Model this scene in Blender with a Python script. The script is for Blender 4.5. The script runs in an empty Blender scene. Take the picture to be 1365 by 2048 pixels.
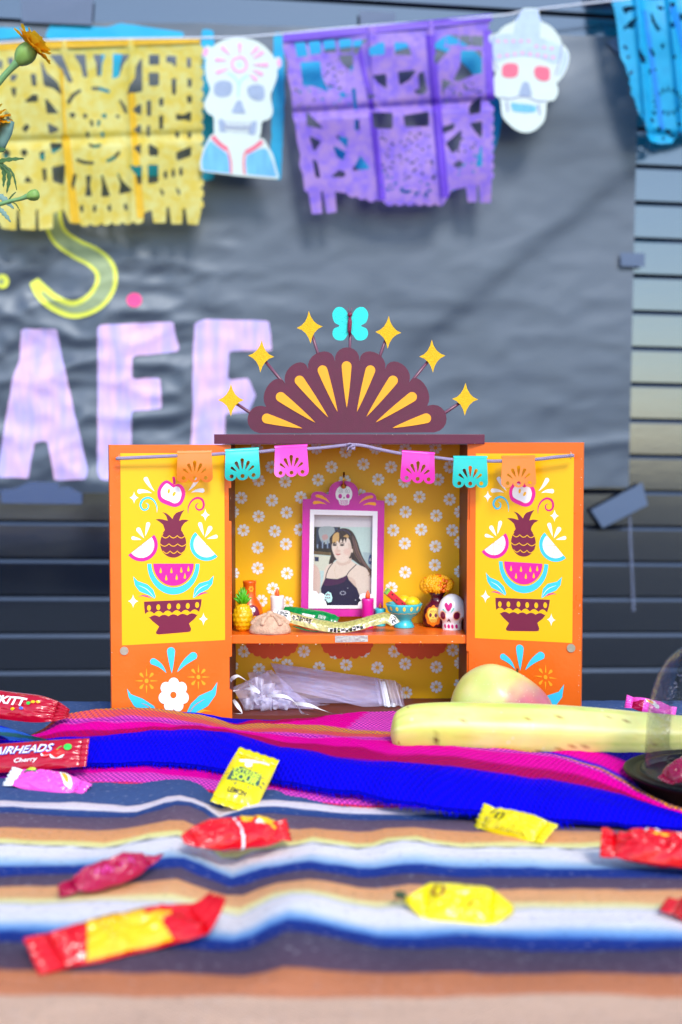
import bpy, bmesh, math, random
import numpy as np
from mathutils import Vector, Matrix, noise
from mathutils.geometry import tessellate_polygon

random.seed(7)
SC = bpy.context.scene
COL = SC.collection

# ---------------------------------------------------------------- camera
CAMZ = 1.03            # lens height above the pavement
HT = 0.28              # lens height above the table top
FPX = 2600.0           # focal length in pixels of the 1365 x 2048 photograph
TILT = math.atan(136.0 / FPX)
cam_data = bpy.data.cameras.new('camera')
cam = bpy.data.objects.new('camera', cam_data)
COL.objects.link(cam)
cam.location = (0, 0, CAMZ)
cam.rotation_euler = (math.radians(90) - TILT, 0, 0)
cam_data.sensor_fit = 'VERTICAL'
cam_data.sensor_height = 36.0
cam_data.lens = 36.0 * FPX / 2048.0
cam_data.clip_start = 0.02
cam_data.clip_end = 2000
cam_data.dof.use_dof = True
cam_data.dof.focus_distance = 1.265
cam_data.dof.aperture_fstop = 4.6
SC.camera = cam

# ---------------------------------------------------------------- sky, sun, exposure
SUN_EL, SUN_AZ = math.radians(41), math.radians(164)   # azimuth clockwise from +Y
world = bpy.data.worlds.new('World')
SC.world = world
world.use_nodes = True
wn = world.node_tree
wn.nodes.clear()
w_out = wn.nodes.new('ShaderNodeOutputWorld')
w_bg = wn.nodes.new('ShaderNodeBackground')
w_sky = wn.nodes.new('ShaderNodeTexSky')
w_sky.sky_type = 'NISHITA'
w_sky.sun_disc = False
w_sky.sun_elevation = SUN_EL
w_sky.sun_rotation = SUN_AZ
w_sky.air_density = 1.0
w_sky.dust_density = 0.4
w_sky.ozone_density = 1.0
w_bg.inputs['Strength'].default_value = 0.15
wn.links.new(w_sky.outputs[0], w_bg.inputs[0])
wn.links.new(w_bg.outputs[0], w_out.inputs[0])

sun_d = bpy.data.lights.new('sun', 'SUN')
sun_d.energy = 1.5
sun_d.angle = math.radians(16)
sun_d.color = (1.0, 0.95, 0.88)
sun = bpy.data.objects.new('sun', sun_d)
COL.objects.link(sun)
sd = Vector((math.sin(SUN_AZ) * math.cos(SUN_EL), math.cos(SUN_AZ) * math.cos(SUN_EL), math.sin(SUN_EL)))
sun.rotation_euler = sd.to_track_quat('Z', 'Y').to_euler()
sun.location = (0, -2, 4)

SC.view_settings.view_transform = 'Standard'
SC.view_settings.look = 'None'
SC.view_settings.exposure = 1.08
SC.view_settings.gamma = 1.0
SC.view_settings.use_curve_mapping = False
SC.render.engine = 'CYCLES'
SC.cycles.max_bounces = 10
SC.cycles.transparent_max_bounces = 16
SC.cycles.caustics_reflective = False
SC.cycles.caustics_refractive = False
SC.cycles.sample_clamp_indirect = 6.0

# ---------------------------------------------------------------- measuring: photograph pixel -> point in the place
CAMP = Vector((0, 0, CAMZ))
_f = Vector((0, math.cos(TILT), -math.sin(TILT)))
_u = Vector((0, math.sin(TILT), math.cos(TILT)))

def ray(px, py):
    return _f + Vector((1, 0, 0)) * ((px - 682.5) / FPX) + _u * (-(py - 1024.0) / FPX)

def P(px, py, Y):
    d = ray(px, py)
    return CAMP + d * (Y / d.y)

def Pz(px, py, h):
    """point at height h above the table top"""
    d = ray(px, py)
    return CAMP + d * ((h - HT) / d.z)

class Plane:
    def __init__(self, O, ex, ez):
        self.O = O.copy()
        self.ex = ex.normalized()
        self.n = self.ex.cross(ez).normalized()
        self.ez = self.n.cross(self.ex).normalized()
    def px(self, x, y, off=0.0):
        d = ray(x, y)
        t = ((self.O - CAMP).dot(self.n) + off) / d.dot(self.n)
        return CAMP + d * t
    def loc(self, x, y):
        v = self.px(x, y) - self.O
        return v.dot(self.ex), v.dot(self.ez)
    def at(self, a, b, off=0.0):
        return self.O + self.ex * a + self.ez * b + self.n * off

def lin(c):
    out = []
    for v in c:
        v = v / 255.0
        out.append(v / 12.92 if v <= 0.04045 else ((v + 0.055) / 1.055) ** 2.4)
    return out

# ---------------------------------------------------------------- materials
def mat(name, rgb, rough=0.5, spec=0.5, var=0.06, vscale=60.0, bump=0.0, bscale=300.0, metal=0.0,
        coat=0.0, translucent=0.0, alpha=1.0, rvar=0.0, ior=None, sheen=0.0, k=1.0, stretch=None, tint=None, rgb2=None):
    m = bpy.data.materials.new(name)
    m.use_nodes = True
    nt = m.node_tree
    b = nt.nodes['Principled BSDF']
    out = nt.nodes['Material Output']
    c = [v * k for v in lin(rgb)] + [1.0]
    b.inputs['Roughness'].default_value = rough
    b.inputs['Specular IOR Level'].default_value = spec
    b.inputs['Metallic'].default_value = metal
    if ior: b.inputs['IOR'].default_value = ior
    if tint: b.inputs['Specular Tint'].default_value = tint + (1,)
    b.inputs['Coat Weight'].default_value = coat
    b.inputs['Coat Roughness'].default_value = 0.12
    b.inputs['Sheen Weight'].default_value = sheen
    b.inputs['Base Color'].default_value = c
    tc = nt.nodes.new('ShaderNodeTexCoord')
    src = tc.outputs['Object']
    if stretch:
        mp = nt.nodes.new('ShaderNodeMapping')
        mp.inputs['Scale'].default_value = stretch
        nt.links.new(src, mp.inputs[0]); src = mp.outputs[0]
    colour = None
    if var > 0 or rgb2:
        nz = nt.nodes.new('ShaderNodeTexNoise')
        nz.inputs['Scale'].default_value = vscale
        nz.inputs['Detail'].default_value = 6
        nt.links.new(src, nz.inputs['Vector'])
        mx = nt.nodes.new('ShaderNodeMix'); mx.data_type = 'RGBA'
        lo = [v * (1 - var * 1.6) for v in c[:3]] + [1]
        hi = [min(0.95, v * (1 + var * 1.2) + var * 0.01) for v in c[:3]] + [1]
        if rgb2: lo = c; hi = lin(rgb2) + [1]
        mx.inputs[6].default_value = lo; mx.inputs[7].default_value = hi
        if rgb2:
            rg = nt.nodes.new('ShaderNodeMapRange'); rg.inputs[1].default_value = 0.36; rg.inputs[2].default_value = 0.64
            nt.links.new(nz.outputs['Fac'], rg.inputs[0]); nt.links.new(rg.outputs[0], mx.inputs[0])
        else:
            nt.links.new(nz.outputs['Fac'], mx.inputs[0])
        colour = mx.outputs[2]
        nt.links.new(colour, b.inputs['Base Color'])
        if rvar > 0:
            mr = nt.nodes.new('ShaderNodeMapRange')
            mr.inputs[1].default_value = 0.3; mr.inputs[2].default_value = 0.7
            mr.inputs[3].default_value = max(0.02, rough - rvar); mr.inputs[4].default_value = min(1, rough + rvar)
            nt.links.new(nz.outputs['Fac'], mr.inputs[0])
            nt.links.new(mr.outputs[0], b.inputs['Roughness'])
    if bump > 0:
        n2 = nt.nodes.new('ShaderNodeTexNoise')
        n2.inputs['Scale'].default_value = bscale
        n2.inputs['Detail'].default_value = 5
        nt.links.new(src, n2.inputs['Vector'])
        bp = nt.nodes.new('ShaderNodeBump')
        bp.inputs['Strength'].default_value = bump
        bp.inputs['Distance'].default_value = 0.002
        nt.links.new(n2.outputs['Fac'], bp.inputs['Height'])
        nt.links.new(bp.outputs[0], b.inputs['Normal'])
    last = b.outputs[0]
    if translucent > 0:
        tr = nt.nodes.new('ShaderNodeBsdfTranslucent')
        tr.inputs[0].default_value = c
        if colour: nt.links.new(colour, tr.inputs[0])
        mxs = nt.nodes.new('ShaderNodeMixShader'); mxs.inputs[0].default_value = translucent
        nt.links.new(last, mxs.inputs[1]); nt.links.new(tr.outputs[0], mxs.inputs[2])
        last = mxs.outputs[0]
    if alpha < 1:
        tp = nt.nodes.new('ShaderNodeBsdfTransparent')
        mxs = nt.nodes.new('ShaderNodeMixShader'); mxs.inputs[0].default_value = alpha
        nt.links.new(tp.outputs[0], mxs.inputs[1]); nt.links.new(last, mxs.inputs[2])
        last = mxs.outputs[0]
    nt.links.new(last, out.inputs[0])
    return m

def clear_plastic(name, tint, rough=0.03, ior=1.5):
    m = bpy.data.materials.new(name); m.use_nodes = True
    nt = m.node_tree; nt.nodes.clear()
    out = nt.nodes.new('ShaderNodeOutputMaterial')
    tp = nt.nodes.new('ShaderNodeBsdfTransparent'); tp.inputs[0].default_value = tint + (1,)
    gl = nt.nodes.new('ShaderNodeBsdfGlossy'); gl.inputs['Roughness'].default_value = rough
    fr = nt.nodes.new('ShaderNodeFresnel'); fr.inputs[0].default_value = ior
    nz = nt.nodes.new('ShaderNodeTexNoise'); nz.inputs['Scale'].default_value = 14
    bp = nt.nodes.new('ShaderNodeBump'); bp.inputs['Strength'].default_value = 0.3; bp.inputs['Distance'].default_value = 0.006
    nt.links.new(nz.outputs[0], bp.inputs['Height'])
    nt.links.new(bp.outputs[0], gl.inputs['Normal'])
    mx = nt.nodes.new('ShaderNodeMixShader')
    fm = nt.nodes.new('ShaderNodeMath'); fm.operation = 'MULTIPLY'; fm.inputs[1].default_value = 0.55
    nt.links.new(fr.outputs[0], fm.inputs[0]); nt.links.new(fm.outputs[0], mx.inputs[0]); nt.links.new(tp.outputs[0], mx.inputs[1]); nt.links.new(gl.outputs[0], mx.inputs[2])
    nt.links.new(mx.outputs[0], out.inputs[0])
    return m

def cloth_attr(name, weave, thread_dark, rough=0.9, speck=0.0, bump=0.35):
    """woven cloth: stripe colour from the mesh, threads and flecks from UV"""
    m = bpy.data.materials.new(name); m.use_nodes = True
    nt = m.node_tree; b = nt.nodes['Principled BSDF']
    b.inputs['Roughness'].default_value = rough
    b.inputs['Specular IOR Level'].default_value = 0.04
    b.inputs['Sheen Weight'].default_value = 0.0
    at = nt.nodes.new('ShaderNodeAttribute'); at.attribute_name = 'stripe'
    uv = nt.nodes.new('ShaderNodeUVMap'); uv.uv_map = 'UVMap'
    nzw = nt.nodes.new('ShaderNodeTexNoise'); nzw.inputs['Scale'].default_value = 60
    nt.links.new(uv.outputs[0], nzw.inputs['Vector'])
    sep = nt.nodes.new('ShaderNodeSeparateXYZ')
    nt.links.new(uv.outputs[0], sep.inputs[0])
    def wave(a, bcoef, scale):
        m1 = nt.nodes.new('ShaderNodeMath'); m1.operation = 'MULTIPLY'; m1.inputs[1].default_value = a * scale
        nt.links.new(sep.outputs[0], m1.inputs[0])
        m2 = nt.nodes.new('ShaderNodeMath'); m2.operation = 'MULTIPLY_ADD'; m2.inputs[1].default_value = bcoef * scale
        nt.links.new(sep.outputs[1], m2.inputs[0]); nt.links.new(m1.outputs[0], m2.inputs[2])
        m3 = nt.nodes.new('ShaderNodeMath'); m3.operation = 'SINE'
        nt.links.new(m2.outputs[0], m3.inputs[0])
        return m3.outputs[0]
    wa = wave(1, 0.0, weave); wb = wave(0.0, 1, weave)
    pr = nt.nodes.new('ShaderNodeMath'); pr.operation = 'MULTIPLY'
    nt.links.new(wa, pr.inputs[0]); nt.links.new(wb, pr.inputs[1])
    mr = nt.nodes.new('ShaderNodeMapRange')
    mr.inputs[1].default_value = -0.35; mr.inputs[2].default_value = 0.35
    nt.links.new(pr.outputs[0], mr.inputs[0])
    wv = nt.nodes.new('ShaderNodeMath'); wv.operation = 'MULTIPLY'
    nt.links.new(mr.outputs[0], wv.inputs[0]); nt.links.new(at.outputs['Alpha'], wv.inputs[1])
    mx = nt.nodes.new('ShaderNodeMix'); mx.data_type = 'RGBA'
    nt.links.new(at.outputs['Color'], mx.inputs[6])
    mx.inputs[7].default_value = thread_dark + (1,)
    nt.links.new(wv.outputs[0], mx.inputs[0])
    col = mx.outputs[2]
    if speck > 0:
        n3 = nt.nodes.new('ShaderNodeTexNoise'); n3.inputs['Scale'].default_value = 420; n3.inputs['Detail'].default_value = 3
        mp = nt.nodes.new('ShaderNodeMapping'); mp.inputs['Scale'].default_value = (0.45, 1, 1)
        nt.links.new(uv.outputs[0], mp.inputs[0]); nt.links.new(mp.outputs[0], n3.inputs['Vector'])
        r3 = nt.nodes.new('ShaderNodeMapRange'); r3.inputs[1].default_value = 0.62; r3.inputs[2].default_value = 0.72
        r3.inputs[4].default_value = speck
        nt.links.new(n3.outputs[0], r3.inputs[0])
        m4 = nt.nodes.new('ShaderNodeMix'); m4.data_type = 'RGBA'
        nt.links.new(r3.outputs[0], m4.inputs[0]); nt.links.new(col, m4.inputs[6])
        m4.inputs[7].default_value = (0.55, 0.55, 0.6, 1)
        r5 = nt.nodes.new('ShaderNodeMapRange'); r5.inputs[1].default_value = 0.42; r5.inputs[2].default_value = 0.3
        r5.inputs[4].default_value = speck * 0.9
        nt.links.new(n3.outputs[0], r5.inputs[0])
        m5 = nt.nodes.new('ShaderNodeMix'); m5.data_type = 'RGBA'
        nt.links.new(r5.outputs[0], m5.inputs[0]); nt.links.new(m4.outputs[2], m5.inputs[6])
        m5.inputs[7].default_value = (0.03, 0.03, 0.05, 1)
        col = m5.outputs[2]
    nt.links.new(col, b.inputs['Base Color'])
    nf = nt.nodes.new('ShaderNodeTexNoise'); nf.inputs['Scale'].default_value = 900
    nt.links.new(uv.outputs[0], nf.inputs['Vector'])
    ad = nt.nodes.new('ShaderNodeMath'); ad.operation = 'MULTIPLY_ADD'; ad.inputs[1].default_value = 0.5
    nt.links.new(pr.outputs[0], ad.inputs[0]); nt.links.new(nf.outputs[0], ad.inputs[2])
    bp = nt.nodes.new('ShaderNodeBump'); bp.inputs['Strength'].default_value = bump; bp.inputs['Distance'].default_value = 0.0012
    nt.links.new(ad.outputs[0], bp.inputs['Height']); nt.links.new(bp.outputs[0], b.inputs['Normal'])
    return m

# ---------------------------------------------------------------- objects
def empty(name, loc, label=None, cat=None, group=None, kind=None):
    o = bpy.data.objects.new(name, None)
    o.empty_display_size = 0.02
    COL.objects.link(o)
    o.location = loc
    tag(o, label, cat, group, kind)
    return o

def tag(o, label=None, cat=None, group=None, kind=None):
    if label: o['label'] = label
    if cat: o['category'] = cat
    if group: o['group'] = group
    if kind: o['kind'] = kind
    return o

def origin_of(o):
    v = Vector((0, 0, 0))
    while o is not None:
        v += o.location
        o = o.parent
    return v

class MB:
    def __init__(self):
        self.v = []; self.f = []; self.m = []; self.s = []; self.mats = []
        self.cols = None; self.uvs = None
    def mi(self, m):
        if m not in self.mats: self.mats.append(m)
        return self.mats.index(m)
    def add(self, vs, fs, m, smooth=True):
        o = len(self.v); i = self.mi(m)
        self.v.extend(Vector(p) for p in vs)
        for f in fs:
            self.f.append(tuple(o + k for k in f)); self.m.append(i); self.s.append(smooth)
    def poly(self, loops, fn, m, thick=0.0, off=0.0):
        """flat outline (first loop) with optional holes, mapped by fn(x, y, offset)"""
        if loops and not isinstance(loops[0][0], (tuple, list)): loops = [loops]
        flat = [p for l in loops for p in l]
        tris = tessellate_polygon([[Vector((p[0], p[1], 0)) for p in l] for l in loops])
        front = [fn(p[0], p[1], off + thick) for p in flat]
        want = None
        fs = []
        for t in tris:
            fs.append(tuple(t))
        # orient towards fn's offset direction
        if fs:
            t = fs[0]
            nn = (front[t[1]] - front[t[0]]).cross(front[t[2]] - front[t[0]])
            dirv = fn(flat[t[0]][0], flat[t[0]][1], off + thick + 0.01) - front[t[0]]
            if nn.dot(dirv) < 0: fs = [f[::-1] for f in fs]
        self.add(front, fs, m, False)
        if thick > 0:
            back = [fn(p[0], p[1], off) for p in flat]
            self.add(back, [f[::-1] for f in fs], m, False)
            o = 0
            for l in loops:
                n = len(l)
                vs = front[o:o + n] + back[o:o + n]
                self.add(vs, [(i, (i + 1) % n, n + (i + 1) % n, n + i) for i in range(n)], m, False)
                o += n
    def box(self, c, sx, sy, sz, m, ax=None, bev=0.0):
        ax = ax or (Vector((1, 0, 0)), Vector((0, 1, 0)), Vector((0, 0, 1)))
        bm = bmesh.new()
        bmesh.ops.create_cube(bm, size=1.0)
        for v in bm.verts: v.co = Vector((v.co.x * sx, v.co.y * sy, v.co.z * sz))
        if bev > 0:
            bmesh.ops.bevel(bm, geom=list(bm.edges), offset=bev, segments=2, affect='EDGES', profile=0.7)
        self.add([c + ax[0] * v.co.x + ax[1] * v.co.y + ax[2] * v.co.z for v in bm.verts],
                 [[v.index for v in f.verts] for f in bm.faces], m, False)
        bm.free()
    def tube(self, pts, r, m, n=8, caps=True):
        pts = [Vector(p) for p in pts]
        rs = r if isinstance(r, (list, tuple)) else [r] * len(pts)
        vs = []; fs = []
        up = Vector((0.13, 0.2, 0.97))
        for i, p in enumerate(pts):
            t = (pts[min(i + 1, len(pts) - 1)] - pts[max(i - 1, 0)])
            if t.length < 1e-9: t = Vector((0, 0, 1))
            t.normalize()
            a = t.cross(up)
            if a.length < 0.1: a = t.cross(Vector((1, 0, 0)))
            a.normalize(); b = t.cross(a)
            for k in range(n):
                w = 2 * math.pi * k / n
                vs.append(p + (a * math.cos(w) + b * math.sin(w)) * rs[i])
        for i in range(len(pts) - 1):
            for k in range(n):
                fs.append((i * n + k, i * n + (k + 1) % n, (i + 1) * n + (k + 1) % n, (i + 1) * n + k))
        if caps:
            fs.append(tuple(range(n))[::-1]); fs.append(tuple((len(pts) - 1) * n + k for k in range(n)))
        self.add(vs, fs, m, True)
    def lathe(self, c, prof, m, n=32, squash=1.0, disp=None, matfn=None):
        """prof: (radius, height) bottom to top"""
        vs = []; fs = []; ms = []
        for i, (r, z) in enumerate(prof):
            for k in range(n):
                w = 2 * math.pi * k / n
                p = Vector((r * math.cos(w), r * math.sin(w) * squash, z))
                if disp: p = disp(p, w, i)
                vs.append(c + p)
        for i in range(len(prof) - 1):
            for k in range(n):
                fs.append((i * n + k, i * n + (k + 1) % n, (i + 1) * n + (k + 1) % n, (i + 1) * n + k))
        fs.append(tuple(range(n))[::-1]); fs.append(tuple((len(prof) - 1) * n + k for k in range(n)))
        self.add(vs, fs, m, True)
    def ball(self, c, rx, ry, rz, m, nu=20, nv=12, ax=None, disp=None):
        ax = ax or (Vector((1, 0, 0)), Vector((0, 1, 0)), Vector((0, 0, 1)))
        vs = []; fs = []
        for j in range(nv + 1):
            th = math.pi * j / nv
            for k in range(nu):
                w = 2 * math.pi * k / nu
                d = Vector((math.sin(th) * math.cos(w), math.sin(th) * math.sin(w), -math.cos(th)))
                e = disp(d) if disp else 1.0
                p = Vector((d.x * rx, d.y * ry, d.z * rz)) * e
                vs.append(c + ax[0] * p.x + ax[1] * p.y + ax[2] * p.z)
        for j in range(nv):
            for k in range(nu):
                a, b_, c_, d_ = j * nu + k, j * nu + (k + 1) % nu, (j + 1) * nu + (k + 1) % nu, (j + 1) * nu + k
                if j == 0: fs.append((a, c_, d_))
                elif j == nv - 1: fs.append((a, b_, d_))
                else: fs.append((a, b_, c_, d_))
        self.add(vs, fs, m, True)
    def grid(self, fn, us, vs_, m, smooth=True, keep=None):
        nu, nv = len(us), len(vs_)
        pts = [fn(u, v) for u in us for v in vs_]
        fs = []
        for i in range(nu - 1):
            for j in range(nv - 1):
                fs.append((i * nv + j, (i + 1) * nv + j, (i + 1) * nv + j + 1, i * nv + j + 1))
        self.add(pts, fs, m, smooth)
    def mask(self, f, box, step, fn, m, off=0.0, smooth=True):
        """sheet where f(X, Y) > 0 with clean cut edges; fn(x, y, off) places it"""
        x0, y0, x1, y1 = box
        xs = np.arange(x0, x1 + step, step); ys = np.arange(y0, y1 + step, step)
        X, Y = np.meshgrid(xs, ys, indexing='ij')
        F = f(X, Y)
        F = np.where(np.abs(F) < 1e-4, -1e-4, F)
        idx = {}; pts = []; fs = []
        def corner(i, j):
            k = (0, i, j)
            if k not in idx:
                idx[k] = len(pts); pts.append(fn(xs[i], ys[j], off))
            return idx[k]
        def edge(i, j, a, b):
            k = (1, min((i, j), (a, b)), max((i, j), (a, b)))
            if k not in idx:
                t = F[i, j] / (F[i, j] - F[a, b])
                idx[k] = len(pts)
                pts.append(fn(xs[i] + (xs[a] - xs[i]) * t, ys[j] + (ys[b] - ys[j]) * t, off))
            return idx[k]
        for i in range(len(xs) - 1):
            for j in range(len(ys) - 1):
                cs = [(i, j), (i, j + 1), (i + 1, j + 1), (i + 1, j)]
                ins = [F[c] > 0 for c in cs]
                if not any(ins): continue
                if all(ins): fs.append([corner(*c) for c in cs]); continue
                out = []
                for k in range(4):
                    a, b = cs[k], cs[(k + 1) % 4]
                    if ins[k]: out.append(corner(*a))
                    if ins[k] != ins[(k + 1) % 4]: out.append(edge(a[0], a[1], b[0], b[1]))
                if len(out) >= 3: fs.append(out)
        self.add(pts, fs, m, smooth)
    def fit(self, pts, fn, m, thick=0.0, off=0.0, n=16):
        """outline laid on a curved surface: cut into small faces so that it follows the curve"""
        xs = [p[0] for p in pts]; ys = [p[1] for p in pts]
        x0, x1, y0, y1 = min(xs), max(xs), min(ys), max(ys); w = x1 - x0 or 1e-6; h = y1 - y0 or 1e-6
        q = [((p[0] - x0) / w, (p[1] - y0) / h) for p in pts]
        self.mask(lambda X, Y: sd_poly(X, Y, q) + 0.004, (-0.02, -0.02, 1.02, 1.02), 1.0 / n, lambda x, y, o: fn(x0 + x * w, y0 + y * h, o), m, off)
    def build(self, name, parent=None, loc=None):
        if parent is not None: o0 = origin_of(parent)
        elif loc is not None: o0 = Vector(loc)
        else: o0 = Vector((0, 0, 0))
        me = bpy.data.meshes.new(name)
        me.from_pydata([tuple(p - o0) for p in self.v], [], self.f)
        for m in self.mats: me.materials.append(m)
        me.polygons.foreach_set('material_index', self.m)
        me.polygons.foreach_set('use_smooth', self.s)
        if self.uvs is not None:
            uvl = me.uv_layers.new(name='UVMap')
            li = np.zeros(len(me.loops), dtype=np.int32); me.loops.foreach_get('vertex_index', li)
            uvl.data.foreach_set('uv', np.array(self.uvs, dtype=np.float32)[li].ravel())
        if self.cols is not None:
            ca = me.color_attributes.new('stripe', 'FLOAT_COLOR', 'POINT')
            ca.data.foreach_set('color', np.array(self.cols, dtype=np.float32).ravel())
        me.update()
        o = bpy.data.objects.new(name, me)
        COL.objects.link(o)
        if parent is not None: o.parent = parent
        else: o.location = o0
        return o

# ---------------------------------------------------------------- outlines
def ell(cx, cy, rx, ry, rot=0.0, n=20):
    c, s = math.cos(rot), math.sin(rot)
    return [(cx + rx * math.cos(t) * c - ry * math.sin(t) * s, cy + rx * math.cos(t) * s + ry * math.sin(t) * c)
            for t in (2 * math.pi * k / n for k in range(n))]

def arc_fan(cx, cy, rx, ry, a0, a1, n=20):
    return [(cx + rx * math.cos(a0 + (a1 - a0) * k / n), cy + ry * math.sin(a0 + (a1 - a0) * k / n)) for k in range(n + 1)]

def tear(x0, y0, r, x1, y1, bend=0.0, n=12):
    """drop: round end at (x0, y0), tip at (x1, y1)"""
    a = math.atan2(y1 - y0, x1 - x0); L = math.hypot(x1 - x0, y1 - y0)
    nx, ny = -math.sin(a), math.cos(a)
    pts = []
    m = 8
    for k in range(n + 1):
        w = a + math.pi / 2 + math.pi * k / n
        pts.append((x0 + r * math.cos(w), y0 + r * math.sin(w)))
    for k in range(1, m):
        t = k / m; wv = -r * (1 - t) ** 0.9 * (1 + 0.25 * t)
        cx, cy = x0 + (x1 - x0) * t + nx * bend * math.sin(math.pi * t), y0 + (y1 - y0) * t + ny * bend * math.sin(math.pi * t)
        pts.append((cx + nx * wv, cy + ny * wv))
    pts.append((x1, y1))
    for k in range(m - 1, 0, -1):
        t = k / m; wv = r * (1 - t) ** 0.9 * (1 + 0.25 * t)
        cx, cy = x0 + (x1 - x0) * t + nx * bend * math.sin(math.pi * t), y0 + (y1 - y0) * t + ny * bend * math.sin(math.pi * t)
        pts.append((cx + nx * wv, cy + ny * wv))
    return pts

def star4(cx, cy, rx, ry, pinch=0.17):
    pts = []
    tips = [(0, -ry), (rx, 0), (0, ry), (-rx, 0)]
    for k in range(4):
        a = tips[k]; b = tips[(k + 1) % 4]
        mx, my = (a[0] + b[0]) * pinch, (a[1] + b[1]) * pinch
        for t in (0, 0.25, 0.5, 0.75):
            u = 1 - t
            pts.append((cx + a[0] * u * u + 2 * u * t * mx + b[0] * t * t, cy + a[1] * u * u + 2 * u * t * my + b[1] * t * t))
    return pts

def catmull(pts, n=6, closed=False):
    out = []
    N = len(pts)
    for i in range(N if closed else N - 1):
        p = [pts[(i + k) % N] if closed else pts[max(0, min(N - 1, i + k))] for k in (-1, 0, 1, 2)]
        for k in range(n):
            t = k / n
            out.append(tuple(0.5 * (2 * p[1][d] + (p[2][d] - p[0][d]) * t + (2 * p[0][d] - 5 * p[1][d] + 4 * p[2][d] - p[3][d]) * t * t
                                    + (3 * p[1][d] - p[0][d] - 3 * p[2][d] + p[3][d]) * t ** 3) for d in range(len(p[1]))))
    if not closed: out.append(tuple(pts[-1]))
    return out

def stroke(pts, w, n=5):
    """ribbon outline along pts; w number or list of widths"""
    ws = w if isinstance(w, (list, tuple)) else [w] * len(pts)
    q = catmull([(p[0], p[1], ws[i]) for i, p in enumerate(pts)], n)
    L, R = [], []
    for i, p in enumerate(q):
        a = q[max(0, i - 1)]; b = q[min(len(q) - 1, i + 1)]
        dx, dy = b[0] - a[0], b[1] - a[1]; d = math.hypot(dx, dy) or 1
        h = max(1e-6, p[2]) / 2
        L.append((p[0] - dy / d * h, p[1] + dx / d * h)); R.append((p[0] + dy / d * h, p[1] - dx / d * h))
    return L + R[::-1]

def quads_of(outline):
    n = len(outline) // 2
    return outline

def shift(pts, k, ox, oy):
    return [(p[0] * k + ox, p[1] * k + oy) for p in pts]

def sd_poly(X, Y, pts):
    """signed field: positive inside"""
    d = np.full(X.shape, 1e9); ins = np.zeros(X.shape, dtype=bool)
    n = len(pts)
    for i in range(n):
        ax, ay = pts[i]; bx, by = pts[(i + 1) % n]
        ex, ey = bx - ax, by - ay
        L = ex * ex + ey * ey + 1e-12
        t = np.clip(((X - ax) * ex + (Y - ay) * ey) / L, 0, 1)
        d = np.minimum(d, np.hypot(X - ax - ex * t, Y - ay - ey * t))
        if abs(ey) > 1e-12:
            c = ((ay > Y) != (by > Y)) & (X < ex * (Y - ay) / ey + ax)
            ins ^= c
    return np.where(ins, d, -d)

def sd_union(X, Y, polys):
    f = np.full(X.shape, -1e9)
    for p in polys: f = np.maximum(f, sd_poly(X, Y, p))
    return f

def cut(outer, holes, grow=0.0):
    def f(X, Y):
        F = sd_union(X, Y, outer)
        for h in holes: F = np.minimum(F, -sd_poly(X, Y, h) - grow)
        return F
    return f

def rect(x0, y0, x1, y1): return [(x0, y0), (x1, y0), (x1, y1), (x0, y1)]

def text2d(s, size=1.0, shear=0.0, bold=0.0):
    cu = bpy.data.curves.new('lettering', 'FONT')
    cu.body = s; cu.size = size; cu.shear = shear; cu.offset = bold; cu.align_x = 'CENTER'; cu.align_y = 'CENTER'
    cu.resolution_u = 3
    o = bpy.data.objects.new('lettering', cu); COL.objects.link(o)
    dg = bpy.context.evaluated_depsgraph_get()
    me = o.evaluated_get(dg).to_mesh()
    vs = [(v.co.x, v.co.y) for v in me.vertices]; fs = [tuple(p.vertices) for p in me.polygons]
    o.evaluated_get(dg).to_mesh_clear()
    bpy.data.objects.remove(o); bpy.data.curves.remove(cu)
    return vs, fs

def lerp_table(t, x):
    if x <= t[0][0]: return t[0][1]
    for i in range(len(t) - 1):
        if x <= t[i + 1][0]:
            a = (x - t[i][0]) / (t[i + 1][0] - t[i][0]); a = a * a * (3 - 2 * a)
            return t[i][1] * (1 - a) + t[i + 1][1] * a
    return t[-1][1]

def ribbon(self, outline, fn, m, off=0.0):
    n = len(outline) // 2
    vs = [fn(p[0], p[1], off) for p in outline]
    fs = [(i, i + 1, 2 * n - 2 - i, 2 * n - 1 - i) for i in range(n - 1)]
    a = (vs[fs[0][1]] - vs[fs[0][0]]).cross(vs[fs[0][3]] - vs[fs[0][0]])
    d = fn(outline[0][0], outline[0][1], off + 0.01) - vs[0]
    if a.dot(d) < 0: fs = [f[::-1] for f in fs]
    self.add(vs, fs, m, False)
MB.ribbon = ribbon

TZ = CAMZ - HT     # table top height

# ================================================================ ground
m_ground = mat('asphalt', (44, 44, 47), 0.85, 0.3, 0.2, 8.0, 0.5, 90)
g = MB()
g.add([(-60, -60, 0), (60, -60, 0), (60, 60, 0), (-60, 60, 0)], [(0, 1, 2, 3)], m_ground, False)
tag(g.build('ground'), kind='structure')

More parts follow.
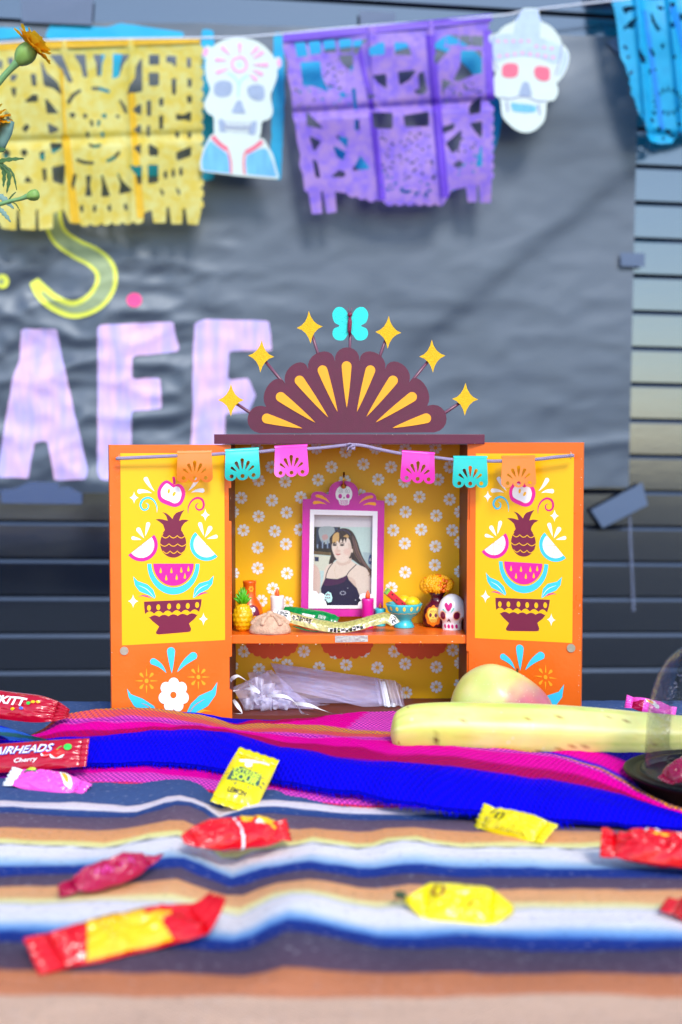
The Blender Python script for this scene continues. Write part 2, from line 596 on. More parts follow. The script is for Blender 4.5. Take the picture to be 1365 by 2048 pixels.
# ================================================================ dark ribbed wall of lapped planks
WO = P(682.5, 888, 2.6)
yaw = math.radians(7.0)
W = Plane(WO, Vector((math.cos(yaw), math.sin(yaw), -0.0165)), Vector((0.0165, 0, 1)))
b481, b984 = W.loc(1365, 481)[1], W.loc(1365, 984)[1]
PITCH = (b481 - b984) / 7.0
m_plank = mat('wall_paint', (9, 15, 30), 0.14, 0.8, 0.12, 5.0, 0.04, 60, rvar=0.04, ior=2.0, tint=(0.76, 0.88, 1.0), stretch=(0.35, 1, 1))
m_gap = mat('wall_backing', (10, 11, 12), 0.8, 0.2, 0.0)
wall = empty('plank_wall', (WO.x, WO.y, 0), 'dark painted wall of narrow horizontal planks behind the table', 'wall')
gb = MB()
b_lo = W.loc(682, 2048)[1] - 0.75
gb.box(W.at(0, 0, -0.035) + Vector((0, 0, 0.2)), 5.2, 0.02, 3.6, m_gap, (W.ex, -W.n, W.ez))
gb.build('backing', wall)
row0 = b481 - PITCH * 27
pm = MB()
Lh = 2.4
h = PITCH
sec = [(0.003, -0.022), (0.003, -0.001), (0.004, 0.0), (h - 0.007, 0.0), (h - 0.0005, -0.0042), (h + 0.002, -0.022)]
vs = []
for sx in (-Lh, Lh):
    for (bz, of) in sec: vs.append(W.ex * sx + W.ez * (bz) + W.n * of)
ns = len(sec)
fs = [(i, (i + 1) % ns, ns + (i + 1) % ns, ns + i) for i in range(ns)] + [tuple(range(ns))[::-1], tuple(range(ns, 2 * ns))]
pm.add(vs, fs, m_plank, False)
for r in range(0, 42):
    if r == 0:
        first = pm.build('plank', wall)
        # mesh was built relative to the wall origin; shift it back so one mesh serves every row
        for v in first.data.vertices: v.co += origin_of(wall)
        bmx = bmesh.new(); bmx.from_mesh(first.data); bmesh.ops.recalc_face_normals(bmx, faces=bmx.faces); bmx.to_mesh(first.data); bmx.free()
        o = first
    else:
        o = first.copy(); COL.objects.link(o); o.parent = wall
    o.location = W.at(random.uniform(-0.02, 0.02), row0 + r * PITCH, random.uniform(-0.0008, 0.0008)) - wall.location

# ================================================================ black paper banner with painted words
def crease(px, py):
    p = Vector((px, py, 0))
    d = 0.0
    q = Vector((px / 150.0, py / 62.0, 1.3))
    left = max(0.15, min(1.0, (620 - px) / 350.0)) * max(0.15, min(1.0, (py - 380) / 200.0))
    n1 = noise.noise(q); n2 = noise.noise(Vector((px / 60.0 + py / 200.0, py / 38.0, 4.1)))
    d += left * (0.0075 * (1 - abs(n1) * 2.4) + 0.0036 * (1 - abs(n2) * 2.2))
    d += 0.006 * noise.noise(Vector((px / 420.0, py / 300.0, 9.0)))
    d += 0.0006 * noise.noise(Vector((px / 45.0, py / 30.0, 2.0))) + 0.0022 * max(0, 0.28 - abs(noise.noise(Vector((px / 170.0 + py / 300.0, py / 150.0, 6.0)))))
    # long diagonal fold from the right edge down to the middle
    L = math.hypot(470, 380); t = ((px - 1262) * (-470) + (py - 345) * 380) / (L * L)
    s = ((px - 1262) * 380 + (py - 345) * 470) / L
    if -0.1 < t < 1.15:
        k = math.exp(-(s / 26.0) ** 2) * min(1, max(0, (1.15 - t) * 3)) * min(1, max(0, (t + 0.1) * 8))
        d += -0.0030 * math.tanh(s / 16.0) * min(1, max(0, (1.15 - t) * 3)) * min(1, max(0, (t + 0.1) * 8)) * math.exp(-(s / 150.0) ** 2)
    # soft bulge by the right edge and a fold along the lower hem
    d += 0.012 * math.exp(-((px - 1120) / 120.0) ** 2 - ((py - 190) / 90.0) ** 2)
    d += 0.004 * math.exp(-((py - 925 + (px - 900) * 0.12) / 12.0) ** 2) * min(1, max(0, (px - 780) / 200))
    return d

def onpaper(px, py, off=0.0):
    return W.px(px, py, 0.010 + crease(px, py) + off)

m_paper = mat('black_paper', (56, 66, 84), 0.48, 0.55, 0.10, 12.0, 0.08, 40, rvar=0.05, ior=1.76, tint=(0.82, 0.92, 1.0))
pap = MB()
pus = [(-330 + 8 * i) for i in range(202)]
pvs = [j / 118.0 for j in range(119)]
def paper_pt(u, v):
    t = (u + 330) / 1608.0
    top = 44 + 30 * max(0, (u - 300) / 950.0) + 3 * noise.noise(Vector((u / 90.0, 0, 0)))
    bot = 992 - 18 * t + 4 * noise.noise(Vector((u / 120.0, 5, 0)))
    edge = u - (max(0, u - 900) / 378.0) * (v * 20)
    return onpaper(edge, top + (bot - top) * v)
pap.grid(paper_pt, pus, pvs[::-1], m_paper)
c0 = W.px(480, 985, 0.012)
banner = tag(pap.build('paper_banner', loc=c0), 'big wrinkled black paper sheet with hand painted letters taped on the plank wall', 'paper banner')
for p in banner.data.polygons: pass

m_lilac = mat('lilac_paint', (176, 166, 226), 0.6, 0.3, 0.10, 22.0, 0.25, 60, stretch=(2.6, 1, 0.45), rgb2=(216, 178, 220))
m_yel_edge = mat('lime_yellow_paint', (226, 232, 92), 0.6, 0.3, 0.08, 30)
m_yel_in = mat('thin_lime_paint', (150, 166, 128), 0.6, 0.3, 0.15, 40, stretch=(1, 1, 6))
m_pinkdot = mat('pink_paint', (238, 70, 136), 0.6, 0.3, 0.08, 30)
m_turq = mat('turquoise_paint', (20, 160, 205), 0.55, 0.3, 0.12, 14, stretch=(1, 1, 4))

def painted(name, polys, m, off=0.0016, step=7):
    mb = MB()
    xs = [p[0] for q in polys for p in q]; ys = [p[1] for q in polys for p in q]
    mb.mask(lambda X, Y: sd_union(X, Y, polys), (min(xs) - 8, min(ys) - 8, max(xs) + 8, max(ys) + 8), step, onpaper, m, off)
    return mb.build(name, banner)

Z3 = lambda pts: shift(pts, 0.4103, 0, 430)
def rough_edges(pts, amp=2.0):
    out = []
    n = len(pts)
    for i in range(n):
        a, b = pts[i], pts[(i + 1) % n]
        k = max(1, int(math.hypot(b[0] - a[0], b[1] - a[1]) / 14))
        for j in range(k):
            t = j / k
            x, y = a[0] + (b[0] - a[0]) * t, a[1] + (b[1] - a[1]) * t
            out.append((x + amp * noise.noise(Vector((x / 20, y / 20, 0))), y + amp * noise.noise(Vector((x / 20, y / 20, 7)))))
    return out
painted('painted_letter', [rough_edges(Z3([(103, 555), (277, 555), (300, 670), (335, 830), (385, 1050), (430, 1240), (418, 1290), (265, 1293), (250, 1200), (232, 1100), (170, 1110), (152, 1200), (140, 1285), (0, 1278), (-12, 1262), (20, 1050), (62, 800), (98, 700)]))], m_lilac)
painted('painted_letter', [rough_edges(Z3([(477, 538), (845, 518), (877, 665), (645, 690), (645, 800), (782, 793), (790, 945), (642, 957), (642, 1292), (492, 1292), (476, 1255)]))], m_lilac)
painted('painted_letter', [rough_edges(Z3([(950, 525), (1000, 508), (1312, 515), (1328, 660), (1116, 665), (1112, 803), (1212, 795), (1247, 880), (1212, 962), (1100, 968), (1096, 1150), (1320, 1150), (1320, 1292), (922, 1292), (940, 1000), (943, 640)]))], m_lilac)
S_pts = Z3([(262, -60), (262, 30), (292, 105), (375, 165), (455, 205), (512, 262), (518, 335), (478, 405), (415, 448), (345, 460), (262, 425), (205, 375), (165, 320)])
painted('painted_letter', [stroke(S_pts, [34, 36, 38, 40, 42, 44, 44, 42, 38, 35, 33, 31, 20])], m_yel_edge, step=5)
painted('brush_streak', [stroke(S_pts[:-1], [20, 22, 24, 26, 28, 28, 27, 25, 18, 13, 10, 6])], m_yel_in, off=0.0028, step=4)
painted('painted_dot', [ell(6, 563, 13, 15)], m_yel_edge, step=4)
painted('brush_streak', [ell(3, 563, 5, 6)], m_yel_in, off=0.0028, step=3)
painted('painted_dot', [ell(269, 600, 15.5, 14)], m_pinkdot, step=4)
# turquoise words mostly hidden behind the paper flags
painted('painted_letter', [rough_edges([(404, 58), (428, 60), (432, 200), (428, 360), (404, 362), (400, 200)])], m_turq)
painted('painted_letter', [rough_edges([(548, 64), (568, 66), (570, 200), (562, 360), (540, 358), (545, 200)])], m_turq)
painted('painted_letter', [rough_edges([(100, 50), (216, 54), (240, 46), (368, 64), (366, 80), (250, 84), (238, 150), (222, 300), (240, 328), (330, 332), (330, 352), (190, 352), (186, 300), (205, 110), (150, 90), (90, 76)])], m_turq)
painted('painted_letter', [rough_edges([(-220, 58), (60, 54), (60, 74), (-60, 84), (-40, 300), (60, 320), (100, 300), (140, 290), (130, 322), (40, 350), (-90, 330), (-120, 100), (-220, 84)])], m_turq)
ringO = [stroke([(840 + 148 * math.cos(a), 228 + 152 * math.sin(a)) for a in [2 * math.pi * k / 16 for k in range(17)]], 34)]
painted('painted_letter', ringO, m_turq)
painted('painted_letter', [rough_edges([(590, 78), (720, 66), (728, 92), (640, 100), (650, 170), (720, 190), (712, 300), (660, 350), (640, 330), (680, 280), (676, 210), (600, 190)])], m_turq)

# tape
m_tape = mat('grey_tape', (74, 92, 122), 0.38, 0.5, 0.06, 20, 0.1, 80)
m_tape2 = mat('clear_tape', (60, 84, 130), 0.22, 0.6, 0.05, 20, alpha=0.75)
def tape(pts, label, m=m_tape, off=0.0165):
    mb = MB()
    mb.poly(pts, lambda x, y, o: W.px(x, y, off + o + 0.0015 * noise.noise(Vector((x / 30, y / 30, 1)))), m, 0.0004)
    c = W.px(sum(p[0] for p in pts) / len(pts), max(p[1] for p in pts), off)
    tag(mb.build('tape_strip', loc=c), label, 'tape', 'tape strips holding the paper')
tape([(42, -14), (188, -6), (184, 50), (44, 44)], 'wide grey tape strip above the yellow cut paper flag')
tape([(720, 20), (792, 26), (788, 62), (720, 54)], 'short grey tape strip above the purple cut paper flag')
tape([(1242, 505), (1290, 507), (1290, 534), (1242, 532)], 'small grey tape square halfway up the paper right edge')
tape([(1182, 1020), (1285, 965), (1296, 1010), (1206, 1056)], 'slanted grey tape strip at the lower right paper corner')
tape([(1214, 84), (1248, 62), (1262, 96), (1236, 108)], 'grey tape corner beside the bright blue flag')
tape([(2, 962), (166, 966), (164, 1008), (2, 1006)], 'bluish clear tape along the paper hem below the painted letter A', m_tape2)

# faint pale drip on the wall planks
dm = MB()
m_drip = mat('pale_drip', (120, 130, 160), 0.5, 0.4, 0.1, 30, alpha=0.45)
dm.ribbon(stroke([(1260, 1026), (1262, 1090), (1265, 1150), (1268, 1222)], [5, 6, 5, 7]), lambda x, y, o: W.px(x, y, 0.003 + o), m_drip)
dm.build('paint_drip', wall)

# ================================================================ string and hanging papers
FO = 0.085
def WF(px, py, off=0.0): return W.px(px, py, FO + off)
m_cord = mat('white_cord', (205, 210, 225), 0.7, 0.3, 0.05)
st = MB()
spts = [(-240, 108), (0, 86), (130, 80), (400, 76), (480, 75), (566, 68), (700, 55), (985, 33), (1040, 24), (1100, 16), (1218, 2), (1300, -6), (1500, -20)]
st.tube([WF(x, y, 0.0) for x, y, in catmull(spts, 4)], 0.0021, m_cord, 6)
tag(st.build('bunting_string', loc=WF(682, 60)), 'thin white string carrying the cut paper flags and skull drawings', 'string')

def tissue(name, rgb, t=0.42, rough=0.45, rgb2=None):
    return mat(name, rgb, rough, 0.4, 0.16, 55, 0.5, 55, translucent=t, sheen=0.05, rgb2=rgb2)
m_tyel = tissue('yellow_tissue', (242, 216, 84), rgb2=(244, 234, 142)); m_tyel_fold = tissue('yellow_tissue_doubled', (240, 188, 24), 0.25)
m_tpur = tissue('purple_tissue', (146, 112, 238), rgb2=(186, 146, 226)); m_tpur_fold = tissue('purple_tissue_doubled', (112, 66, 212), 0.25)
m_tblu = tissue('blue_tissue', (20, 182, 252), 0.35); m_tblu_fold = tissue('blue_tissue_doubled', (0, 140, 235), 0.25)

def scallops_right(x, y0, y1, r):
    pts = []; y = y0
    n = int(round((y1 - y0) / (2 * r)))
    st_ = (y1 - y0) / n
    for i in range(n):
        for k in range(7):
            w = -math.pi / 2 + math.pi * k / 6
            pts.append((x + r * 0.75 * math.cos(w), y0 + st_ * (i + 0.5) + st_ / 2 * math.sin(w)))
    return pts
def scallops_bottom(x0, x1, y0, y1, r):
    pts = []
    n = max(1, int(round(abs(x1 - x0) / (2 * r))))
    for i in range(n):
        for k in range(7):
            w = math.pi * k / 6
            t = (i + 0.5 - 0.5 * math.cos(w)) / n
            pts.append((x0 + (x1 - x0) * t, y0 + (y1 - y0) * t + r * 0.7 * math.sin(w)))
    return pts

def pleat(px, py, lines, hline=None):
    d = 0.0
    for (x0, x1, amp) in lines:
        d += amp * math.exp(-((px - x0 - (x1 - x0) * py / 450.0) / 7.0) ** 2)
    if hline:
        d += hline[2] * math.exp(-((py - hline[0] - hline[1] * px) / 9.0) ** 2)
    return d

def flag(name, label, cat, outer, holes, box, m, mfold, folds, hline, header, step, wav):
    root = empty(name, WF((box[0] + box[2]) / 2, box[3]), label, cat, 'cut paper flags on the string')
    def fn(x, y, o):
        d = pleat(x, y, folds, hline) + wav * noise.noise(Vector((x / 110.0, y / 130.0, box[0] * 0.01))) * min(1, (y - box[1]) / 80.0 + 0.1)
        return WF(x, y, o + d - 0.002)
    mb = MB(); mb.mask(cut(outer, holes, 1.7), box, step, fn, m)
    mb.build('cut_sheet', root)
    hb = MB(); hb.poly(header, lambda x, y, o: fn(x, y, o), mfold, 0.0008, 0.002)
    hb.build('folded_hem', root)
    for (x0, x1, y0, y1, w) in [f + () for f in fold_strips[name]]:
        fb = MB()
        fb.mask(cut([[(x0 - w, y0), (x0 + w, y0), (x1 + w, y1), (x1 - w, y1)]], [hh for hh in holes]), (min(x0, x1) - w - 2, y0 - 2, max(x0, x1) + w + 2, y1 + 2), 3, fn, mfold, 0.0012)
        fb.build('pleat', root)
    return root

Z6 = lambda pts: shift(pts, 0.3077, 0, 60)
yo = [(-60, 92), (120, 82), (400, 76)] + scallops_right(400, 90, 420, 11) + \
     Z6([(1315, 1150), (1290, 1268), (1222, 1262), (1205, 1160), (1190, 1160), (1185, 1262), (1115, 1262), (1100, 1150), (1085, 1150), (1080, 1255), (1000, 1255), (990, 1190)]) + \
     [(304, 420), (288, 426)] + scallops_bottom(288, 160, 440, 446, 11) + [(155, 448), (140, 446), (128, 420)] + \
     Z6([(345, 1190), (345, 1290), (255, 1300), (248, 1165), (235, 1165), (232, 1300), (135, 1295), (125, 1165), (112, 1165), (105, 1300), (15, 1290)]) + [(-10, 430), (-60, 430)]
holes_y = [Z6(q) for q in [
    [(330, 165), (400, 165), (440, 260), (470, 335), (450, 335), (400, 250)], [(490, 165), (552, 165), (558, 250), (568, 300), (548, 305), (530, 230)],
    [(612, 165), (680, 165), (660, 220), (655, 295), (635, 295), (632, 220)], [(742, 160), (838, 165), (800, 220), (770, 300), (738, 312)],
    [(920, 190), (922, 395), (830, 415), (850, 360), (885, 310), (890, 240)], [(270, 205), (300, 280), (370, 340), (405, 420), (350, 375), (292, 360)],
    [(300, 450), (345, 500), (375, 538), (310, 538)], [(315, 610), (375, 640), (375, 655), (325, 670)], [(330, 738), (400, 740), (400, 760), (345, 800)],
    [(345, 895), (420, 880), (415, 970), (410, 1000), (350, 980)], [(975, 165), (1032, 165), (1032, 222), (975, 222)], [(1088, 172), (1142, 175), (1142, 235), (1120, 210), (1088, 205)],
    [(1220, 185), (1238, 185), (1238, 240), (1222, 240)], [(972, 282), (1030, 282), (1030, 355), (1000, 360), (975, 358)], [(1122, 320), (1142, 320), (1140, 415), (1125, 415)],
    [(1225, 320), (1242, 320), (1242, 365), (1228, 368)], [(1222, 432), (1244, 432), (1242, 470), (1225, 470)], [(960, 465), (978, 460), (978, 555), (962, 555)], [(1040, 450), (1058, 445), (1058, 490), (1042, 490)],
    [(1040, 560), (1058, 560), (1056, 640), (1042, 640)], [(1150, 550), (1190, 560), (1238, 535), (1238, 590), (1200, 578), (1152, 582)], [(860, 515), (915, 485), (915, 545), (870, 530)],
    [(868, 645), (912, 618), (912, 670), (880, 660)], [(870, 760), (912, 745), (912, 805), (890, 790)], [(972, 745), (1025, 775), (1025, 815), (975, 812)], [(1152, 800), (1240, 762), (1238, 815), (1155, 845)],
    [(850, 885), (918, 885), (918, 1010), (895, 1000), (885, 940)], [(968, 880), (1025, 880), (1025, 985), (970, 995)], [(478, 940), (495, 940), (480, 1020), (488, 1060), (462, 1010)],
    [(565, 950), (590, 950), (580, 1010), (595, 1075), (560, 1075), (570, 1010)], [(665, 945), (680, 990), (712, 1075), (665, 1080), (670, 1010)], [(768, 935), (790, 980), (855, 1045), (780, 1062), (790, 1000)],
    [(55, 185), (85, 185), (85, 235), (60, 215)], [(0, 200), (12, 200), (12, 245), (0, 250)], [(205, 290), (230, 290), (235, 360), (215, 358)], [(75, 295), (110, 295), (95, 325), (75, 330)], [(78, 380), (102, 380), (98, 430), (88, 420)],
    [(168, 465), (215, 425), (242, 425), (242, 462)], [(35, 530), (60, 560), (85, 640), (50, 600)], [(150, 640), (175, 615), (190, 630), (165, 662)], [(25, 790), (45, 775), (65, 800), (50, 830), (28, 830)], [(140, 795), (158, 775), (178, 795), (160, 822)],
    [(262, 800), (285, 790), (288, 845), (268, 840)], [(165, 985), (180, 955), (205, 985)], [(280, 905), (298, 905), (300, 975), (288, 978)], [(440, 470), (470, 420), (520, 390), (525, 396), (478, 432), (450, 478)],
    [(600, 375), (650, 375), (712, 395), (708, 405), (650, 388), (602, 384)], [(780, 455), (815, 500), (825, 540), (815, 535), (795, 490)], [(500, 838), (550, 855), (608, 860), (605, 870), (550, 868), (505, 850)], [(695, 850), (740, 825), (775, 790), (778, 800), (745, 838), (700, 858)],
    [(455, 550), (475, 540), (488, 555), (475, 570)], [(548, 545), (565, 555), (562, 568), (548, 570)], [(665, 558), (685, 545), (688, 572)], [(758, 555), (775, 560), (770, 572)], [(580, 742), (620, 752), (658, 745), (650, 755), (620, 762), (590, 755)],
    [(590, 590), (600, 590), (605, 620), (597, 622)], [(640, 590), (648, 590), (645, 622), (638, 620)], [(562, 670), (575, 665), (578, 695), (568, 695)], [(665, 665), (675, 670), (672, 695), (663, 695)],
    [(1145, 665), (1162, 665), (1160, 695), (1148, 695)], [(1225, 665), (1240, 665), (1238, 700), (1228, 700)], [(962, 625), (972, 625), (970, 690), (960, 685)], [(1070, 935), (1080, 915), (1085, 955), (1075, 965)], [(1120, 925), (1130, 905), (1135, 945), (1125, 955)], [(1170, 915), (1180, 895), (1185, 935), (1175, 945)], [(1045, 1035), (1062, 1055), (1060, 1075)], [(1150, 1030), (1168, 1050), (1165, 1070)], [(525, 1150), (535, 1140), (540, 1175), (530, 1180)], [(610, 1150), (620, 1140), (622, 1175), (612, 1180)], [(705, 1150), (715, 1135), (720, 1170), (710, 1175)], [(810, 1140), (820, 1130), (828, 1165), (818, 1170)],
]]
fold_strips = {'cut_paper_flag': [(131, 152, 270, 446, 8), (262, 282, 180, 436, 7), (122, 131, 120, 270, 3)]}
flag('cut_paper_flag', 'yellow cut paper flag with a smiling sun face, hanging behind the marigolds', 'paper flag', [yo], holes_y,
     (-62, 72, 414, 462), m_tyel, m_tyel_fold, [(128, 132, 0.006), (262, 266, 0.006)], (285, -0.04, -0.006),
     [(-60, 88), (120, 80), (400, 74), (401, 86), (120, 96), (-60, 104)], 2.6, 0.010)

ZP = lambda pts: shift(pts, 0.3297, 560, 20)
po = ZP([(15, 150), (640, 90), (1285, 25)]) + \
     ZP([(1245, 200), (1265, 330), (1270, 560)]) + scallops_right(982, 210, 360, 9) + \
     ZP([(1285, 1040), (1280, 1170), (1215, 1170), (1208, 1065), (1195, 1065), (1195, 1165), (1140, 1165), (1130, 1075), (1040, 1095), (1020, 1135)]) + \
     scallops_bottom(890, 770, 405, 405, 10) + ZP([(620, 1160)]) + scallops_bottom(750, 694, 400, 386, 9) + ZP([(385, 1110), (335, 1100), (345, 1225), (285, 1235), (262, 1100), (250, 1100), (258, 1235), (195, 1238), (175, 1110)]) + \
     ZP([(150, 1095), (140, 1000), (118, 940), (125, 880), (105, 800), (95, 700), (80, 650), (70, 500), (45, 400), (50, 320), (20, 240)])
holes_p = [ZP(q) for q in [
    [(95, 205), (150, 200), (165, 275), (110, 282)], [(180, 198), (240, 192), (248, 258), (190, 268)], [(268, 192), (328, 185), (340, 250), (275, 255)], [(362, 185), (430, 180), (432, 255), (370, 255)], [(450, 190), (528, 182), (490, 215), (480, 262), (450, 262)],
    [(130, 322), (240, 315), (250, 400), (290, 490), (240, 470), (200, 455), (145, 455)], [(362, 280), (440, 275), (440, 365), (405, 345), (380, 320)], [(545, 235), (600, 205), (630, 200), (632, 265), (550, 272)], [(700, 200), (770, 205), (795, 270), (705, 268)],
    [(570, 400), (640, 392), (645, 470), (600, 440)], [(722, 378), (820, 370), (785, 420), (730, 450)], [(845, 390), (870, 380), (890, 490), (850, 470)], [(940, 210), (1000, 165), (1000, 205), (945, 265)], [(1015, 158), (1080, 155), (1080, 205), (1018, 208)], [(1098, 158), (1152, 158), (1155, 215), (1100, 215)], [(1170, 160), (1228, 165), (1228, 218), (1172, 215)],
    [(1105, 250), (1220, 250), (1222, 380), (1170, 390), (1080, 430), (1060, 420), (1100, 340)], [(935, 280), (990, 230), (1030, 232), (970, 300), (940, 330)], [(990, 425), (1035, 440), (990, 485)], [(1160, 575), (1215, 530), (1215, 600), (1170, 590)], [(1150, 590), (1215, 592), (1210, 620), (1155, 630)],
    [(560, 625), (680, 628), (680, 715), (568, 715)], [(755, 645), (900, 620), (900, 700), (765, 705)], [(985, 715), (1060, 690), (1050, 720), (990, 745)], [(1012, 810), (1100, 735), (1085, 830), (1050, 865)], [(1160, 690), (1222, 680), (1222, 770), (1185, 730)], [(1195, 945), (1222, 830), (1222, 945)], [(1055, 940), (1090, 915), (1120, 945)],
    [(165, 625), (200, 660), (255, 715), (170, 700)], [(185, 770), (245, 800), (210, 850)], [(345, 765), (410, 780), (405, 830)], [(330, 830), (395, 865), (385, 905), (350, 890)], [(445, 970), (490, 890), (540, 960)], [(205, 910), (225, 930), (240, 1015), (222, 1010)], [(320, 1010), (360, 975), (395, 990), (385, 1010)], [(458, 670), (478, 670), (478, 725), (460, 725)], [(440, 480), (455, 480), (465, 600), (455, 600)], [(520, 430), (548, 520), (575, 520), (540, 545)], [(820, 490), (860, 480), (880, 505), (840, 510)],
    [(595, 1020), (625, 1075), (615, 1075)], [(730, 1100), (800, 1098), (770, 1110)], [(925, 1020), (940, 1000), (938, 1025)], [(365, 510), (385, 500), (398, 520), (380, 530)],
]]
rnd = random.Random(3)
for k in range(95):
    x, y = rnd.uniform(600, 930), rnd.uniform(740, 1140)
    q = ZP([(x, y)])[0]
    holes_p.append(ell(q[0], q[1], rnd.uniform(0.2, 0.6), rnd.uniform(0.4, 2.0), rnd.uniform(0, 3), 6))
for k in range(90):
    x, y = rnd.choice([(rnd.uniform(90, 430), rnd.uniform(470, 600)), (rnd.uniform(260, 440), rnd.uniform(300, 480)), (rnd.uniform(980, 1220), rnd.uniform(430, 560)), (rnd.uniform(1060, 1200), rnd.uniform(760, 1000))])
    q = ZP([(x, y)])[0]
    holes_p.append(ell(q[0], q[1], rnd.uniform(0.2, 0.6), rnd.uniform(0.4, 2.0), rnd.uniform(0, 3), 6))
fold_strips['cut_paper_flag'] = [(745, 765, 225, 400, 7), (860, 890, 70, 395, 9), (718, 745, 95, 220, 5), (975, 982, 60, 200, 8)]
flag('cut_paper_flag', 'purple cut paper flag hanging between the two skull drawings', 'paper flag', [po], holes_p,
     (560, 22, 996, 436), m_tpur, m_tpur_fold, [(738, 768, 0.008), (858, 892, 0.008)], (262, -0.06, -0.008),
     [(567, 68), (780, 48), (985, 28), (985, 42), (780, 63), (567, 84)], 2.6, 0.014)

ZB = lambda pts: shift(pts, 0.1465, 1215, 0)
bo = [(1220, -60)] + ZB([(60, 40), (95, 130), (115, 230), (135, 380), (150, 520), (165, 680), (185, 790), (250, 900), (270, 1000), (310, 1060), (300, 1140), (330, 1200), (320, 1290), (370, 1340), (400, 1460), (450, 1580), (520, 1680), (545, 1840), (590, 1930), (720, 1965), (880, 1955), (930, 1880), (1030, 1860), (1200, 1840), (1600, 1700)]) + [(1500, 200), (1480, -60)]
holes_b = [ZB(q) for q in [[(215, 110), (300, 90), (380, 105), (350, 135), (290, 140), (260, 180), (225, 155)], [(290, 310), (400, 245), (365, 300), (355, 380), (295, 375)], [(600, 180), (640, 290), (720, 410), (690, 415), (620, 300)], [(860, 45), (910, 40), (920, 95), (870, 100)], [(980, 200), (1030, 190), (1030, 270), (985, 270)], [(435, 680), (470, 740), (520, 850), (480, 855), (450, 770)], [(560, 635), (600, 660), (645, 755), (615, 760)], [(690, 90), (760, 105), (750, 130), (700, 115)]]]
for k in range(16):
    a = 2 * math.pi * k / 16
    holes_b.append(ell(1337 + 26 * math.cos(a), 203 + 24 * math.sin(a), 4.4, 0.7, a, 8))
rnd = random.Random(5)
for k in range(34):
    x, y = rnd.uniform(240, 1000), rnd.uniform(300, 1900)
    if x < 250 + (y - 900) * 0.42: continue
    q = ZB([(x, y)])[0]
    if math.hypot(q[0] - 1337, q[1] - 203) < 36: continue
    holes_b.append(ell(q[0], q[1], rnd.uniform(1.5, 2.4), rnd.uniform(2, 4.5), rnd.uniform(0, 3), 6))
fold_strips['cut_paper_flag'] = [(1290, 1325, 20, 260, 5), (1345, 1400, 10, 200, 7)]
flag('cut_paper_flag', 'bright blue cut paper flag at the end of the string by the paper corner', 'paper flag', [bo], holes_b,
     (1214, -62, 1480, 300), m_tblu, m_tblu_fold, [(1275, 1310, 0.012), (1340, 1385, 0.012)], (140, 0.1, -0.008),
     [(1218, -60), (1480, -60), (1480, -40), (1218, -40)], 2.4, 0.016)

# skull drawings
m_card = mat('white_card', (198, 210, 206), 0.6, 0.3, 0.03, 30)
m_grey = mat('grey_crayon', (150, 165, 192), 0.7, 0.2, 0.15, 60)
m_dgrey = mat('pencil', (128, 134, 178), 0.7, 0.2, 0.1, 60)
m_pinkc = mat('pink_crayon', (226, 160, 200), 0.7, 0.2, 0.1, 60)
m_redc = mat('red_crayon', (220, 110, 135), 0.7, 0.2, 0.15, 60)
m_bluec = mat('blue_crayon', (110, 178, 240), 0.7, 0.2, 0.25, 40, stretch=(3, 3, 0.6))
m_greenc = mat('green_crayon', (170, 220, 215), 0.7, 0.2, 0.1, 60)
m_lilacc = mat('pale_lilac_crayon', (178, 196, 232), 0.7, 0.2, 0.15, 50)

def drawing(label, outline, marks, bend, box):
    root = empty('skull_drawing', WF((box[0] + box[2]) / 2, box[3], 0.006), label, 'paper cutout', 'skull drawings on the string')
    def fn(x, y, o):
        t = (x - box[0]) / (box[2] - box[0]) - 0.5; s = (y - box[1]) / (box[3] - box[1])
        return WF(x, y, 0.006 + o + bend * (t * t * 0.04 + 0.012 * s * (1 - s)))
    mb = MB(); mb.mask(lambda X, Y: sd_union(X, Y, outline), box, 5, fn, m_card, 0.0)
    mb.mask(lambda X, Y: sd_union(X, Y, outline), box, 5, fn, m_card, -0.0006)
    mb.build('card', root)
    lay = 0.0004
    for m, q in marks:
        lay += 0.00003
        mb = MB()
        if isinstance(q, tuple): mb.ribbon(stroke(q[0], q[1]), fn, m, lay)
        else: mb.fit(q, fn, m, 0, lay, 10)
        mb.build(m.name.split('.')[0] + '_mark', root)

ZA = lambda pts: shift(pts, 0.1514, 395, 60)
sk = ZA(catmull([(170, 770), (120, 640), (105, 480), (140, 320), (230, 200), (370, 125), (560, 105), (740, 130), (890, 215), (1000, 340), (1050, 480), (1055, 620), (1000, 780), (970, 860), (985, 980), (1000, 1080), (960, 1170), (880, 1200), (850, 1230), (845, 1320), (820, 1420), (740, 1510), (640, 1570), (540, 1585), (430, 1560), (330, 1500), (250, 1420), (220, 1330), (215, 1150), (150, 1110), (100, 1040), (92, 960), (140, 860)], 3, True))
jacket = ZA([(180, 1375), (230, 1385), (420, 1560), (640, 1560), (830, 1430), (880, 1430), (1000, 1650), (1085, 1975), (560, 1930), (40, 1865), (35, 1740), (80, 1560)])
ears = [ZA(ell(125, 290, 55, 90, 0.35)), ZA(ell(1070, 430, 45, 80, -0.1))]
mk = [(m_redc, e) for e in []]
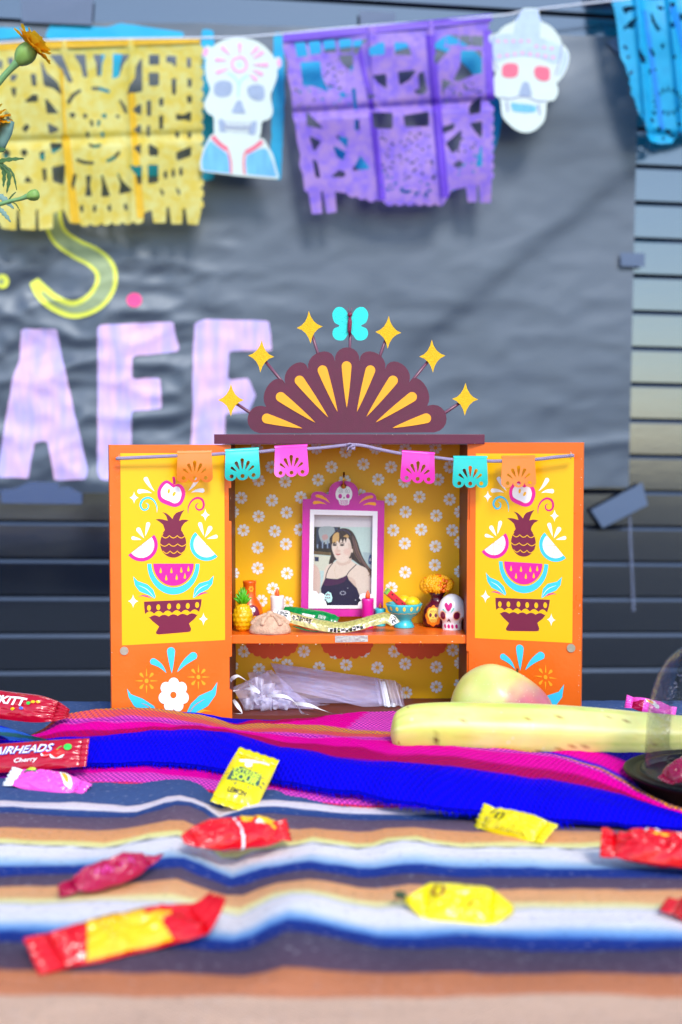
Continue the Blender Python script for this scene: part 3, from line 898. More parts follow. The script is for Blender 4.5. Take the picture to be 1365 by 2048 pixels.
marks = [(m_bluec, ZA([(170, 1450), (240, 1520), (400, 1640), (420, 1740), (430, 1890), (70, 1850), (60, 1720), (100, 1580)])),
         (m_bluec, ZA([(660, 1650), (860, 1560), (920, 1570), (1000, 1760), (1050, 1940), (660, 1905), (640, 1750)])),
         (m_redc, (ZA([(200, 1405), (300, 1510), (400, 1580)]), 9)), (m_redc, (ZA([(860, 1470), (760, 1550), (640, 1620)]), 9)),
         (m_redc, (ZA([(405, 1590), (440, 1740), (445, 1895)]), 4)), (m_redc, (ZA([(630, 1620), (615, 1740), (625, 1905)]), 4)),
         (m_grey, ZA(catmull([(240, 700), (330, 665), (440, 690), (465, 770), (430, 860), (320, 885), (235, 850), (220, 770)], 3, True))),
         (m_grey, ZA(catmull([(670, 750), (760, 720), (860, 735), (890, 810), (880, 910), (800, 935), (700, 890), (665, 820)], 3, True))),
         (m_grey, ZA([(530, 930), (580, 930), (640, 1105), (550, 1100), (450, 1095), (500, 980)])),
         (m_grey, ZA([(275, 1150), (340, 1180), (365, 1230), (350, 1320), (420, 1345), (560, 1365), (690, 1360), (715, 1210), (790, 1195), (770, 1380), (730, 1390), (650, 1362), (560, 1370), (400, 1350), (300, 1345)])),
         (m_pinkc, (ZA([(560, 360), (480, 390), (460, 460), (500, 530), (570, 550), (640, 510), (650, 440), (610, 370), (560, 360)]), 5)),
         (m_greenc, ZA(ell(557, 455, 22, 24))), (m_greenc, (ZA([(400, 565), (500, 630), (545, 720), (540, 880)]), 4)), (m_greenc, (ZA([(670, 600), (590, 650), (555, 730)]), 4)),
         (m_pinkc, ZA(ell(110, 290, 34, 62, 0.35))), (m_pinkc, ZA(ell(1082, 430, 26, 56, -0.1)))]
for (a, b) in [((300, 200), (440, 340)), ((215, 390), (400, 400)), ((215, 580), (430, 500)), ((560, 150), (565, 330)), ((820, 210), (690, 340)), ((900, 270), (720, 390)), ((980, 460), (720, 460)), ((890, 600), (720, 520)), ((800, 670), (690, 580))]:
    marks.append((m_pinkc, ZA(tear((a[0] * 0.75 + b[0] * 0.25), (a[1] * 0.75 + b[1] * 0.25), 26, b[0], b[1]))))
for k in range(8):
    marks.append((m_dgrey, (ZA([(370 + 45 * k, 1200 + k * 2), (372 + 45 * k, 1340 + k * 3)]), 1.6)))
marks.append((m_dgrey, (ZA([(350, 1275), (550, 1290), (710, 1285)]), 2.0)))
drawing('white paper skull in a blue jacket hanging between the yellow and purple flags', [sk, jacket] + ears, marks, 1.0, (396, 70, 566, 364))

ZC = lambda pts: shift(pts, 0.1392, 955, 0)
sk2 = ZC(catmull([(560, 290), (640, 140), (700, 118), (860, 125), (890, 210), (915, 300), (1060, 380), (1160, 500), (1230, 660), (1240, 800), (1180, 950), (1120, 1080), (1130, 1180), (1165, 1300), (1110, 1440), (1005, 1460), (990, 1600), (960, 1740), (860, 1850), (760, 1900), (640, 1900), (530, 1850), (440, 1770), (370, 1690), (345, 1600), (325, 1420), (240, 1370), (205, 1270), (230, 1140), (275, 1010), (235, 850), (215, 700), (250, 540), (380, 380)], 3, True))
brim = [ZC(catmull([(260, 480), (170, 520), (90, 620), (65, 740), (95, 860), (160, 980), (290, 1010), (330, 850), (330, 600)], 3, True)), ZC(catmull([(1220, 660), (1300, 720), (1325, 820), (1300, 950), (1240, 1080), (1150, 1180), (1100, 1120), (1120, 900)], 3, True))]
mk2 = [(m_lilacc, ZC([(560, 300), (640, 145), (860, 140), (910, 300), (890, 640), (510, 600), (520, 480)])),
       (m_lilacc, ZC(catmull([(240, 560), (330, 490), (500, 490), (700, 520), (930, 550), (1180, 650), (1220, 720), (1190, 880), (1100, 920), (980, 860), (760, 805), (500, 820), (330, 870), (280, 940), (240, 800)], 3, True))),
       (m_lilacc, ZC(catmull([(180, 540), (110, 640), (90, 740), (120, 850), (180, 950), (225, 940), (205, 760), (225, 600)], 3, True))),
       (m_lilacc, ZC(catmull([(1250, 720), (1300, 800), (1280, 930), (1200, 1080), (1160, 1080), (1220, 900)], 3, True))),
       (m_redc, ZC(catmull([(380, 930), (470, 905), (580, 930), (590, 1030), (560, 1100), (450, 1118), (365, 1090), (355, 1000)], 3, True))),
       (m_redc, ZC(catmull([(840, 960), (930, 950), (1030, 980), (1045, 1080), (1030, 1150), (930, 1165), (840, 1110), (818, 1030)], 3, True))),
       (m_grey, ZC([(650, 1190), (690, 1170), (740, 1190), (790, 1370), (690, 1390), (590, 1360)])),
       (m_bluec, ZC([(480, 1470), (600, 1490), (750, 1500), (860, 1530), (840, 1610), (700, 1620), (520, 1600), (490, 1540)])),
       (m_dgrey, (ZC([(330, 1400), (480, 1420), (600, 1390), (720, 1390), (820, 1440), (900, 1455), (1000, 1450)]), 2.5)),
       (m_dgrey, (ZC([(420, 1450), (440, 1610)]), 3)), (m_dgrey, (ZC([(880, 1500), (900, 1650)]), 3)),
       (m_dgrey, (ZC([(240, 480), (215, 700), (240, 850), (290, 1000)]), 2)), (m_dgrey, (ZC([(1215, 640), (1190, 850), (1120, 1080)]), 2))]
for k in range(8):
    mk2.append((m_pinkc, ZC(ell(300 + 110 * k, 590 + (k * 15 if k > 4 else 0), 26, 22)))); mk2.append((m_pinkc, ZC(ell(320 + 110 * k, 760 + abs(k - 3) * 16, 28, 24))))
drawing('white paper skull with a pale hat and red eyes hanging right of the purple flag', [sk2] + brim, mk2, -0.8, (960, 12, 1142, 268))

# ================================================================ table
m_wood = mat('table_board', (120, 110, 98), 0.6, 0.3, 0.1, 20)
m_leg = mat('table_leg_metal', (90, 92, 96), 0.4, 0.5, 0.05, metal=0.6)
TY0, TY1 = 0.43, 1.405
table = empty('folding_table', (0, 0.92, 0), 'long folding table under the striped blanket', 'table')
t = MB(); t.box(Vector((0, (TY0 + TY1) / 2, TZ - 0.029)), 1.9, TY1 - TY0, 0.026, m_wood, bev=0.006); t.build('table_top', table)
for sx in (-0.82, 0.82):
    for yy in (TY0 + 0.12, TY1 - 0.12):
        t = MB(); t.tube([(sx, yy, 0.0), (sx, yy, TZ - 0.042)], 0.014, m_leg, 10); t.build('leg', table)

# ================================================================ striped blanket on the table
def Yrow(py): return FPX * HT / (py - 888.0)
BT = 0.0         # the blanket's flat surface is the datum TZ
R_L0 = [(-200, 4), (0, 8), (100, 2), (200, 0), (260, -3), (300, 9), (340, 24), (365, 26), (400, 12), (430, -15), (460, -5), (500, 5), (540, 8), (600, 1), (700, -8), (800, -9), (960, -7), (1365, -10), (1600, -6)]
R_L1 = [(-200, 3), (0, 6), (100, 1), (200, -3), (300, 19), (350, 25), (400, 5), (440, -26), (470, -24), (504, -10), (574, -1), (633, 11), (677, -1), (728, -10), (783, 8), (828, 15), (883, 5), (933, -2), (1033, 2), (1183, -3), (1365, -4), (1600, 0)]
R_N1 = [(-200, 0), (0, 2), (200, 5), (300, 14), (350, 22), (400, 2), (440, -16), (465, -27), (500, -10), (540, 3), (620, 16), (680, 4), (740, -6), (830, 8), (900, 2), (1033, -3), (1365, -5), (1600, 0)]
R_L2 = [(-200, 0), (0, 8), (200, 8), (300, 0), (380, -8), (430, -14), (480, -17), (520, 10), (560, 40), (600, 38), (640, 26), (683, 13), (780, -7), (900, -4), (1000, -7), (1365, -12), (1600, -6)]
ROWS = [(Yrow(1628), R_L0), (Yrow(1708), R_L1), (Yrow(1755), R_N1), (Yrow(1898), R_L2)]
def blanket_h(X, Y):
    px = 682.5 + FPX * X / max(0.3, Y)
    if Y >= ROWS[0][0]:
        k = max(0.0, 1 - (Y - ROWS[0][0]) / 0.12)
        d = lerp_table(R_L0, px) * k
    elif Y <= ROWS[3][0]:
        k = max(0.0, 1 - (ROWS[3][0] - Y) / 0.07)
        d = lerp_table(R_L2, px) * k
    else:
        for i in range(3):
            ya, yb = ROWS[i][0], ROWS[i + 1][0]
            if yb <= Y <= ya:
                a = (ya - Y) / (ya - yb); a = a * a * (3 - 2 * a)
                d = lerp_table(ROWS[i][1], px) * (1 - a) + lerp_table(ROWS[i + 1][1], px) * a
                break
    z = d * Y / FPX
    z += 0.0018 * noise.noise(Vector((X * 22, Y * 30, 0.5))) + 0.0007 * noise.noise(Vector((X * 90, Y * 120, 2)))
    lip = 0.006 * math.exp(-((Y - 1.36) / 0.03) ** 2) * (1 if X > 0.18 else 0.3)
    return z * 0.9 + lip

STRIPES = [(1380, (66, 92, 140)), (1615, (66, 92, 140)), (1617, (226, 212, 214)), (1628, (232, 228, 236)), (1630, (54, 84, 140)), (1641, (44, 70, 130)), (1643, (96, 84, 104)), (1668, (112, 92, 108)), (1671, (226, 160, 108)),
           (1692, (236, 170, 110)), (1695, (240, 226, 140)), (1703, (240, 232, 170)), (1703.6, (70, 80, 110)), (1706.0, (90, 100, 130)), (1706.6, (238, 234, 232)), (1724, (236, 236, 240)), (1736, (176, 206, 228)), (1744, (120, 164, 212)), (1747, (30, 62, 146)),
           (1764, (34, 56, 134)), (1767, (84, 76, 98)), (1787, (98, 82, 98)), (1790, (226, 164, 112)), (1812, (232, 180, 126)), (1815, (238, 224, 150)), (1826, (236, 230, 190)), (1829, (196, 208, 226)), (1832, (238, 234, 232)), (1860, (226, 230, 236)), (1874, (130, 180, 226)), (1884, (70, 120, 196)),
           (1888, (28, 58, 142)), (1908, (32, 50, 120)), (1912, (74, 70, 90)), (1962, (92, 72, 88)), (1967, (196, 124, 84)), (2012, (206, 134, 96)), (2017, (214, 180, 154)), (2400, (214, 180, 154))]
SY = [(Yrow(p), lin(c)) for p, c in STRIPES]
def stripe_col(Y):
    if Y >= SY[0][0]: return SY[0][1]
    for i in range(len(SY) - 1):
        if SY[i + 1][0] <= Y <= SY[i][0]:
            a = (SY[i][0] - Y) / (SY[i][0] - SY[i + 1][0])
            return [SY[i][1][k] * (1 - a) + SY[i + 1][1][k] * a for k in range(3)]
    return SY[-1][1]
m_blanket = cloth_attr('blanket_wool', 1500.0, (0.05, 0.05, 0.09), 0.95, 0.42, 0.8)
ysb = [0.44 + 0.004 * i for i in range(27)] + [0.548 + 0.0014 * i for i in range(330)]
y = ysb[-1]
while y < 1.40: y += 0.008; ysb.append(y)
xsb = [-0.86 + 0.0105 * i for i in range(164)]
bb = MB(); cols = []; uvs = []
def overhang(Y):   # front flap hangs down, back flap hangs a little
    return 0
pts = []
for yy in ysb:
    for xx in xsb:
        pts.append(Vector((xx, yy, TZ + blanket_h(xx, yy))))
        wob = 0.0022 * noise.noise(Vector((xx * 40, yy * 10, 3))) + 0.0014 * noise.noise(Vector((xx * 260, yy * 60, 3)))
        c = stripe_col(yy + wob)
        dash = 1.0
        if abs(yy - Yrow(1704.8)) < 0.0016 and math.sin(xx * 900) > 0.2: c = lin((228, 232, 244))
        cols.append((min(.9, c[0] * 1.08), min(.9, c[1] * 1.02), c[2], 0.11)); uvs.append((xx, yy))
nx = len(xsb)
# flaps
for (row_y, sgn) in ((ysb[0], -1), (ysb[-1], 1)):
    pass
fs = []
for j in range(len(ysb) - 1):
    for i in range(nx - 1):
        a = j * nx + i
        fs.append((a, a + 1, a + nx + 1, a + nx))
base = len(pts)
for k, (dz, dy) in enumerate([(-0.006, -0.008), (-0.05, -0.012), (-0.14, -0.014), (-0.24, -0.012)]):
    for i, xx in enumerate(xsb):
        wv = 0.006 * math.sin(xx * 40 + k) * k
        pts.append(Vector((xx, ysb[0] + dy + wv, TZ + dz))); c = lin((214, 180, 154)); cols.append((c[0], c[1], c[2], 0.1)); uvs.append((xx, ysb[0] + dz))
for k in range(4):
    lo = base + k * nx; hi = (base + (k - 1) * nx) if k > 0 else 0
    for i in range(nx - 1): fs.append((lo + i, lo + i + 1, hi + i + 1, hi + i))
base2 = len(pts); lastrow = (len(ysb) - 1) * nx
for k, (dz, dy) in enumerate([(-0.004, 0.008), (-0.05, 0.012), (-0.15, 0.013)]):
    for i, xx in enumerate(xsb):
        wv = 0.006 * math.sin(xx * 33 + k) * k
        pts.append(Vector((xx, ysb[-1] + dy + wv, TZ + dz))); c = lin((66, 92, 140)); cols.append((c[0], c[1], c[2], 0.1)); uvs.append((xx, ysb[-1] - dz))
for k in range(3):
    lo = base2 + k * nx; hi = (base2 + (k - 1) * nx) if k > 0 else lastrow
    for i in range(nx - 1): fs.append((hi + i, hi + i + 1, lo + i + 1, lo + i))
bb.add(pts, fs, m_blanket, True); bb.cols = cols; bb.uvs = uvs
tag(bb.build('striped_blanket', loc=(0, 0.92, TZ + 0.002)), 'wool blanket with blue, orange and white stripes covering the table', 'blanket')

# ================================================================ magenta and blue woven shawl
m_shawl = cloth_attr('shawl_weave', 1550.0, (0.10, 0.005, 0.22), 0.85, 0.0, 0.9)
CO = {'gold': (226, 150, 10), 'salmon': (246, 96, 70), 'pink': (250, 84, 200), 'magenta': (232, 0, 150), 'crimson': (184, 4, 78), 'blue': (2, 4, 200), 'navy': (10, 12, 120), 'teal': (4, 120, 226), 'green': (8, 120, 92), 'red': (214, 50, 60), 'purple': (120, 20, 140)}
WV = {'gold': 0.6, 'salmon': 0.5, 'pink': 0.75, 'magenta': 0.12, 'crimson': 0.3, 'blue': 0.05, 'navy': 0.1, 'teal': 0.6, 'green': 0.6, 'red': 0.5, 'purple': 0.5}
UP = {  # px column: rows of the stripe borders, back to front
    -60: [1474, 1474, 1475, 1476, 1477, 1478, 1480, 1522],
    60: [1472, 1472, 1473, 1475, 1477, 1479, 1481, 1524],
    90: [1456, 1456, 1459, 1463, 1468, 1472, 1477, 1526],
    120: [1431, 1431, 1434, 1442, 1452, 1466, 1473, 1528],
    200: [1420, 1420, 1424, 1436, 1447, 1461, 1470, 1526],
    250: [1418, 1418, 1424, 1438, 1449, 1459, 1465, 1523],
    300: [1420, 1421, 1427, 1440, 1450, 1457, 1461, 1523],
    400: [1428, 1430, 1440, 1448, 1454, 1457, 1460, 1531],
    470: [1438, 1447, 1455, 1461, 1464, 1467, 1472, 1541],
    560: [1440, 1447, 1456, 1468, 1471, 1480, 1492, 1560],
    640: [1433, 1450, 1460, 1474, 1478, 1490, 1504, 1574],
    720: [1423, 1457, 1464, 1478, 1484, 1497, 1516, 1584],
    780: [1422, 1464, 1470, 1478, 1488, 1512, 1521, 1598],
    900: [1440, 1470, 1476, 1486, 1502, 1517, 1534, 1615],
    1000: [1450, 1490, 1494, 1500, 1508, 1530, 1543, 1624],
    1100: [1458, 1508, 1509, 1511, 1519, 1543, 1556, 1637],
    1200: [1462, 1540, 1541, 1543, 1548, 1564, 1577, 1645],
    1270: [1470, 1578, 1579, 1580, 1583, 1590, 1598, 1650],
    1340: [1480, 1614, 1615, 1616, 1617, 1619, 1622, 1653],
    1460: [1490, 1640, 1641, 1642, 1643, 1645, 1647, 1656]}
LO = {  # front edge of the lower layer
    -60: 1560, 90: 1566, 200: 1567, 300: 1569, 400: 1582, 440: 1587, 600: 1604, 740: 1614, 780: 1612, 830: 1612, 900: 1612, 1100: 1630, 1460: 1650}
UPK = sorted(UP)
def interp_cols(x, tab, keys):
    if x <= keys[0]: return tab[keys[0]]
    for i in range(len(keys) - 1):
        if x <= keys[i + 1]:
            a = (x - keys[i]) / (keys[i + 1] - keys[i])
            p0, p1, p2, p3 = [tab[keys[max(0, min(len(keys) - 1, i + k))]] for k in (-1, 0, 1, 2)]
            if isinstance(p1, list): return [q * (1 - a) + r * a for q, r in zip(p1, p2)]
            return p1 * (1 - a) + p2 * a
    return tab[keys[-1]]
YB0 = [(-60, 1.22), (150, 1.20), (222, 1.225), (440, 1.245), (500, 1.283), (800, 1.283), (860, 1.26), (900, 1.235), (1000, 1.19), (1200, 1.16), (1460, 1.13)]
HB6 = [(-60, 0.020), (90, 0.022), (200, 0.029), (500, 0.031), (800, 0.030), (1000, 0.029), (1150, 0.022), (1270, 0.012), (1340, 0.007), (1460, 0.005)]
HB7 = [(-60, 0.010), (700, 0.012), (900, 0.011), (1100, 0.008), (1340, 0.004), (1460, 0.004)]
def lint(tab, x):
    if x <= tab[0][0]: return tab[0][1]
    for i in range(len(tab) - 1):
        if x <= tab[i + 1][0]:
            a = (x - tab[i][0]) / (tab[i + 1][0] - tab[i][0]); return tab[i][1] * (1 - a) + tab[i + 1][1] * a
    return tab[-1][1]
seg_cols = ['back', 'gold', 'salmon', 'pink', 'magenta', 'crimson', 'blue']
def back_col(x, f):
    if x > 860:
        return 'navy' if f < 0.55 else ('magenta' if f < 0.9 else 'blue')
    v = (x - 455) / 330.0 + f * 0.35
    return 'blue' if v < 0.33 else 'crimson' if v < 0.62 else 'magenta' if v < 0.86 + f * 0.2 else 'pink'
SUB = [12, 4, 4, 4, 4, 4, 16]
shawl = empty('woven_shawl', (0, 1.1, TZ + BT), 'magenta, orange and blue woven shawl folded across the table before the altar', 'shawl')
mb = MB(); cols = []; uvs = []; pts = []
xs_ = list(range(-60, 1461, 8))
for x in xs_:
    b = interp_cols(x, UP, UPK)
    nz1 = lambda k: 1.5 * noise.noise(Vector((x / 38.0, k * 3.1, 0)))
    b = [v + nz1(i) * (0.6 if i in (0,) else 1.0) for i, v in enumerate(b)]
    for i in range(1, 8): b[i] = max(b[i], b[i - 1] + 0.15)
    y0 = lint(YB0, x)
    h6 = lint(HB6, x); y6 = FPX * (HT - h6) / (b[6] - 888)
    y6 = min(y6, y0 - 0.01)
    h7 = lint(HB7, x); y7 = min(FPX * (HT - h7) / (b[7] - 888), y6 - 0.008)
    n_all = 0
    prev = None; acc = 0.0
    for s in range(7):
        for k in range(SUB[s] + (1 if s == 6 else 0)):
            f = k / SUB[s]
            py = b[s] + (b[s + 1] - b[s]) * f
            if s < 6:
                t = (py - b[0]) / max(0.5, (b[6] - b[0]))
                Y = y0 + (y6 - y0) * t
            else:
                g_ = f
                Y = y6 + (y7 - y6) * (1 - (1 - g_) ** 1.25)
            p = P(x, py, Y)
            wrk = 0.0011 * noise.noise(Vector((p.x * 45, p.y * 28, 1))) + 0.0005 * noise.noise(Vector((p.x * 130, p.y * 90, 5)))
            k_f = min(1.0, n_all / 14.0) * (1 - max(0, (n_all - 42) / 8.0))
            wrk += 0.0042 * k_f * noise.noise(Vector((p.x * 11 + 0.03 * n_all, n_all * 0.11, 7))) + 0.0026 * k_f * (0.4 - abs(noise.noise(Vector((p.x * 16 - 0.05 * n_all, n_all * 0.16, 2)))))
            p = p + Vector((0, 0, wrk))
            if prev is not None: acc += (p - prev).length
            prev = p
            nm = back_col(x, f) if s == 0 else seg_cols[s]
            c = lin(CO[nm]); w = WV[nm]
            if s == 3 and (0.4 < f < 0.7): c = lin((214, 40, 190))
            if s == 1 and f > 0.6: c = lin((236, 120, 40))
            if s == 6 and f < 0.25: w = 0.3 * (1 - f * 4); 
            pts.append(p); cols.append((c[0], c[1], c[2], w)); uvs.append((p.x, acc * 0.42)); n_all += 1
rows_n = n_all
fs = []
for i in range(len(xs_) - 1):
    for j in range(rows_n - 1):
        a = i * rows_n + j
        fs.append((a, a + 1, a + rows_n + 1, a + rows_n))
mb.add(pts, fs, m_shawl, True)
# blue frayed front edge: tuck the edge under
base = len(mb.v); ev = []
for i, x in enumerate(xs_):
    e = pts[i * rows_n + rows_n - 1]
    fr = 0.0016 * noise.noise(Vector((x / 7.0, 1, 0))) + 0.0012 * noise.noise(Vector((x / 3.0, 4, 0)))
    ev.append(e + Vector((0, -0.0025 + fr, -0.0025 + fr * 0.5))); ev.append(e + Vector((0, 0.012, -0.005)))
c = lin(CO['blue'])
mb.v.extend(ev); mi_ = mb.mi(m_shawl)
for i in range(len(xs_) - 1):
    a0 = i * rows_n + rows_n - 1; a1 = a0 + rows_n
    b0 = base + 2 * i; b1 = base + 2 * (i + 1)
    for q in ((a0, b0, b1, a1), (b0, b0 + 1, b1 + 1, b1)):
        mb.f.append(q); mb.m.append(mi_); mb.s.append(True)
for e in ev: cols.append((c[0], c[1], c[2], 0.0)); uvs.append((e.x, e.z))
mb.cols = cols; mb.uvs = uvs
up_layer = mb.build('upper_layer', shawl)

# lower layer under the blue edge
lo_keys = sorted(LO)
mb = MB(); cols = []; uvs = []; pts = []
lo_c = [(0.0, 'crimson'), (0.22, 'crimson'), (0.26, 'magenta'), (0.52, 'magenta'), (0.56, 'pink'), (0.92, 'pink'), (0.94, 'red'), (1.0, 'red')]
xs_l = list(range(-60, 900, 8))
NL = 20
for x in xs_l:
    b = interp_cols(x, UP, UPK); bot = interp_cols(x, LO, lo_keys)
    bot += 1.6 * noise.noise(Vector((x / 40.0, 8, 0)))
    top = b[7] - 10
    bot_h = 0.0022
    fade = max(0.0, min(1.0, (900 - x) / 120.0))
    bot = max(bot, b[7] + 3) * 1.0
    yt = FPX * (HT - 0.0075) / (top - 888) ; yb = FPX * (HT - bot_h) / (bot - 888)
    acc = 0; prev = None
    for k in range(NL + 1):
        f = k / NL
        py = top + (bot - top) * f
        Y = yt + (yb - yt) * (1 - (1 - f) ** 1.3)
        p = P(x, py, Y) + Vector((0, 0, 0.0007 * noise.noise(Vector((x / 30.0, k * 0.4, 3)))))
        if prev is not None: acc += (p - prev).length
        prev = p
        nm = 'crimson'
        for (a, n_) in lo_c:
            if f >= a: nm = n_
        if x < 150 and f > 0.5: nm = 'purple' if f > 0.6 else 'magenta'
        c = lin(CO[nm]); pts.append(p); cols.append((c[0], c[1], c[2], WV[nm] if nm != 'magenta' else (0.1 if x < 420 else 0.45))); uvs.append((p.x, acc * 0.6))
    e = pts[-1]
    pts.append(e + Vector((0, 0.004, -0.004))); cols.append(cols[-1]); uvs.append(uvs[-1])
n_l = NL + 2
fs = []
for i in range(len(xs_l) - 1):
    for j in range(n_l - 1):
        a = i * n_l + j
        fs.append((a, a + 1, a + n_l + 1, a + n_l))
mb.add(pts, fs, m_shawl, True); mb.cols = cols; mb.uvs = uvs
mb.build('lower_layer', shawl)

# folded back end at the left: blue, teal and green bands lying diagonally
mb = MB(); cols = []; uvs = []; pts = []
nu_, nv_ = 26, 22
for i in range(nu_):
    u = i / (nu_ - 1)
    for j in range(nv_):
        v = j / (nv_ - 1)
        x = -70 + u * (20 + 160 * v)
        top = 1424 + 20 * u; 
        py = 1424 + 12 * u + v * (54 - 6 * u)
        hgt = 0.036 - 0.010 * v + 0.004 * math.sin(math.pi * v)
        Y = FPX * (HT - hgt) / (py - 888)
        p = P(x, py, Y) + Vector((0, 0, 0.001 * noise.noise(Vector((u * 6, v * 6, 2)))))
        d = v - 0.35 * u
        nm = 'blue' if d < 0.12 else 'teal' if d < 0.42 else 'green' if d < 0.62 else 'teal' if u > 0.5 else 'navy'
        c = lin(CO[nm]); pts.append(p); cols.append((c[0], c[1], c[2], WV[nm])); uvs.append((p.x, v * 0.07))
fs = []
for i in range(nu_ - 1):
    for j in range(nv_ - 1):
        a = i * nv_ + j
        fs.append((a, a + 1, a + nv_ + 1, a + nv_))
mb.add(pts, fs, m_shawl, True); mb.cols = cols; mb.uvs = uvs
mb.build('folded_end', shawl)

# loose blue threads along the frayed edge
m_thread = mat('blue_thread', (3, 5, 222), 0.9, 0.05, 0.0)
fr = MB()
rnd = random.Random(11)
for i in range(0, len(xs_) - 40):
    for k in range(5):
        e = pts[0]
        q = up_layer.data.vertices[i * rows_n + rows_n - 1].co + origin_of(shawl)
        q = q + Vector((rnd.uniform(-0.0014, 0.0014), -0.0012, -0.001))
        L = rnd.uniform(0.002, 0.0065)
        fr.tube([q, q + Vector((rnd.uniform(-0.0012, 0.0012), -L * 0.5, -L * 0.35)), q + Vector((rnd.uniform(-0.002, 0.002), -L * 0.75, -L * 0.8))], [0.00022, 0.0002, 0.00012], m_thread, 3, False)
o = fr.build('frayed_edge', shawl); o['kind'] = 'stuff'

# ================================================================ painted wooden altar cabinet
YF, YB = 1.297, 1.387
m_orange = mat('orange_paint', (242, 106, 20), 0.34, 0.5, 0.08, 22, 0.09, 300, rvar=0.10)
m_orange_edge = mat('orange_edge_paint', (216, 78, 4), 0.45, 0.4, 0.08, 40)
m_gold = mat('gold_wallpaper', (255, 186, 0), 0.42, 0.4, 0.04, 10)
m_brown = mat('brown_inner_paint', (108, 44, 28), 0.5, 0.4, 0.06, 20)
m_maroon = mat('maroon_paint', (90, 12, 50), 0.42, 0.5, 0.14, 120, 0.14, 1100, rvar=0.08)
m_yellow = mat('yellow_panel', (252, 188, 0), 0.34, 0.5, 0.03, 14)
m_white = mat('white_print', (240, 240, 240), 0.4, 0.4, 0.02)
m_pinkp = mat('pink_print', (244, 22, 150), 0.36, 0.5, 0.03)
m_dpink = mat('dark_pink_print', (206, 10, 120), 0.36, 0.5, 0.03)
m_cyan = mat('cyan_print', (60, 200, 232), 0.36, 0.5, 0.03)
m_maroonp = mat('maroon_print', (116, 18, 58), 0.36, 0.5, 0.05)
m_ambr = mat('amber_print', (252, 166, 34), 0.4, 0.4, 0.03)
m_steel = mat('magnet_steel', (190, 186, 168), 0.4, 0.5, 0.15, 300, metal=0.7)
m_redor = mat('red_orange_print', (232, 84, 22), 0.42, 0.4, 0.03)
m_greyline = mat('grey_print', (120, 120, 128), 0.5, 0.3, 0.0)

zbase = TZ + 0.0005
altar = empty('altar_cabinet', (P(699, 1400, YF).x, YF, zbase), 'orange wooden altar cabinet with open painted doors and a maroon fan on top', 'altar')
zt = P(700, 888.5, YF).z
xl_i, xr_i = P(456, 888, YF).x, P(936, 888, YF).x
wall_t = 0.0055
zsh_t = P(700, 1270, YF).z; zsh_b = P(700, 1287, YF).z

mb = MB(); mb.box(Vector(((xl_i + xr_i) / 2, YB + 0.003, (zbase + zt) / 2)), xr_i - xl_i + 2 * wall_t, 0.006, zt - zbase, m_gold); backp = mb.build('back_panel', altar)
for x in (xl_i - wall_t / 2, xr_i + wall_t / 2):
    mb = MB(); mb.box(Vector((x, (YF + YB) / 2 - 0.001, (zbase + zt) / 2)), wall_t, YB - YF - 0.002, zt - zbase - 0.0004, m_brown)
    sp = mb.build('side_panel', altar)
    mb = MB(); mb.box(Vector((x, YF - 0.0016, (zbase + zt) / 2)), wall_t, 0.0012, zt - zbase - 0.001, m_orange); mb.build('front_edge', sp)
mb = MB(); mb.box(Vector(((xl_i + xr_i) / 2, (YF + YB) / 2 - 0.001, zbase + 0.0035)), xr_i - xl_i - 0.0004, YB - YF - 0.002, 0.006, m_brown); mb.build('base_panel', altar)
mb = MB(); mb.box(Vector(((xl_i + xr_i) / 2, (YF + YB) / 2 - 0.001, (zsh_t + zsh_b) / 2)), xr_i - xl_i - 0.0004, YB - YF - 0.002, zsh_t - zsh_b, m_orange, bev=0.0004); shelf = mb.build('shelf', altar)
# metal label on the shelf edge
m_foil = mat('foil_label', (196, 196, 190), 0.35, 0.5, 0.25, 500, 0.4, 400, metal=0.5)
PF = Plane(P(700, 1000, YF), Vector((1, 0, 0)), Vector((0, 0, 1)))
mb = MB(); mb.poly([(670.5, 1271.5), (736, 1270.5), (736.5, 1283.5), (671, 1285)], PF.px, m_foil, 0.0003, 0.0006); mb.build('foil_label', shelf)

# mantel board
mx0, mx1 = P(428.5, 870, 1.286).x, P(970, 870, 1.286).x
zm_t, zm_b = P(700, 868, 1.286).z, P(700, 888.3, 1.286).z
mb = MB(); mb.box(Vector(((mx0 + mx1) / 2, (1.286 + YB + 0.008) / 2, (zm_t + zm_b) / 2)), mx1 - mx0, YB + 0.008 - 1.286, zm_t - zm_b - 0.0004, m_maroon, bev=0.0006); mb.build('mantel', altar)

# daisies printed on the back panel
PB = Plane(P(700, 1000, YB), Vector((1, 0, 0)), Vector((0, 0, 1)))
z7 = lambda p: (p[0] * .3663 + 450, p[1] * .3663 + 870)
z8 = lambda p: (p[0] * .3663 + 450, p[1] * .3663 + 1130)
dz = [z7(p) for p in [(185, 248), (330, 255), (510, 245), (583, 175), (757, 160), (908, 175), (838, 243), (980, 255), (1165, 243), (90, 343), (258, 357), (415, 340), (905, 352), (1063, 338), (1228, 352), (185, 445), (338, 423), (987, 420), (1155, 440), (102, 520), (273, 525), (410, 517), (920, 520), (1072, 517), (1242, 520), (180, 615), (334, 595), (983, 592), (1150, 608), (180, 727), (340, 755), (985, 750), (1147, 710), (262, 838), (910, 835), (255, 175), (660, 92), (655, 250), (175, 75), (500, 72), (825, 72), (985, 78), (1150, 70), (1228, 175), (742, 328), (580, 340), (90, 175), (1285, 420), (1285, 585), (1285, 745), (45, 420), (45, 755)]]
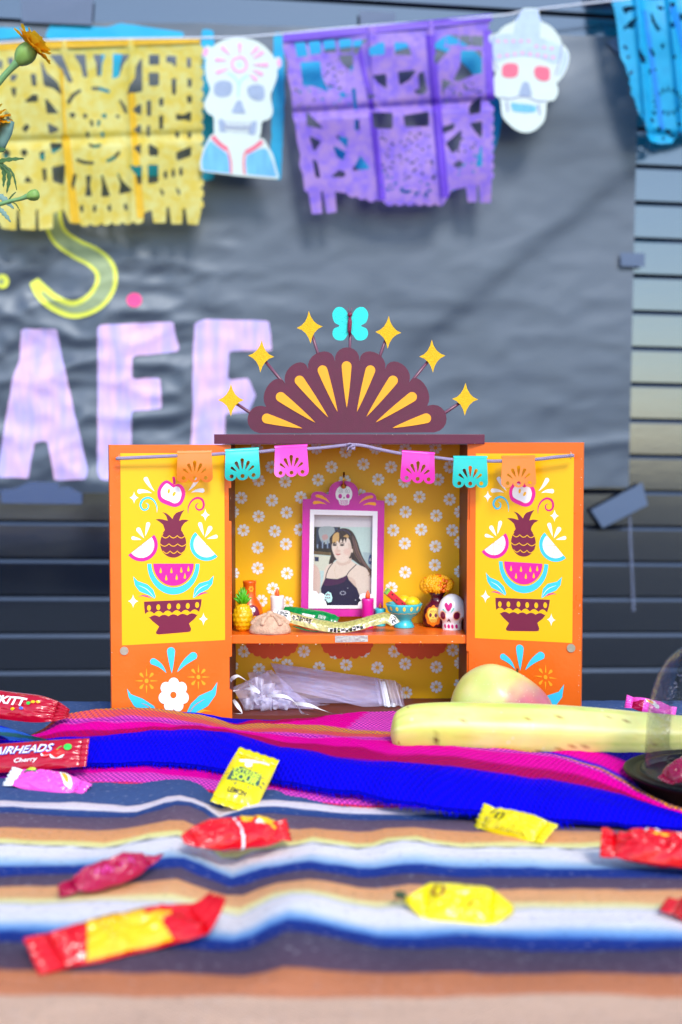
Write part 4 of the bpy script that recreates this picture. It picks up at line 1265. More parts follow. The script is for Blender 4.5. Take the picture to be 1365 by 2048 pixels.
dz += [z8(p) for p in [(200, 195), (343, 205), (105, 472), (432, 472), (600, 480), (758, 472), (925, 472), (1245, 465), (340, 545), (187, 568), (515, 560), (663, 545), (833, 560), (985, 540), (1155, 557), (510, 668), (672, 690), (990, 697), (1155, 665), (1085, 760), (590, 300), (1285, 535), (280, 495), (40, 550), (340, 700), (180, 690), (830, 690), (1285, 650), (430, 610), (1235, 760), (920, 770)]]
rx = random.Random(2)
daisy0 = None
for (x, y) in dz:
    if x > 921 or x < 462: continue
    if daisy0 is None:
        mb = MB(); x0_, y0_ = x, y
        for k in range(8):
            a = 2 * math.pi * k / 8; c, s = math.cos(a), math.sin(a); pts = []
            for (rr, w) in [(2.9, 0), (5.0, 1.5), (8.0, 3.0), (10.6, 3.2), (12.2, 1.9), (12.7, 0)]: pts.append((x + c * rr - s * w, y + s * rr + c * w))
            for (rr, w) in [(12.2, 1.9), (10.6, 3.2), (8.0, 3.0), (5.0, 1.5)]: pts.append((x + c * rr + s * w, y + s * rr - c * w))
            mb.poly(pts, PB.px, m_white, 0, 0.00025)
        c0 = PB.px(x, y)
        mb.v = [v - c0 + origin_of(backp) for v in mb.v]
        daisy0 = mb.build('daisy_print', backp); o = daisy0
    else:
        o = daisy0.copy(); COL.objects.link(o); o.parent = backp
    o.location = PB.px(x, y) - origin_of(altar)
    o.rotation_euler = (0, rx.uniform(0, 0.78), 0)
for (cx, cy) in [z8((258, 425)), z8((668, 425)), z8((1072, 425))]:
    mb = MB()
    mb.poly([(cx - 46, cy - 16), (cx + 46, cy - 16), (cx + 46, cy), (cx - 46, cy)], PB.px, m_redor, 0, 0.00036)
    for k in range(9):
        a = math.pi * (k + 0.5) / 9
        x, y = cx + 46 * math.cos(a), cy + 25 * math.sin(a)
        mb.poly(tear(x, y, 7.0 if k in (0, 8) else 8.4, cx + 10 * math.cos(a), cy - 4), PB.px, m_redor, 0, 0.0004 + k * 0.00003)
    mb.build('rosette_print', backp)

# fan crest
ZC4 = lambda pts: shift(pts, 0.4103, 420, 590)
YCR = 1.315
PC = Plane(P(700, 800, YCR), Vector((1, 0, 0)), Vector((0, 0, 1)))
val = [(243, 674), (275, 545), (370, 435), (480, 362), (610, 325), (730, 322), (855, 360), (970, 430), (1060, 540), (1095, 670)]
pk = [(186, 590), (290, 433), (405, 340), (537, 278), (668, 255), (800, 278), (935, 335), (1043, 430), (1152, 585)]
out = []
for i in range(9):
    A, B, K = val[i], val[i + 1], pk[i]
    mxp, myp = (A[0] + B[0]) / 2, (A[1] + B[1]) / 2
    hx, hy = (K[0] - mxp) / 0.75, (K[1] - myp) / 0.75
    ex, ey = (B[0] - A[0]) * 0.06, (B[1] - A[1]) * 0.06
    c1 = (A[0] + hx - ex, A[1] + hy - ey); c2 = (B[0] + hx + ex, B[1] + hy + ey)
    for k in range(10):
        t = k / 10; u = 1 - t
        out.append((A[0] * u ** 3 + 3 * c1[0] * u * u * t + 3 * c2[0] * u * t * t + B[0] * t ** 3, A[1] * u ** 3 + 3 * c1[1] * u * u * t + 3 * c2[1] * u * t * t + B[1] * t ** 3))
out.append(val[-1])
mb = MB(); mb.poly(ZC4(out), PC.px, m_maroon, 0.008, -0.008); crest = mb.build('fan_crest', altar)
mbv = crest.modifiers.new('edge', 'BEVEL'); mbv.width = 0.0007; mbv.segments = 2; mbv.limit_method = 'ANGLE'
for a, b in [((667, 347), (668, 550)), ((550, 367), (623, 570)), ((783, 367), (717, 570)), ((438, 417), (578, 597)), ((893, 417), (763, 594)), ((346, 497), (515, 622)), ((986, 497), (808, 621)), ((278, 602), (452, 650)), ((1055, 601), (890, 648))]:
    mb = MB(); mb.poly(ZC4(tear(a[0], a[1], 24, b[0], b[1])), PC.px, m_ambr, 0.0006, 0.0002); mb.build('petal_inlay', crest)

m_felt = mat('yellow_felt', (236, 184, 40), 0.95, 0.1, 0.10, 300, 0.6, 900, sheen=0.3)
m_felt_c = mat('turquoise_felt', (64, 222, 214), 0.95, 0.1, 0.08, 300, 0.6, 900, sheen=0.3)
m_wire = mat('maroon_wire', (112, 58, 82), 0.35, 0.6, 0.1, 200)
m_seq = mat('maroon_cord_body', (128, 12, 60), 0.4, 0.6, 0.3, 700, 0.6, 900)
PS = Plane(P(700, 700, YCR - 0.004), Vector((1, 0, 0)), Vector((0, 0, 1)))
for i, (c, e) in enumerate([((103, 512), (195, 572)), ((250, 298), (365, 437)), ((487, 157), (525, 278)), ((870, 182), (832, 290)), ((1085, 298), (975, 432)), ((1245, 508), (1150, 572))]):
    tip = PC.px(*ZC4([e])[0], -0.004); ctr = PC.px(*ZC4([c])[0], -0.004)
    deep = tip + (tip - ctr).normalized() * 0.012
    mb = MB(); mb.tube([deep, tip, ctr], 0.0016, m_wire, 8); rod = mb.build('wire_rod', altar)
    mb = MB(); q = ZC4([c])[0]
    wob = [0.0, 0.4, -0.5, 0.3, -0.3, 0.2][i]
    st_ = star4(0, 0, 26, 33, 0.19)
    ca, sa = math.cos(wob * 0.12), math.sin(wob * 0.12)
    st_ = [(q[0] + x * ca - y * sa + 0.5 * noise.noise(Vector((x, y, i))), q[1] + x * sa + y * ca) for x, y in st_]
    mb.poly(st_, PC.px, m_felt, 0.0022, -0.0022); mb.build('felt_star', rod)
mb = MB(); mb.tube([PC.px(*ZC4([(683, 285)])[0], -0.004), PC.px(*ZC4([(683, 255)])[0], -0.004), PC.px(*ZC4([(685, 150)])[0], -0.004)], 0.0015, m_wire, 8); rod = mb.build('wire_rod', altar)
wing = []
for (cx, cy, rx_, ry_) in []: pass
for sgn in (-1, 1):
    w = catmull([(685 + sgn * 6, 110), (685 + sgn * 30, 66), (685 + sgn * 65, 60), (685 + sgn * 87, 90), (685 + sgn * 78, 132), (685 + sgn * 52, 150), (685 + sgn * 80, 165), (685 + sgn * 86, 195), (685 + sgn * 68, 218), (685 + sgn * 34, 220), (685 + sgn * 14, 196), (685 + sgn * 4, 180)], 4, True)
    mb = MB(); mb.poly(ZC4(w), PC.px, m_felt_c, 0.0018, -0.004 + 0.0004 * sgn); mb.build('butterfly_wing', rod)
mb = MB()
mb.tube([PC.px(*ZC4([(682, 200)])[0], -0.0015), PC.px(*ZC4([(681, 170)])[0], 0.0), PC.px(*ZC4([(683, 130)])[0], 0.0), PC.px(*ZC4([(683, 110)])[0], -0.0004)], [0.0008, 0.0022, 0.0023, 0.0014], m_seq, 8)
mb.ball(PC.px(*ZC4([(683, 96)])[0], 0.0), 0.0025, 0.0022, 0.0025, m_seq, 10, 8)
for sgn in (-1, 1): mb.tube([PC.px(*ZC4([(683 + sgn * 2, 90)])[0], 0), PC.px(*ZC4([(683 + sgn * 6, 76)])[0], 0), PC.px(*ZC4([(683 + sgn * 9, 62)])[0], 0)], 0.0004, m_wire, 5)
mb.build('butterfly_body', rod)

# ---------------------------------------------------------------- doors
def z5(pts): return shift(pts, 0.21978, 200, 870)
def z6(pts): return shift(pts, 0.21978, 200, 1150)
YH = YF - 0.0042
LA = P(463, 1000, YH); LBp = P(220, 1000, 1.2525)
RA = P(935, 1000, YH); RBp = P(1166, 1000, 1.2545)
UPZ = Vector((0, 0, 1))
DL = Plane(Vector((LBp.x, LBp.y, 1.0)), LA - LBp, UPZ); DL.ex.z = 0
DR = Plane(Vector((RA.x, RA.y, 1.0)), RBp - RA, UPZ)
DL = Plane(Vector((LBp.x, LBp.y, 1.0)), Vector((LA.x - LBp.x, LA.y - LBp.y, 0)), UPZ)
DR = Plane(Vector((RA.x, RA.y, 1.0)), Vector((RBp.x - RA.x, RBp.y - RA.y, 0)), UPZ)
DT = 0.0058
def door_outline(pl, corners):
    return corners
zdt = P(463, 889.5, YH).z; zdb = zbase + 0.0006
wL = math.hypot(LA.x - LBp.x, LA.y - LBp.y); wR = math.hypot(RBp.x - RA.x, RBp.y - RA.y)
def bL(py): return DL.loc(463, py)[1]
def bR(py): return DR.loc(935, py)[1]
zd = lambda z: z - 1.0
nt = 0.0026
outL = [(0, zd(zdb)), (wL, zd(zdb)), (wL, bL(1380)), (wL - nt, bL(1380)), (wL - nt, bL(1313)), (wL, bL(1313)), (wL, bL(1042)), (wL - nt, bL(1042)), (wL - nt, bL(976)), (wL, bL(976)), (wL, zd(zdt)), (0, zd(zdt))]
ztR = P(935, 885, YH).z
outR = [(wR, zd(zdb)), (0, zd(zdb)), (0, bR(1352)), (nt * 0.9, bR(1352)), (nt * 0.9, bR(1302)), (0, bR(1302)), (0, bR(1040)), (nt, bR(1040)), (nt, bR(975)), (0, bR(975)), (0, zd(ztR)), (wR, zd(ztR))]
mb = MB(); mb.poly(outL, DL.at, m_orange, DT, -DT); doorL = mb.build('painted_door', altar)
mb = MB(); mb.poly(outR, DR.at, m_orange, DT, -DT); doorR = mb.build('painted_door', altar)
for d in (doorL, doorR):
    q = d.modifiers.new('edge', 'BEVEL'); q.width = 0.0006; q.segments = 2; q.limit_method = 'ANGLE'
doorL['label'] = 'left door turned towards the light'; doorR['label'] = 'right door behind the mango'

aL0, bL0 = DL.loc(244.5, 1293); aL1, bL1 = DL.loc(450.5, 1280)
aT, bTL = DL.loc(450, 906)
aR0 = DR.loc(950.5, 1276)[0]; aR1 = DR.loc(1145, 1288)[0]; bR0 = DR.loc(950.5, 1276)[1]; bTR = DR.loc(950, 907)[1]
def mapL(px, py, off): 
    a, b = DL.loc(px, py); return DL.at(a, b, off)
def mapR(px, py, off):
    a, b = DL.loc(px, py)
    s = (a - aL0) / (aL1 - aL0); t = (b - bL1) / (bTL - bL1)
    return DR.at(aR0 + s * (aR1 - aR0), bR0 + t * (bTR - bR0), off)

def wavy(x0, x1, y0, y1, n, amp, up=True):
    pts = []
    for i in range(n * 6 + 1):
        t = i / (n * 6)
        pts.append((x0 + (x1 - x0) * t, y0 + (y1 - y0) * t + amp * abs(math.sin(math.pi * n * t)) * (1 if up else -1)))
    return pts

def decorate(door, fn, A, B):
    o1, o2, o3, o4 = 0.00022, 0.00042, 0.00060, 0.00078
    mb = MB(); mb.poly([(0, 0), (1, 0), (1, 1), (0, 1)], lambda x, y, o: A(x, y, o), m_yellow, 0.0001, 0.0001); mb.build('yellow_panel', door)
    o1 += 0.0001; o2 += 0.0001; o3 += 0.0001; o4 += 0.0001
    for q in [tear(420, 402, 21, 499, 513, 6), tear(362, 513, 21, 474, 529, -8), tear(885, 405, 21, 806, 508, -6), tear(932, 505, 21, 831, 524, 8)]: mb = MB(); mb.poly(z5(q), fn, m_white, 0, o1); mb.build('drop_print', door)
    mb = MB()
    ap = catmull([(660, 440), (610, 412), (560, 440), (527, 500), (527, 560), (550, 605), (610, 635), (680, 655), (735, 635), (768, 580), (778, 520), (755, 465), (715, 445), (680, 452)], 4, True)
    mb.poly(z5(ap), fn, m_pinkp, 0, o1)
    inn = catmull([(655, 470), (610, 440), (575, 470), (555, 510), (560, 560), (590, 585), (640, 605), (680, 622), (720, 605), (740, 560), (742, 520), (725, 480), (695, 468), (670, 478)], 4, True)
    mb.poly(z5(inn), fn, m_white, 0, o2)
    mb.poly(z5(ell(627, 511, 11, 22, 0.15)), fn, m_yellow, 0, o3); mb.poly(z5(ell(675, 536, 12, 22, 0.5)), fn, m_yellow, 0, o3)
    mb.ribbon(z5([]) or stroke(z5([(668, 380), (676, 412), (678, 448)]), [4.5, 5.5, 4.5]), fn, m_dpink, o2)
    mb.build('apple_print', door)
    mb = MB(); mb.ribbon(stroke(z5([(520, 705), (518, 650), (490, 595), (440, 570), (392, 590), (370, 635), (385, 672), (412, 682), (438, 665), (440, 632), (418, 618)]), [0.6, 2.4, 3.4, 4.2, 4.6, 4.4, 3.8, 3.4, 3.0, 2.2, 1.0]), fn, m_cyan, o1)
    mb.build('curl_print', door)
    mb = MB(); mb.ribbon(stroke(z5([(804, 714), (806, 655), (836, 600), (885, 572), (930, 588), (946, 632), (935, 668), (905, 682), (878, 666), (876, 636), (898, 620)]), [0.6, 2.4, 3.4, 4.2, 4.6, 4.4, 3.8, 3.4, 3.0, 2.2, 1.0]), fn, m_dpink, o1); mb.build('curl_print', door)
    mb = MB()      # pineapple
    cr = [(592, 864), (575, 815), (545, 790), (508, 768), (540, 764), (575, 768), (618, 780), (604, 738), (585, 715), (567, 701), (605, 712), (635, 735), (661, 764), (672, 735), (695, 708), (770, 681), (748, 712), (735, 740), (722, 780), (750, 770), (780, 770), (810, 777), (770, 800), (745, 835), (740, 864), (760, 895), (570, 895)]
    mb.poly(z5(cr), fn, m_maroonp, 0, o1); mb.poly(z5(ell(668, 984, 119, 132, 0, 32)), fn, m_maroonp, 0, o1 + 0.00004)
    for (x0, x1, y) in [(562, 776, 915), (548, 788, 990), (574, 770, 1055)]:
        mb.ribbon(stroke(z5(wavy(x0, x1, y, y, 3, 22)), 1.5, 1), fn, m_yellow, o2)
    mb.build('pineapple_print', door)
    for (cx, cy, ang, rm, drops) in [(377, 1000, math.atan2(908 - 1093, 495 - 258), m_pinkp, [(440, 812, 19, 413, 922), (352, 862, 21, 403, 940), (304, 938, 17, 380, 952)]),
                                     (970, 995, math.atan2(1105 - 885, 1070 - 870), m_cyan, [(912, 812, 19, 947, 918), (1003, 848, 21, 955, 934), (1056, 924, 17, 974, 944)])]:
        mb = MB()
        a0, a1 = ang, ang + math.pi
        mb.poly(z5(arc_fan(cx, cy, 150, 150, a0, a1, 20)), fn, rm, 0, o1)
        mb.poly(z5(arc_fan(cx, cy, 118, 118, a0 + 0.02, a1 - 0.02, 18)), fn, m_white, 0, o2)
        for t in (0.3, 0.7):
            a = a0 + math.pi * t
            mb.ribbon(stroke(z5([(cx, cy), (cx + 118 * math.cos(a), cy + 118 * math.sin(a))]), 0.7, 2), fn, m_ambr, o3)
        mb.build('citrus_print', door)
        for q in drops: mb = MB(); mb.poly(z5(tear(*q)), fn, m_white, 0, o1); mb.build('drop_print', door)
    mb = MB()      # watermelon slice with leaves
    mb.poly(z5(arc_fan(670, 1172, 238, 282, math.pi, 0, 28)[::-1]), fn, m_cyan, 0, o1) if False else mb.poly(z5([(670 + 238 * math.cos(a), 1172 + 280 * math.sin(a)) for a in [math.pi * k / 28 for k in range(29)]]), fn, m_cyan, 0, o1)
    mb.poly(z5([(670 + 200 * math.cos(a), 1170 + 216 * math.sin(a)) for a in [math.pi * k / 28 for k in range(29)]]), fn, m_yellow, 0, o2)
    mb.poly(z5([(670 + 184 * math.cos(a), 1170 + 202 * math.sin(a)) for a in [math.pi * k / 28 for k in range(29)]]), fn, m_pinkp, 0, o3)
    for (x, y) in [(553, 1238), (650, 1238), (740, 1233), (805, 1222), (603, 1304), (698, 1299), (773, 1288)]:
        mb.poly(z5(tear(x, y + 8, 11, x, y - 34, 0, 8)), fn, m_yellow, 0, o4)
    mb.build('watermelon_print', door)
    for lf in ([(303, 12), (345, 55), (432, 85), (485, 132), (508, 195), (498, 214), (440, 180), (362, 150), (320, 95)], [(1037, 3), (992, 50), (905, 75), (862, 122), (848, 205), (858, 208), (905, 168), (985, 130), (1025, 80)]):
        mb = MB(); mb.poly(z6(lf), fn, m_cyan, 0, o1); mb.build('leaf_print', door)
    mb = MB()
    mb.ribbon(stroke(z6([(355, 95), (430, 132), (495, 205)]), [0.5, 1.2, 0.6]), fn, m_white, o2); mb.ribbon(stroke(z6([(985, 85), (905, 125), (852, 200)]), [0.5, 1.2, 0.6]), fn, m_white, o2)
    mb.poly(z6([(350, 196), (390, 182), (430, 186), (476, 216), (430, 200), (390, 192)]), fn, m_pinkp, 0, o1); mb.poly(z6([(992, 165), (955, 155), (915, 165), (878, 198), (920, 178), (955, 166)]), fn, m_pinkp, 0, o1)
    mb.build('leaf_vein_print', door)
    mb = MB()      # bowl
    mb.poly(z6([(402, 242), (928, 219), (920, 280), (903, 335)] + wavy(903, 412, 335, 355, 6, -24)[1:] + [(405, 300)]), fn, m_maroonp, 0, o1)
    for (x, y) in [(447, 299), (532, 293), (630, 285), (714, 285), (800, 281), (885, 272)]: mb.poly(z6(ell(x, y, 18, 27, 0, 14)), fn, m_yellow, 0, o2)
    mb.poly(z6([(443, 380)] + [(p[0], p[1]) for p in wavy(455, 880, 384, 362, 5, -16)] + [(892, 358), (860, 400), (812, 440), (832, 490), (825, 512), (800, 519), (540, 541), (516, 538), (510, 520), (540, 468), (480, 420)]), fn, m_maroonp, 0, o1)
    mb.build('bowl_print', door)
    for (x, y, a, b) in [(312, 570, 42, 56), (960, 728, 42, 56)]: mb = MB(); mb.poly(z5(star4(x, y, a, b, .14)), fn, m_white, 0, o1); mb.build('sparkle_print', door)
    for (x, y, a, b) in [(303, 238, 48, 62), (943, 400, 41, 58)]: mb = MB(); mb.poly(z6(star4(x, y, a, b, .14)), fn, m_white, 0, o1); mb.build('sparkle_print', door)
    for q in [tear(648, 693, 37, 655, 895), tear(488, 788, 31, 606, 892, -14), tear(850, 737, 36, 702, 886, 12)]: mb = MB(); mb.poly(z6(q), fn, m_cyan, 0, o1); mb.build('drop_print', door)
    mb = MB(); mb.poly(z6([(247, 1033), (285, 1085), (390, 1125), (490, 1190), (520, 1235), (535, 1280), (470, 1272), (400, 1250), (310, 1190), (262, 1110)]), fn, m_cyan, 0, o1); mb.build('leaf_print', door)
    mb = MB(); mb.poly(z6([(1070, 972), (1022, 1045), (905, 1098), (830, 1170), (800, 1230), (785, 1290), (800, 1288), (870, 1260), (985, 1190), (1055, 1090)]), fn, m_cyan, 0, o1); mb.build('leaf_print', door)
    mb = MB()
    mb.ribbon(stroke(z6([(380, 1165), (450, 1200), (520, 1275)]), [0.5, 1.4, 0.6]), fn, m_orange, o2); mb.ribbon(stroke(z6([(950, 1130), (860, 1190), (800, 1280)]), [0.5, 1.4, 0.6]), fn, m_orange, o2)
    mb.build('leaf_vein_print', door)
    mb = MB(); mb.poly(z6([(848, 1288), (880, 1245), (930, 1220), (1024, 1240), (950, 1240), (900, 1262)]), fn, m_ambr, 0, o1); mb.build('leaf_print', door)
    mb = MB()
    mb.poly(z6(ell(672, 1090, 92, 92)), fn, m_white, 0, o2)
    for k in range(7):
        a = -math.pi / 2 + 2 * math.pi * k / 7
        mb.poly(z6(ell(672 + 90 * math.cos(a), 1092 + 104 * math.sin(a), 50, 56, 0, 16)), fn, m_white, 0, o2 + 0.00002 * (k + 1))
    mb.poly(z6(ell(668, 1090, 28, 30)), fn, m_orange, 0, o4)
    mb.build('flower_print', door)
    for (cx, cy) in [(425, 963), (897, 928)]:
        mb = MB()
        mb.poly(z6(ell(cx, cy, 18, 20)), fn, m_ambr, 0, o2)
        for k in range(4):
            a = math.pi / 2 * k
            mb.poly(z6(tear(cx + 42 * math.cos(a), cy + 48 * math.sin(a), 7, cx + 108 * math.cos(a), cy + 118 * math.sin(a), 0, 6)), fn, m_ambr, 0, o1)
            a += math.pi / 4
            mb.poly(z6(tear(cx + 72 * math.cos(a), cy + 86 * math.sin(a), 14, cx + 34 * math.cos(a), cy + 40 * math.sin(a), 0, 8)), fn, m_ambr, 0, o1)
        mb.build('sunburst_print', door)

decorate(doorL, mapL, lambda x, y, o: DL.at(aL0 + x * (aL1 - aL0), bL1 + y * (bTL - bL1), o), None)
decorate(doorR, mapR, lambda x, y, o: DR.at(aR0 + x * (aR1 - aR0), bR0 + y * (bTR - bR0), o), None)
for (pl, px, py, d) in ((DL, 248.5, 1301.5, doorL), (DR, 1143, 1296, doorR)):
    a, b = pl.loc(px, py)
    mb = MB(); mb.poly(ell(a, b, 0.0041, 0.0041, 0, 24), pl.at, m_steel, 0.0012, 0.0); mb.build('magnet', d)

# ---------------------------------------------------------------- rope garland with small cut pennants
m_rope = mat('lilac_rope', (160, 146, 176), 0.85, 0.2, 0.15, 400, 0.5, 900)
m_pen = {'orange': mat('orange_plastic', (250, 140, 50), 0.28, 0.6, 0.03, translucent=0.2), 'teal': mat('teal_plastic', (50, 214, 204), 0.28, 0.6, 0.03, translucent=0.2),
         'pink': mat('pink_plastic', (246, 60, 190), 0.28, 0.6, 0.03, translucent=0.2)}
gy = lambda x: lint([(233, 1.2445), (355, 1.262), (463, 1.276), (560, 1.282), (700, 1.2835), (860, 1.282), (935, 1.274), (1040, 1.262), (1147, 1.2475)], x)
rp = [(233, 917), (290, 914.5), (355, 911.5), (420, 909), (450, 907), (520, 903.5), (555, 900), (620, 897.5), (660, 894), (697, 890), (725, 891), (760, 899), (805, 907.5), (870, 915), (910, 919.5), (975, 922), (1005, 922), (1070, 919), (1110, 914.5), (1148, 911)]
garland = empty('pennant_garland', P(697, 890, 1.2835), 'lilac rope garland with six small cut pennants strung across the altar doors', 'garland')
path = [P(x, y, gy(x)) for x, y in catmull(rp, 12)]
mb = MB()
acc = 0; accs = [0]
for i in range(1, len(path)): acc += (path[i] - path[i - 1]).length; accs.append(acc)
fine = []
Ns = 900
j = 0
for i in range(Ns):
    s = acc * i / (Ns - 1)
    while j < len(accs) - 2 and accs[j + 1] < s: j += 1
    t = (s - accs[j]) / max(1e-9, accs[j + 1] - accs[j])
    fine.append((path[j].lerp(path[j + 1], t), s))
for k in range(3):
    pp = []
    for (p, s) in fine:
        w = s / 0.0065 * 2 * math.pi + k * 2 * math.pi / 3
        pp.append(p + Vector((0, math.cos(w), math.sin(w))) * 0.00085)
    mb.tube(pp, 0.00095, m_rope, 6)
mb.build('rope', garland)
mb = MB()     # knot and loops under the mantel
kc = P(700, 892, 1.282)
for (dx, dz_, r, tw) in [(0, 0.0005, 0.0026, 0.2), (0.0026, -0.0014, 0.0022, 0.9)]:
    mb.tube([kc + Vector((dx + r * math.cos(a), -0.002 + 0.002 * math.sin(2 * a + tw), dz_ + 0.7 * r * math.sin(a))) for a in [2 * math.pi * q / 16 for q in range(17)]], 0.0009, m_rope, 6)
for (dx, dz_) in [(0.005, -0.004), (-0.003, -0.006)]:
    mb.tube([kc, kc + Vector((dx * 0.5, -0.003, dz_ * 0.4)), kc + Vector((dx, -0.002, dz_))], 0.0008, m_rope, 6)
mb.build('knot', garland)
for (px, py, pl, d) in ((233, 917, 0, 0), (1148, 911, 0, 0)):
    mb = MB(); c = P(px + (6 if px < 700 else -6), py, gy(px) - 0.002)
    mb.tube([c + Vector((0, 0.0, 0.0035)), c + Vector((0, -0.0016, 0.002)), c + Vector((0, -0.0016, -0.002)), c + Vector((0, 0.0, -0.0035))], 0.0004, m_steel, 6); mb.build('staple', garland)

def pennant(x0, y0, x1, y1, col, curl, dep, label):
    w = math.hypot(x1 - x0, y1 - y0); ang = math.atan2(y1 - y0, x1 - x0)
    H = 57.0
    outer = [(1, -3), (w - 1, -3), (w + 1.5, 46)]
    n = 3
    for i in range(n):
        for k in range(9):
            a = math.pi * k / 8
            cx = w + 1.5 - (w + 3) * (i + 0.5 - 0.5 * math.cos(a)) / n
            outer.append((cx, 46 + 11.5 * math.sin(a) ** 0.8 if 0 < k < 8 else 47))
    outer.append((-1.5, 46))
    hs = [tear(w / 2, 17, 3.6, w / 2, 37, 0, 8), tear(w / 2 - 12, 22.5, 3.3, w / 2 - 5, 38, 0, 8), tear(w / 2 + 12, 22.5, 3.3, w / 2 + 5, 38, 0, 8), tear(w / 2 - 21, 31.5, 2.6, w / 2 - 11, 40, 0, 8), tear(w / 2 + 21, 31.5, 2.6, w / 2 + 11, 40, 0, 8)]
    hs += [ell(w / 2, 49, 4.1, 4.1, 0, 12), ell(w / 2 - 22, 48.5, 4.1, 4.1, 0, 12), ell(w / 2 + 22, 48.5, 4.1, 4.1, 0, 12)]
    k = 1.275 / FPX
    def fn(x, y, o):
        t = y / H; u = x / w - 0.5
        back = 0.0022
        Y = gy(x0 + x) - 0.0024 - dep * math.sin(min(1, max(0, t)) * math.pi * 0.6) + curl * t * t + 0.006 * curl / 0.008 * u * u * t
        yy = y
        gx = x0 + x * math.cos(ang) - yy * math.sin(ang) * 0.4; gyy = y0 + x * math.sin(ang) + yy
        p = P(gx, gyy, Y)
        return p + Vector((0, -o, 0))
    mb = MB()
    mb.mask(cut([outer], hs), (-4, -4, w + 4, 62), 0.9, fn, m_pen[col], 0.00025)
    mb.mask(cut([outer], hs), (-4, -4, w + 4, 62), 0.9, fn, m_pen[col], 0.0)
    # fold over the rope and short back flap
    topn = 8
    for u0 in range(12):
        pass
    us = [i * w / 12 for i in range(13)]
    def over(u, v):
        a = math.pi * v
        base = P(x0 + u * math.cos(ang), y0 + u * math.sin(ang) - 3, gy(x0 + u))
        return base + Vector((0, -0.0024 * math.cos(a), 0.0018 * math.sin(a) - (0.004 * max(0, v - 0.8))))
    mb.grid(over, us, [i / 8 for i in range(9)], m_pen[col])
    o = mb.build('pennant', garland)
    o['label'] = label
pennant(355, 908, 424.5, 907, 'orange', 0.004, 0.003, 'orange pennant on the left door')
pennant(450.5, 905, 518.5, 901, 'teal', 0.006, 0.004, 'turquoise pennant at the left door edge')
pennant(549.5, 898, 615.5, 894.5, 'pink', -0.004, 0.002, 'light pink pennant left of the knot')
pennant(804, 906.5, 870, 911, 'pink', 0.003, 0.002, 'deep pink pennant right of the knot')
pennant(907, 918, 975, 918.5, 'teal', 0.003, 0.002, 'turquoise pennant at the right door edge')
pennant(1004, 918, 1071, 917, 'orange', -0.004, 0.003, 'pale orange pennant on the right door')

# small chips in the paint along the cabinet edges
m_chip = mat('bare_chip', (232, 214, 190), 0.8, 0.2, 0.1, 200)
rnd = random.Random(17); mb = MB()
def chip(pl_fn, x, y, r):
    n = 6; mb.poly([(x + r * rnd.uniform(0.5, 1.2) * math.cos(2 * math.pi * k / n), y + r * rnd.uniform(0.4, 1.0) * math.sin(2 * math.pi * k / n)) for k in range(n)], pl_fn, m_chip, 0, 0.0003)
for k in range(26): chip(DR.at, wR - 0.0012 - rnd.uniform(0, 0.0014), rnd.uniform(zd(zdb) + 0.01, zd(ztR) - 0.01), rnd.uniform(0.0002, 0.0006))
for k in range(14): chip(DL.at, rnd.choice([0.0006, wL - 0.0008]) , rnd.uniform(zd(zdb) + 0.01, zd(zdt) - 0.01), rnd.uniform(0.0002, 0.0005))
for (x, y) in [(565, 1289), (520, 1288), (632, 1288.5), (801, 1285), (875, 1271), (842, 1284), (595, 1272), (905, 1283), (925, 1272), (486, 1289)]: chip(lambda a, b, o: PF.px(a, b, o + 0.0006), x, y, rnd.uniform(0.7, 1.6))
for k in range(8): chip(lambda a, b, o: P(a, b, 1.286 - 0.0003), rnd.uniform(435, 965), rnd.choice([869.5, 886.8]), rnd.uniform(0.4, 1.0))
o = mb.build('paint_chips', altar); o['kind'] = 'stuff'

# ================================================================ framed portrait hanging inside the altar
ZF = lambda pts: shift(pts, 0.1514, 590, 940)
YFR = 1.3745
FRP = Plane(P(690, 1100, YFR), Vector((1, 0, 0)), Vector((0, 0.02, 1)))
m_mag = mat('magenta_frame_paint', (200, 26, 156), 0.42, 0.5, 0.10, 30, 0.2, 300, stretch=(6, 1, 1))
m_mat = mat('white_mount', (238, 234, 240), 0.5, 0.3, 0.02)
m_brass = mat('brass', (214, 164, 60), 0.22, 0.5, 0.05, metal=1.0)
frame = empty('portrait_frame', FRP.px(685, 1236), 'magenta picture frame with a small skull crest hanging on the daisy back panel', 'picture frame')
fo = [(105, 385), (214, 381), (216, 340), (235, 305), (275, 287), (330, 284), (385, 296), (425, 320), (447, 330), (448, 290), (470, 220), (520, 170), (590, 147), (650, 143), (715, 150), (780, 180), (825, 235), (838, 300), (842, 342), (870, 322), (920, 303), (985, 296), (1040, 312), (1072, 345), (1080, 398), (1185, 405), (1165, 1800), (1160, 1934), (600, 1940), (160, 1936), (78, 1815)]
fo = [(105, 385)] + catmull(fo[1:9], 3) + catmull(fo[9:19], 3) + catmull(fo[19:25], 3) + [(1185, 405), (1166, 1934), (82, 1936)]
win = [(232, 560), (1060, 575), (1040, 1802), (212, 1800)]
mb = MB(); mb.poly([ZF(fo), ZF(win)], FRP.px, m_mag, 0.006, 0.0); board = mb.build('frame_board', frame)
for sgn in (0, 1):
    pass
mb = MB()
for q in ([(270, 335), (300, 322), (360, 335), (420, 375), (468, 440), (400, 395), (330, 370), (280, 358)], [(235, 432), (255, 408), (320, 408), (380, 430), (420, 455), (340, 442), (250, 455)],
          [(1040, 350), (1015, 332), (950, 345), (890, 385), (845, 445), (910, 400), (985, 378), (1030, 372)], [(1078, 448), (1055, 424), (990, 424), (940, 440), (898, 466), (970, 456), (1065, 472)]):
    mb.poly(ZF(q), FRP.px, m_ambr, 0, 0.0063)
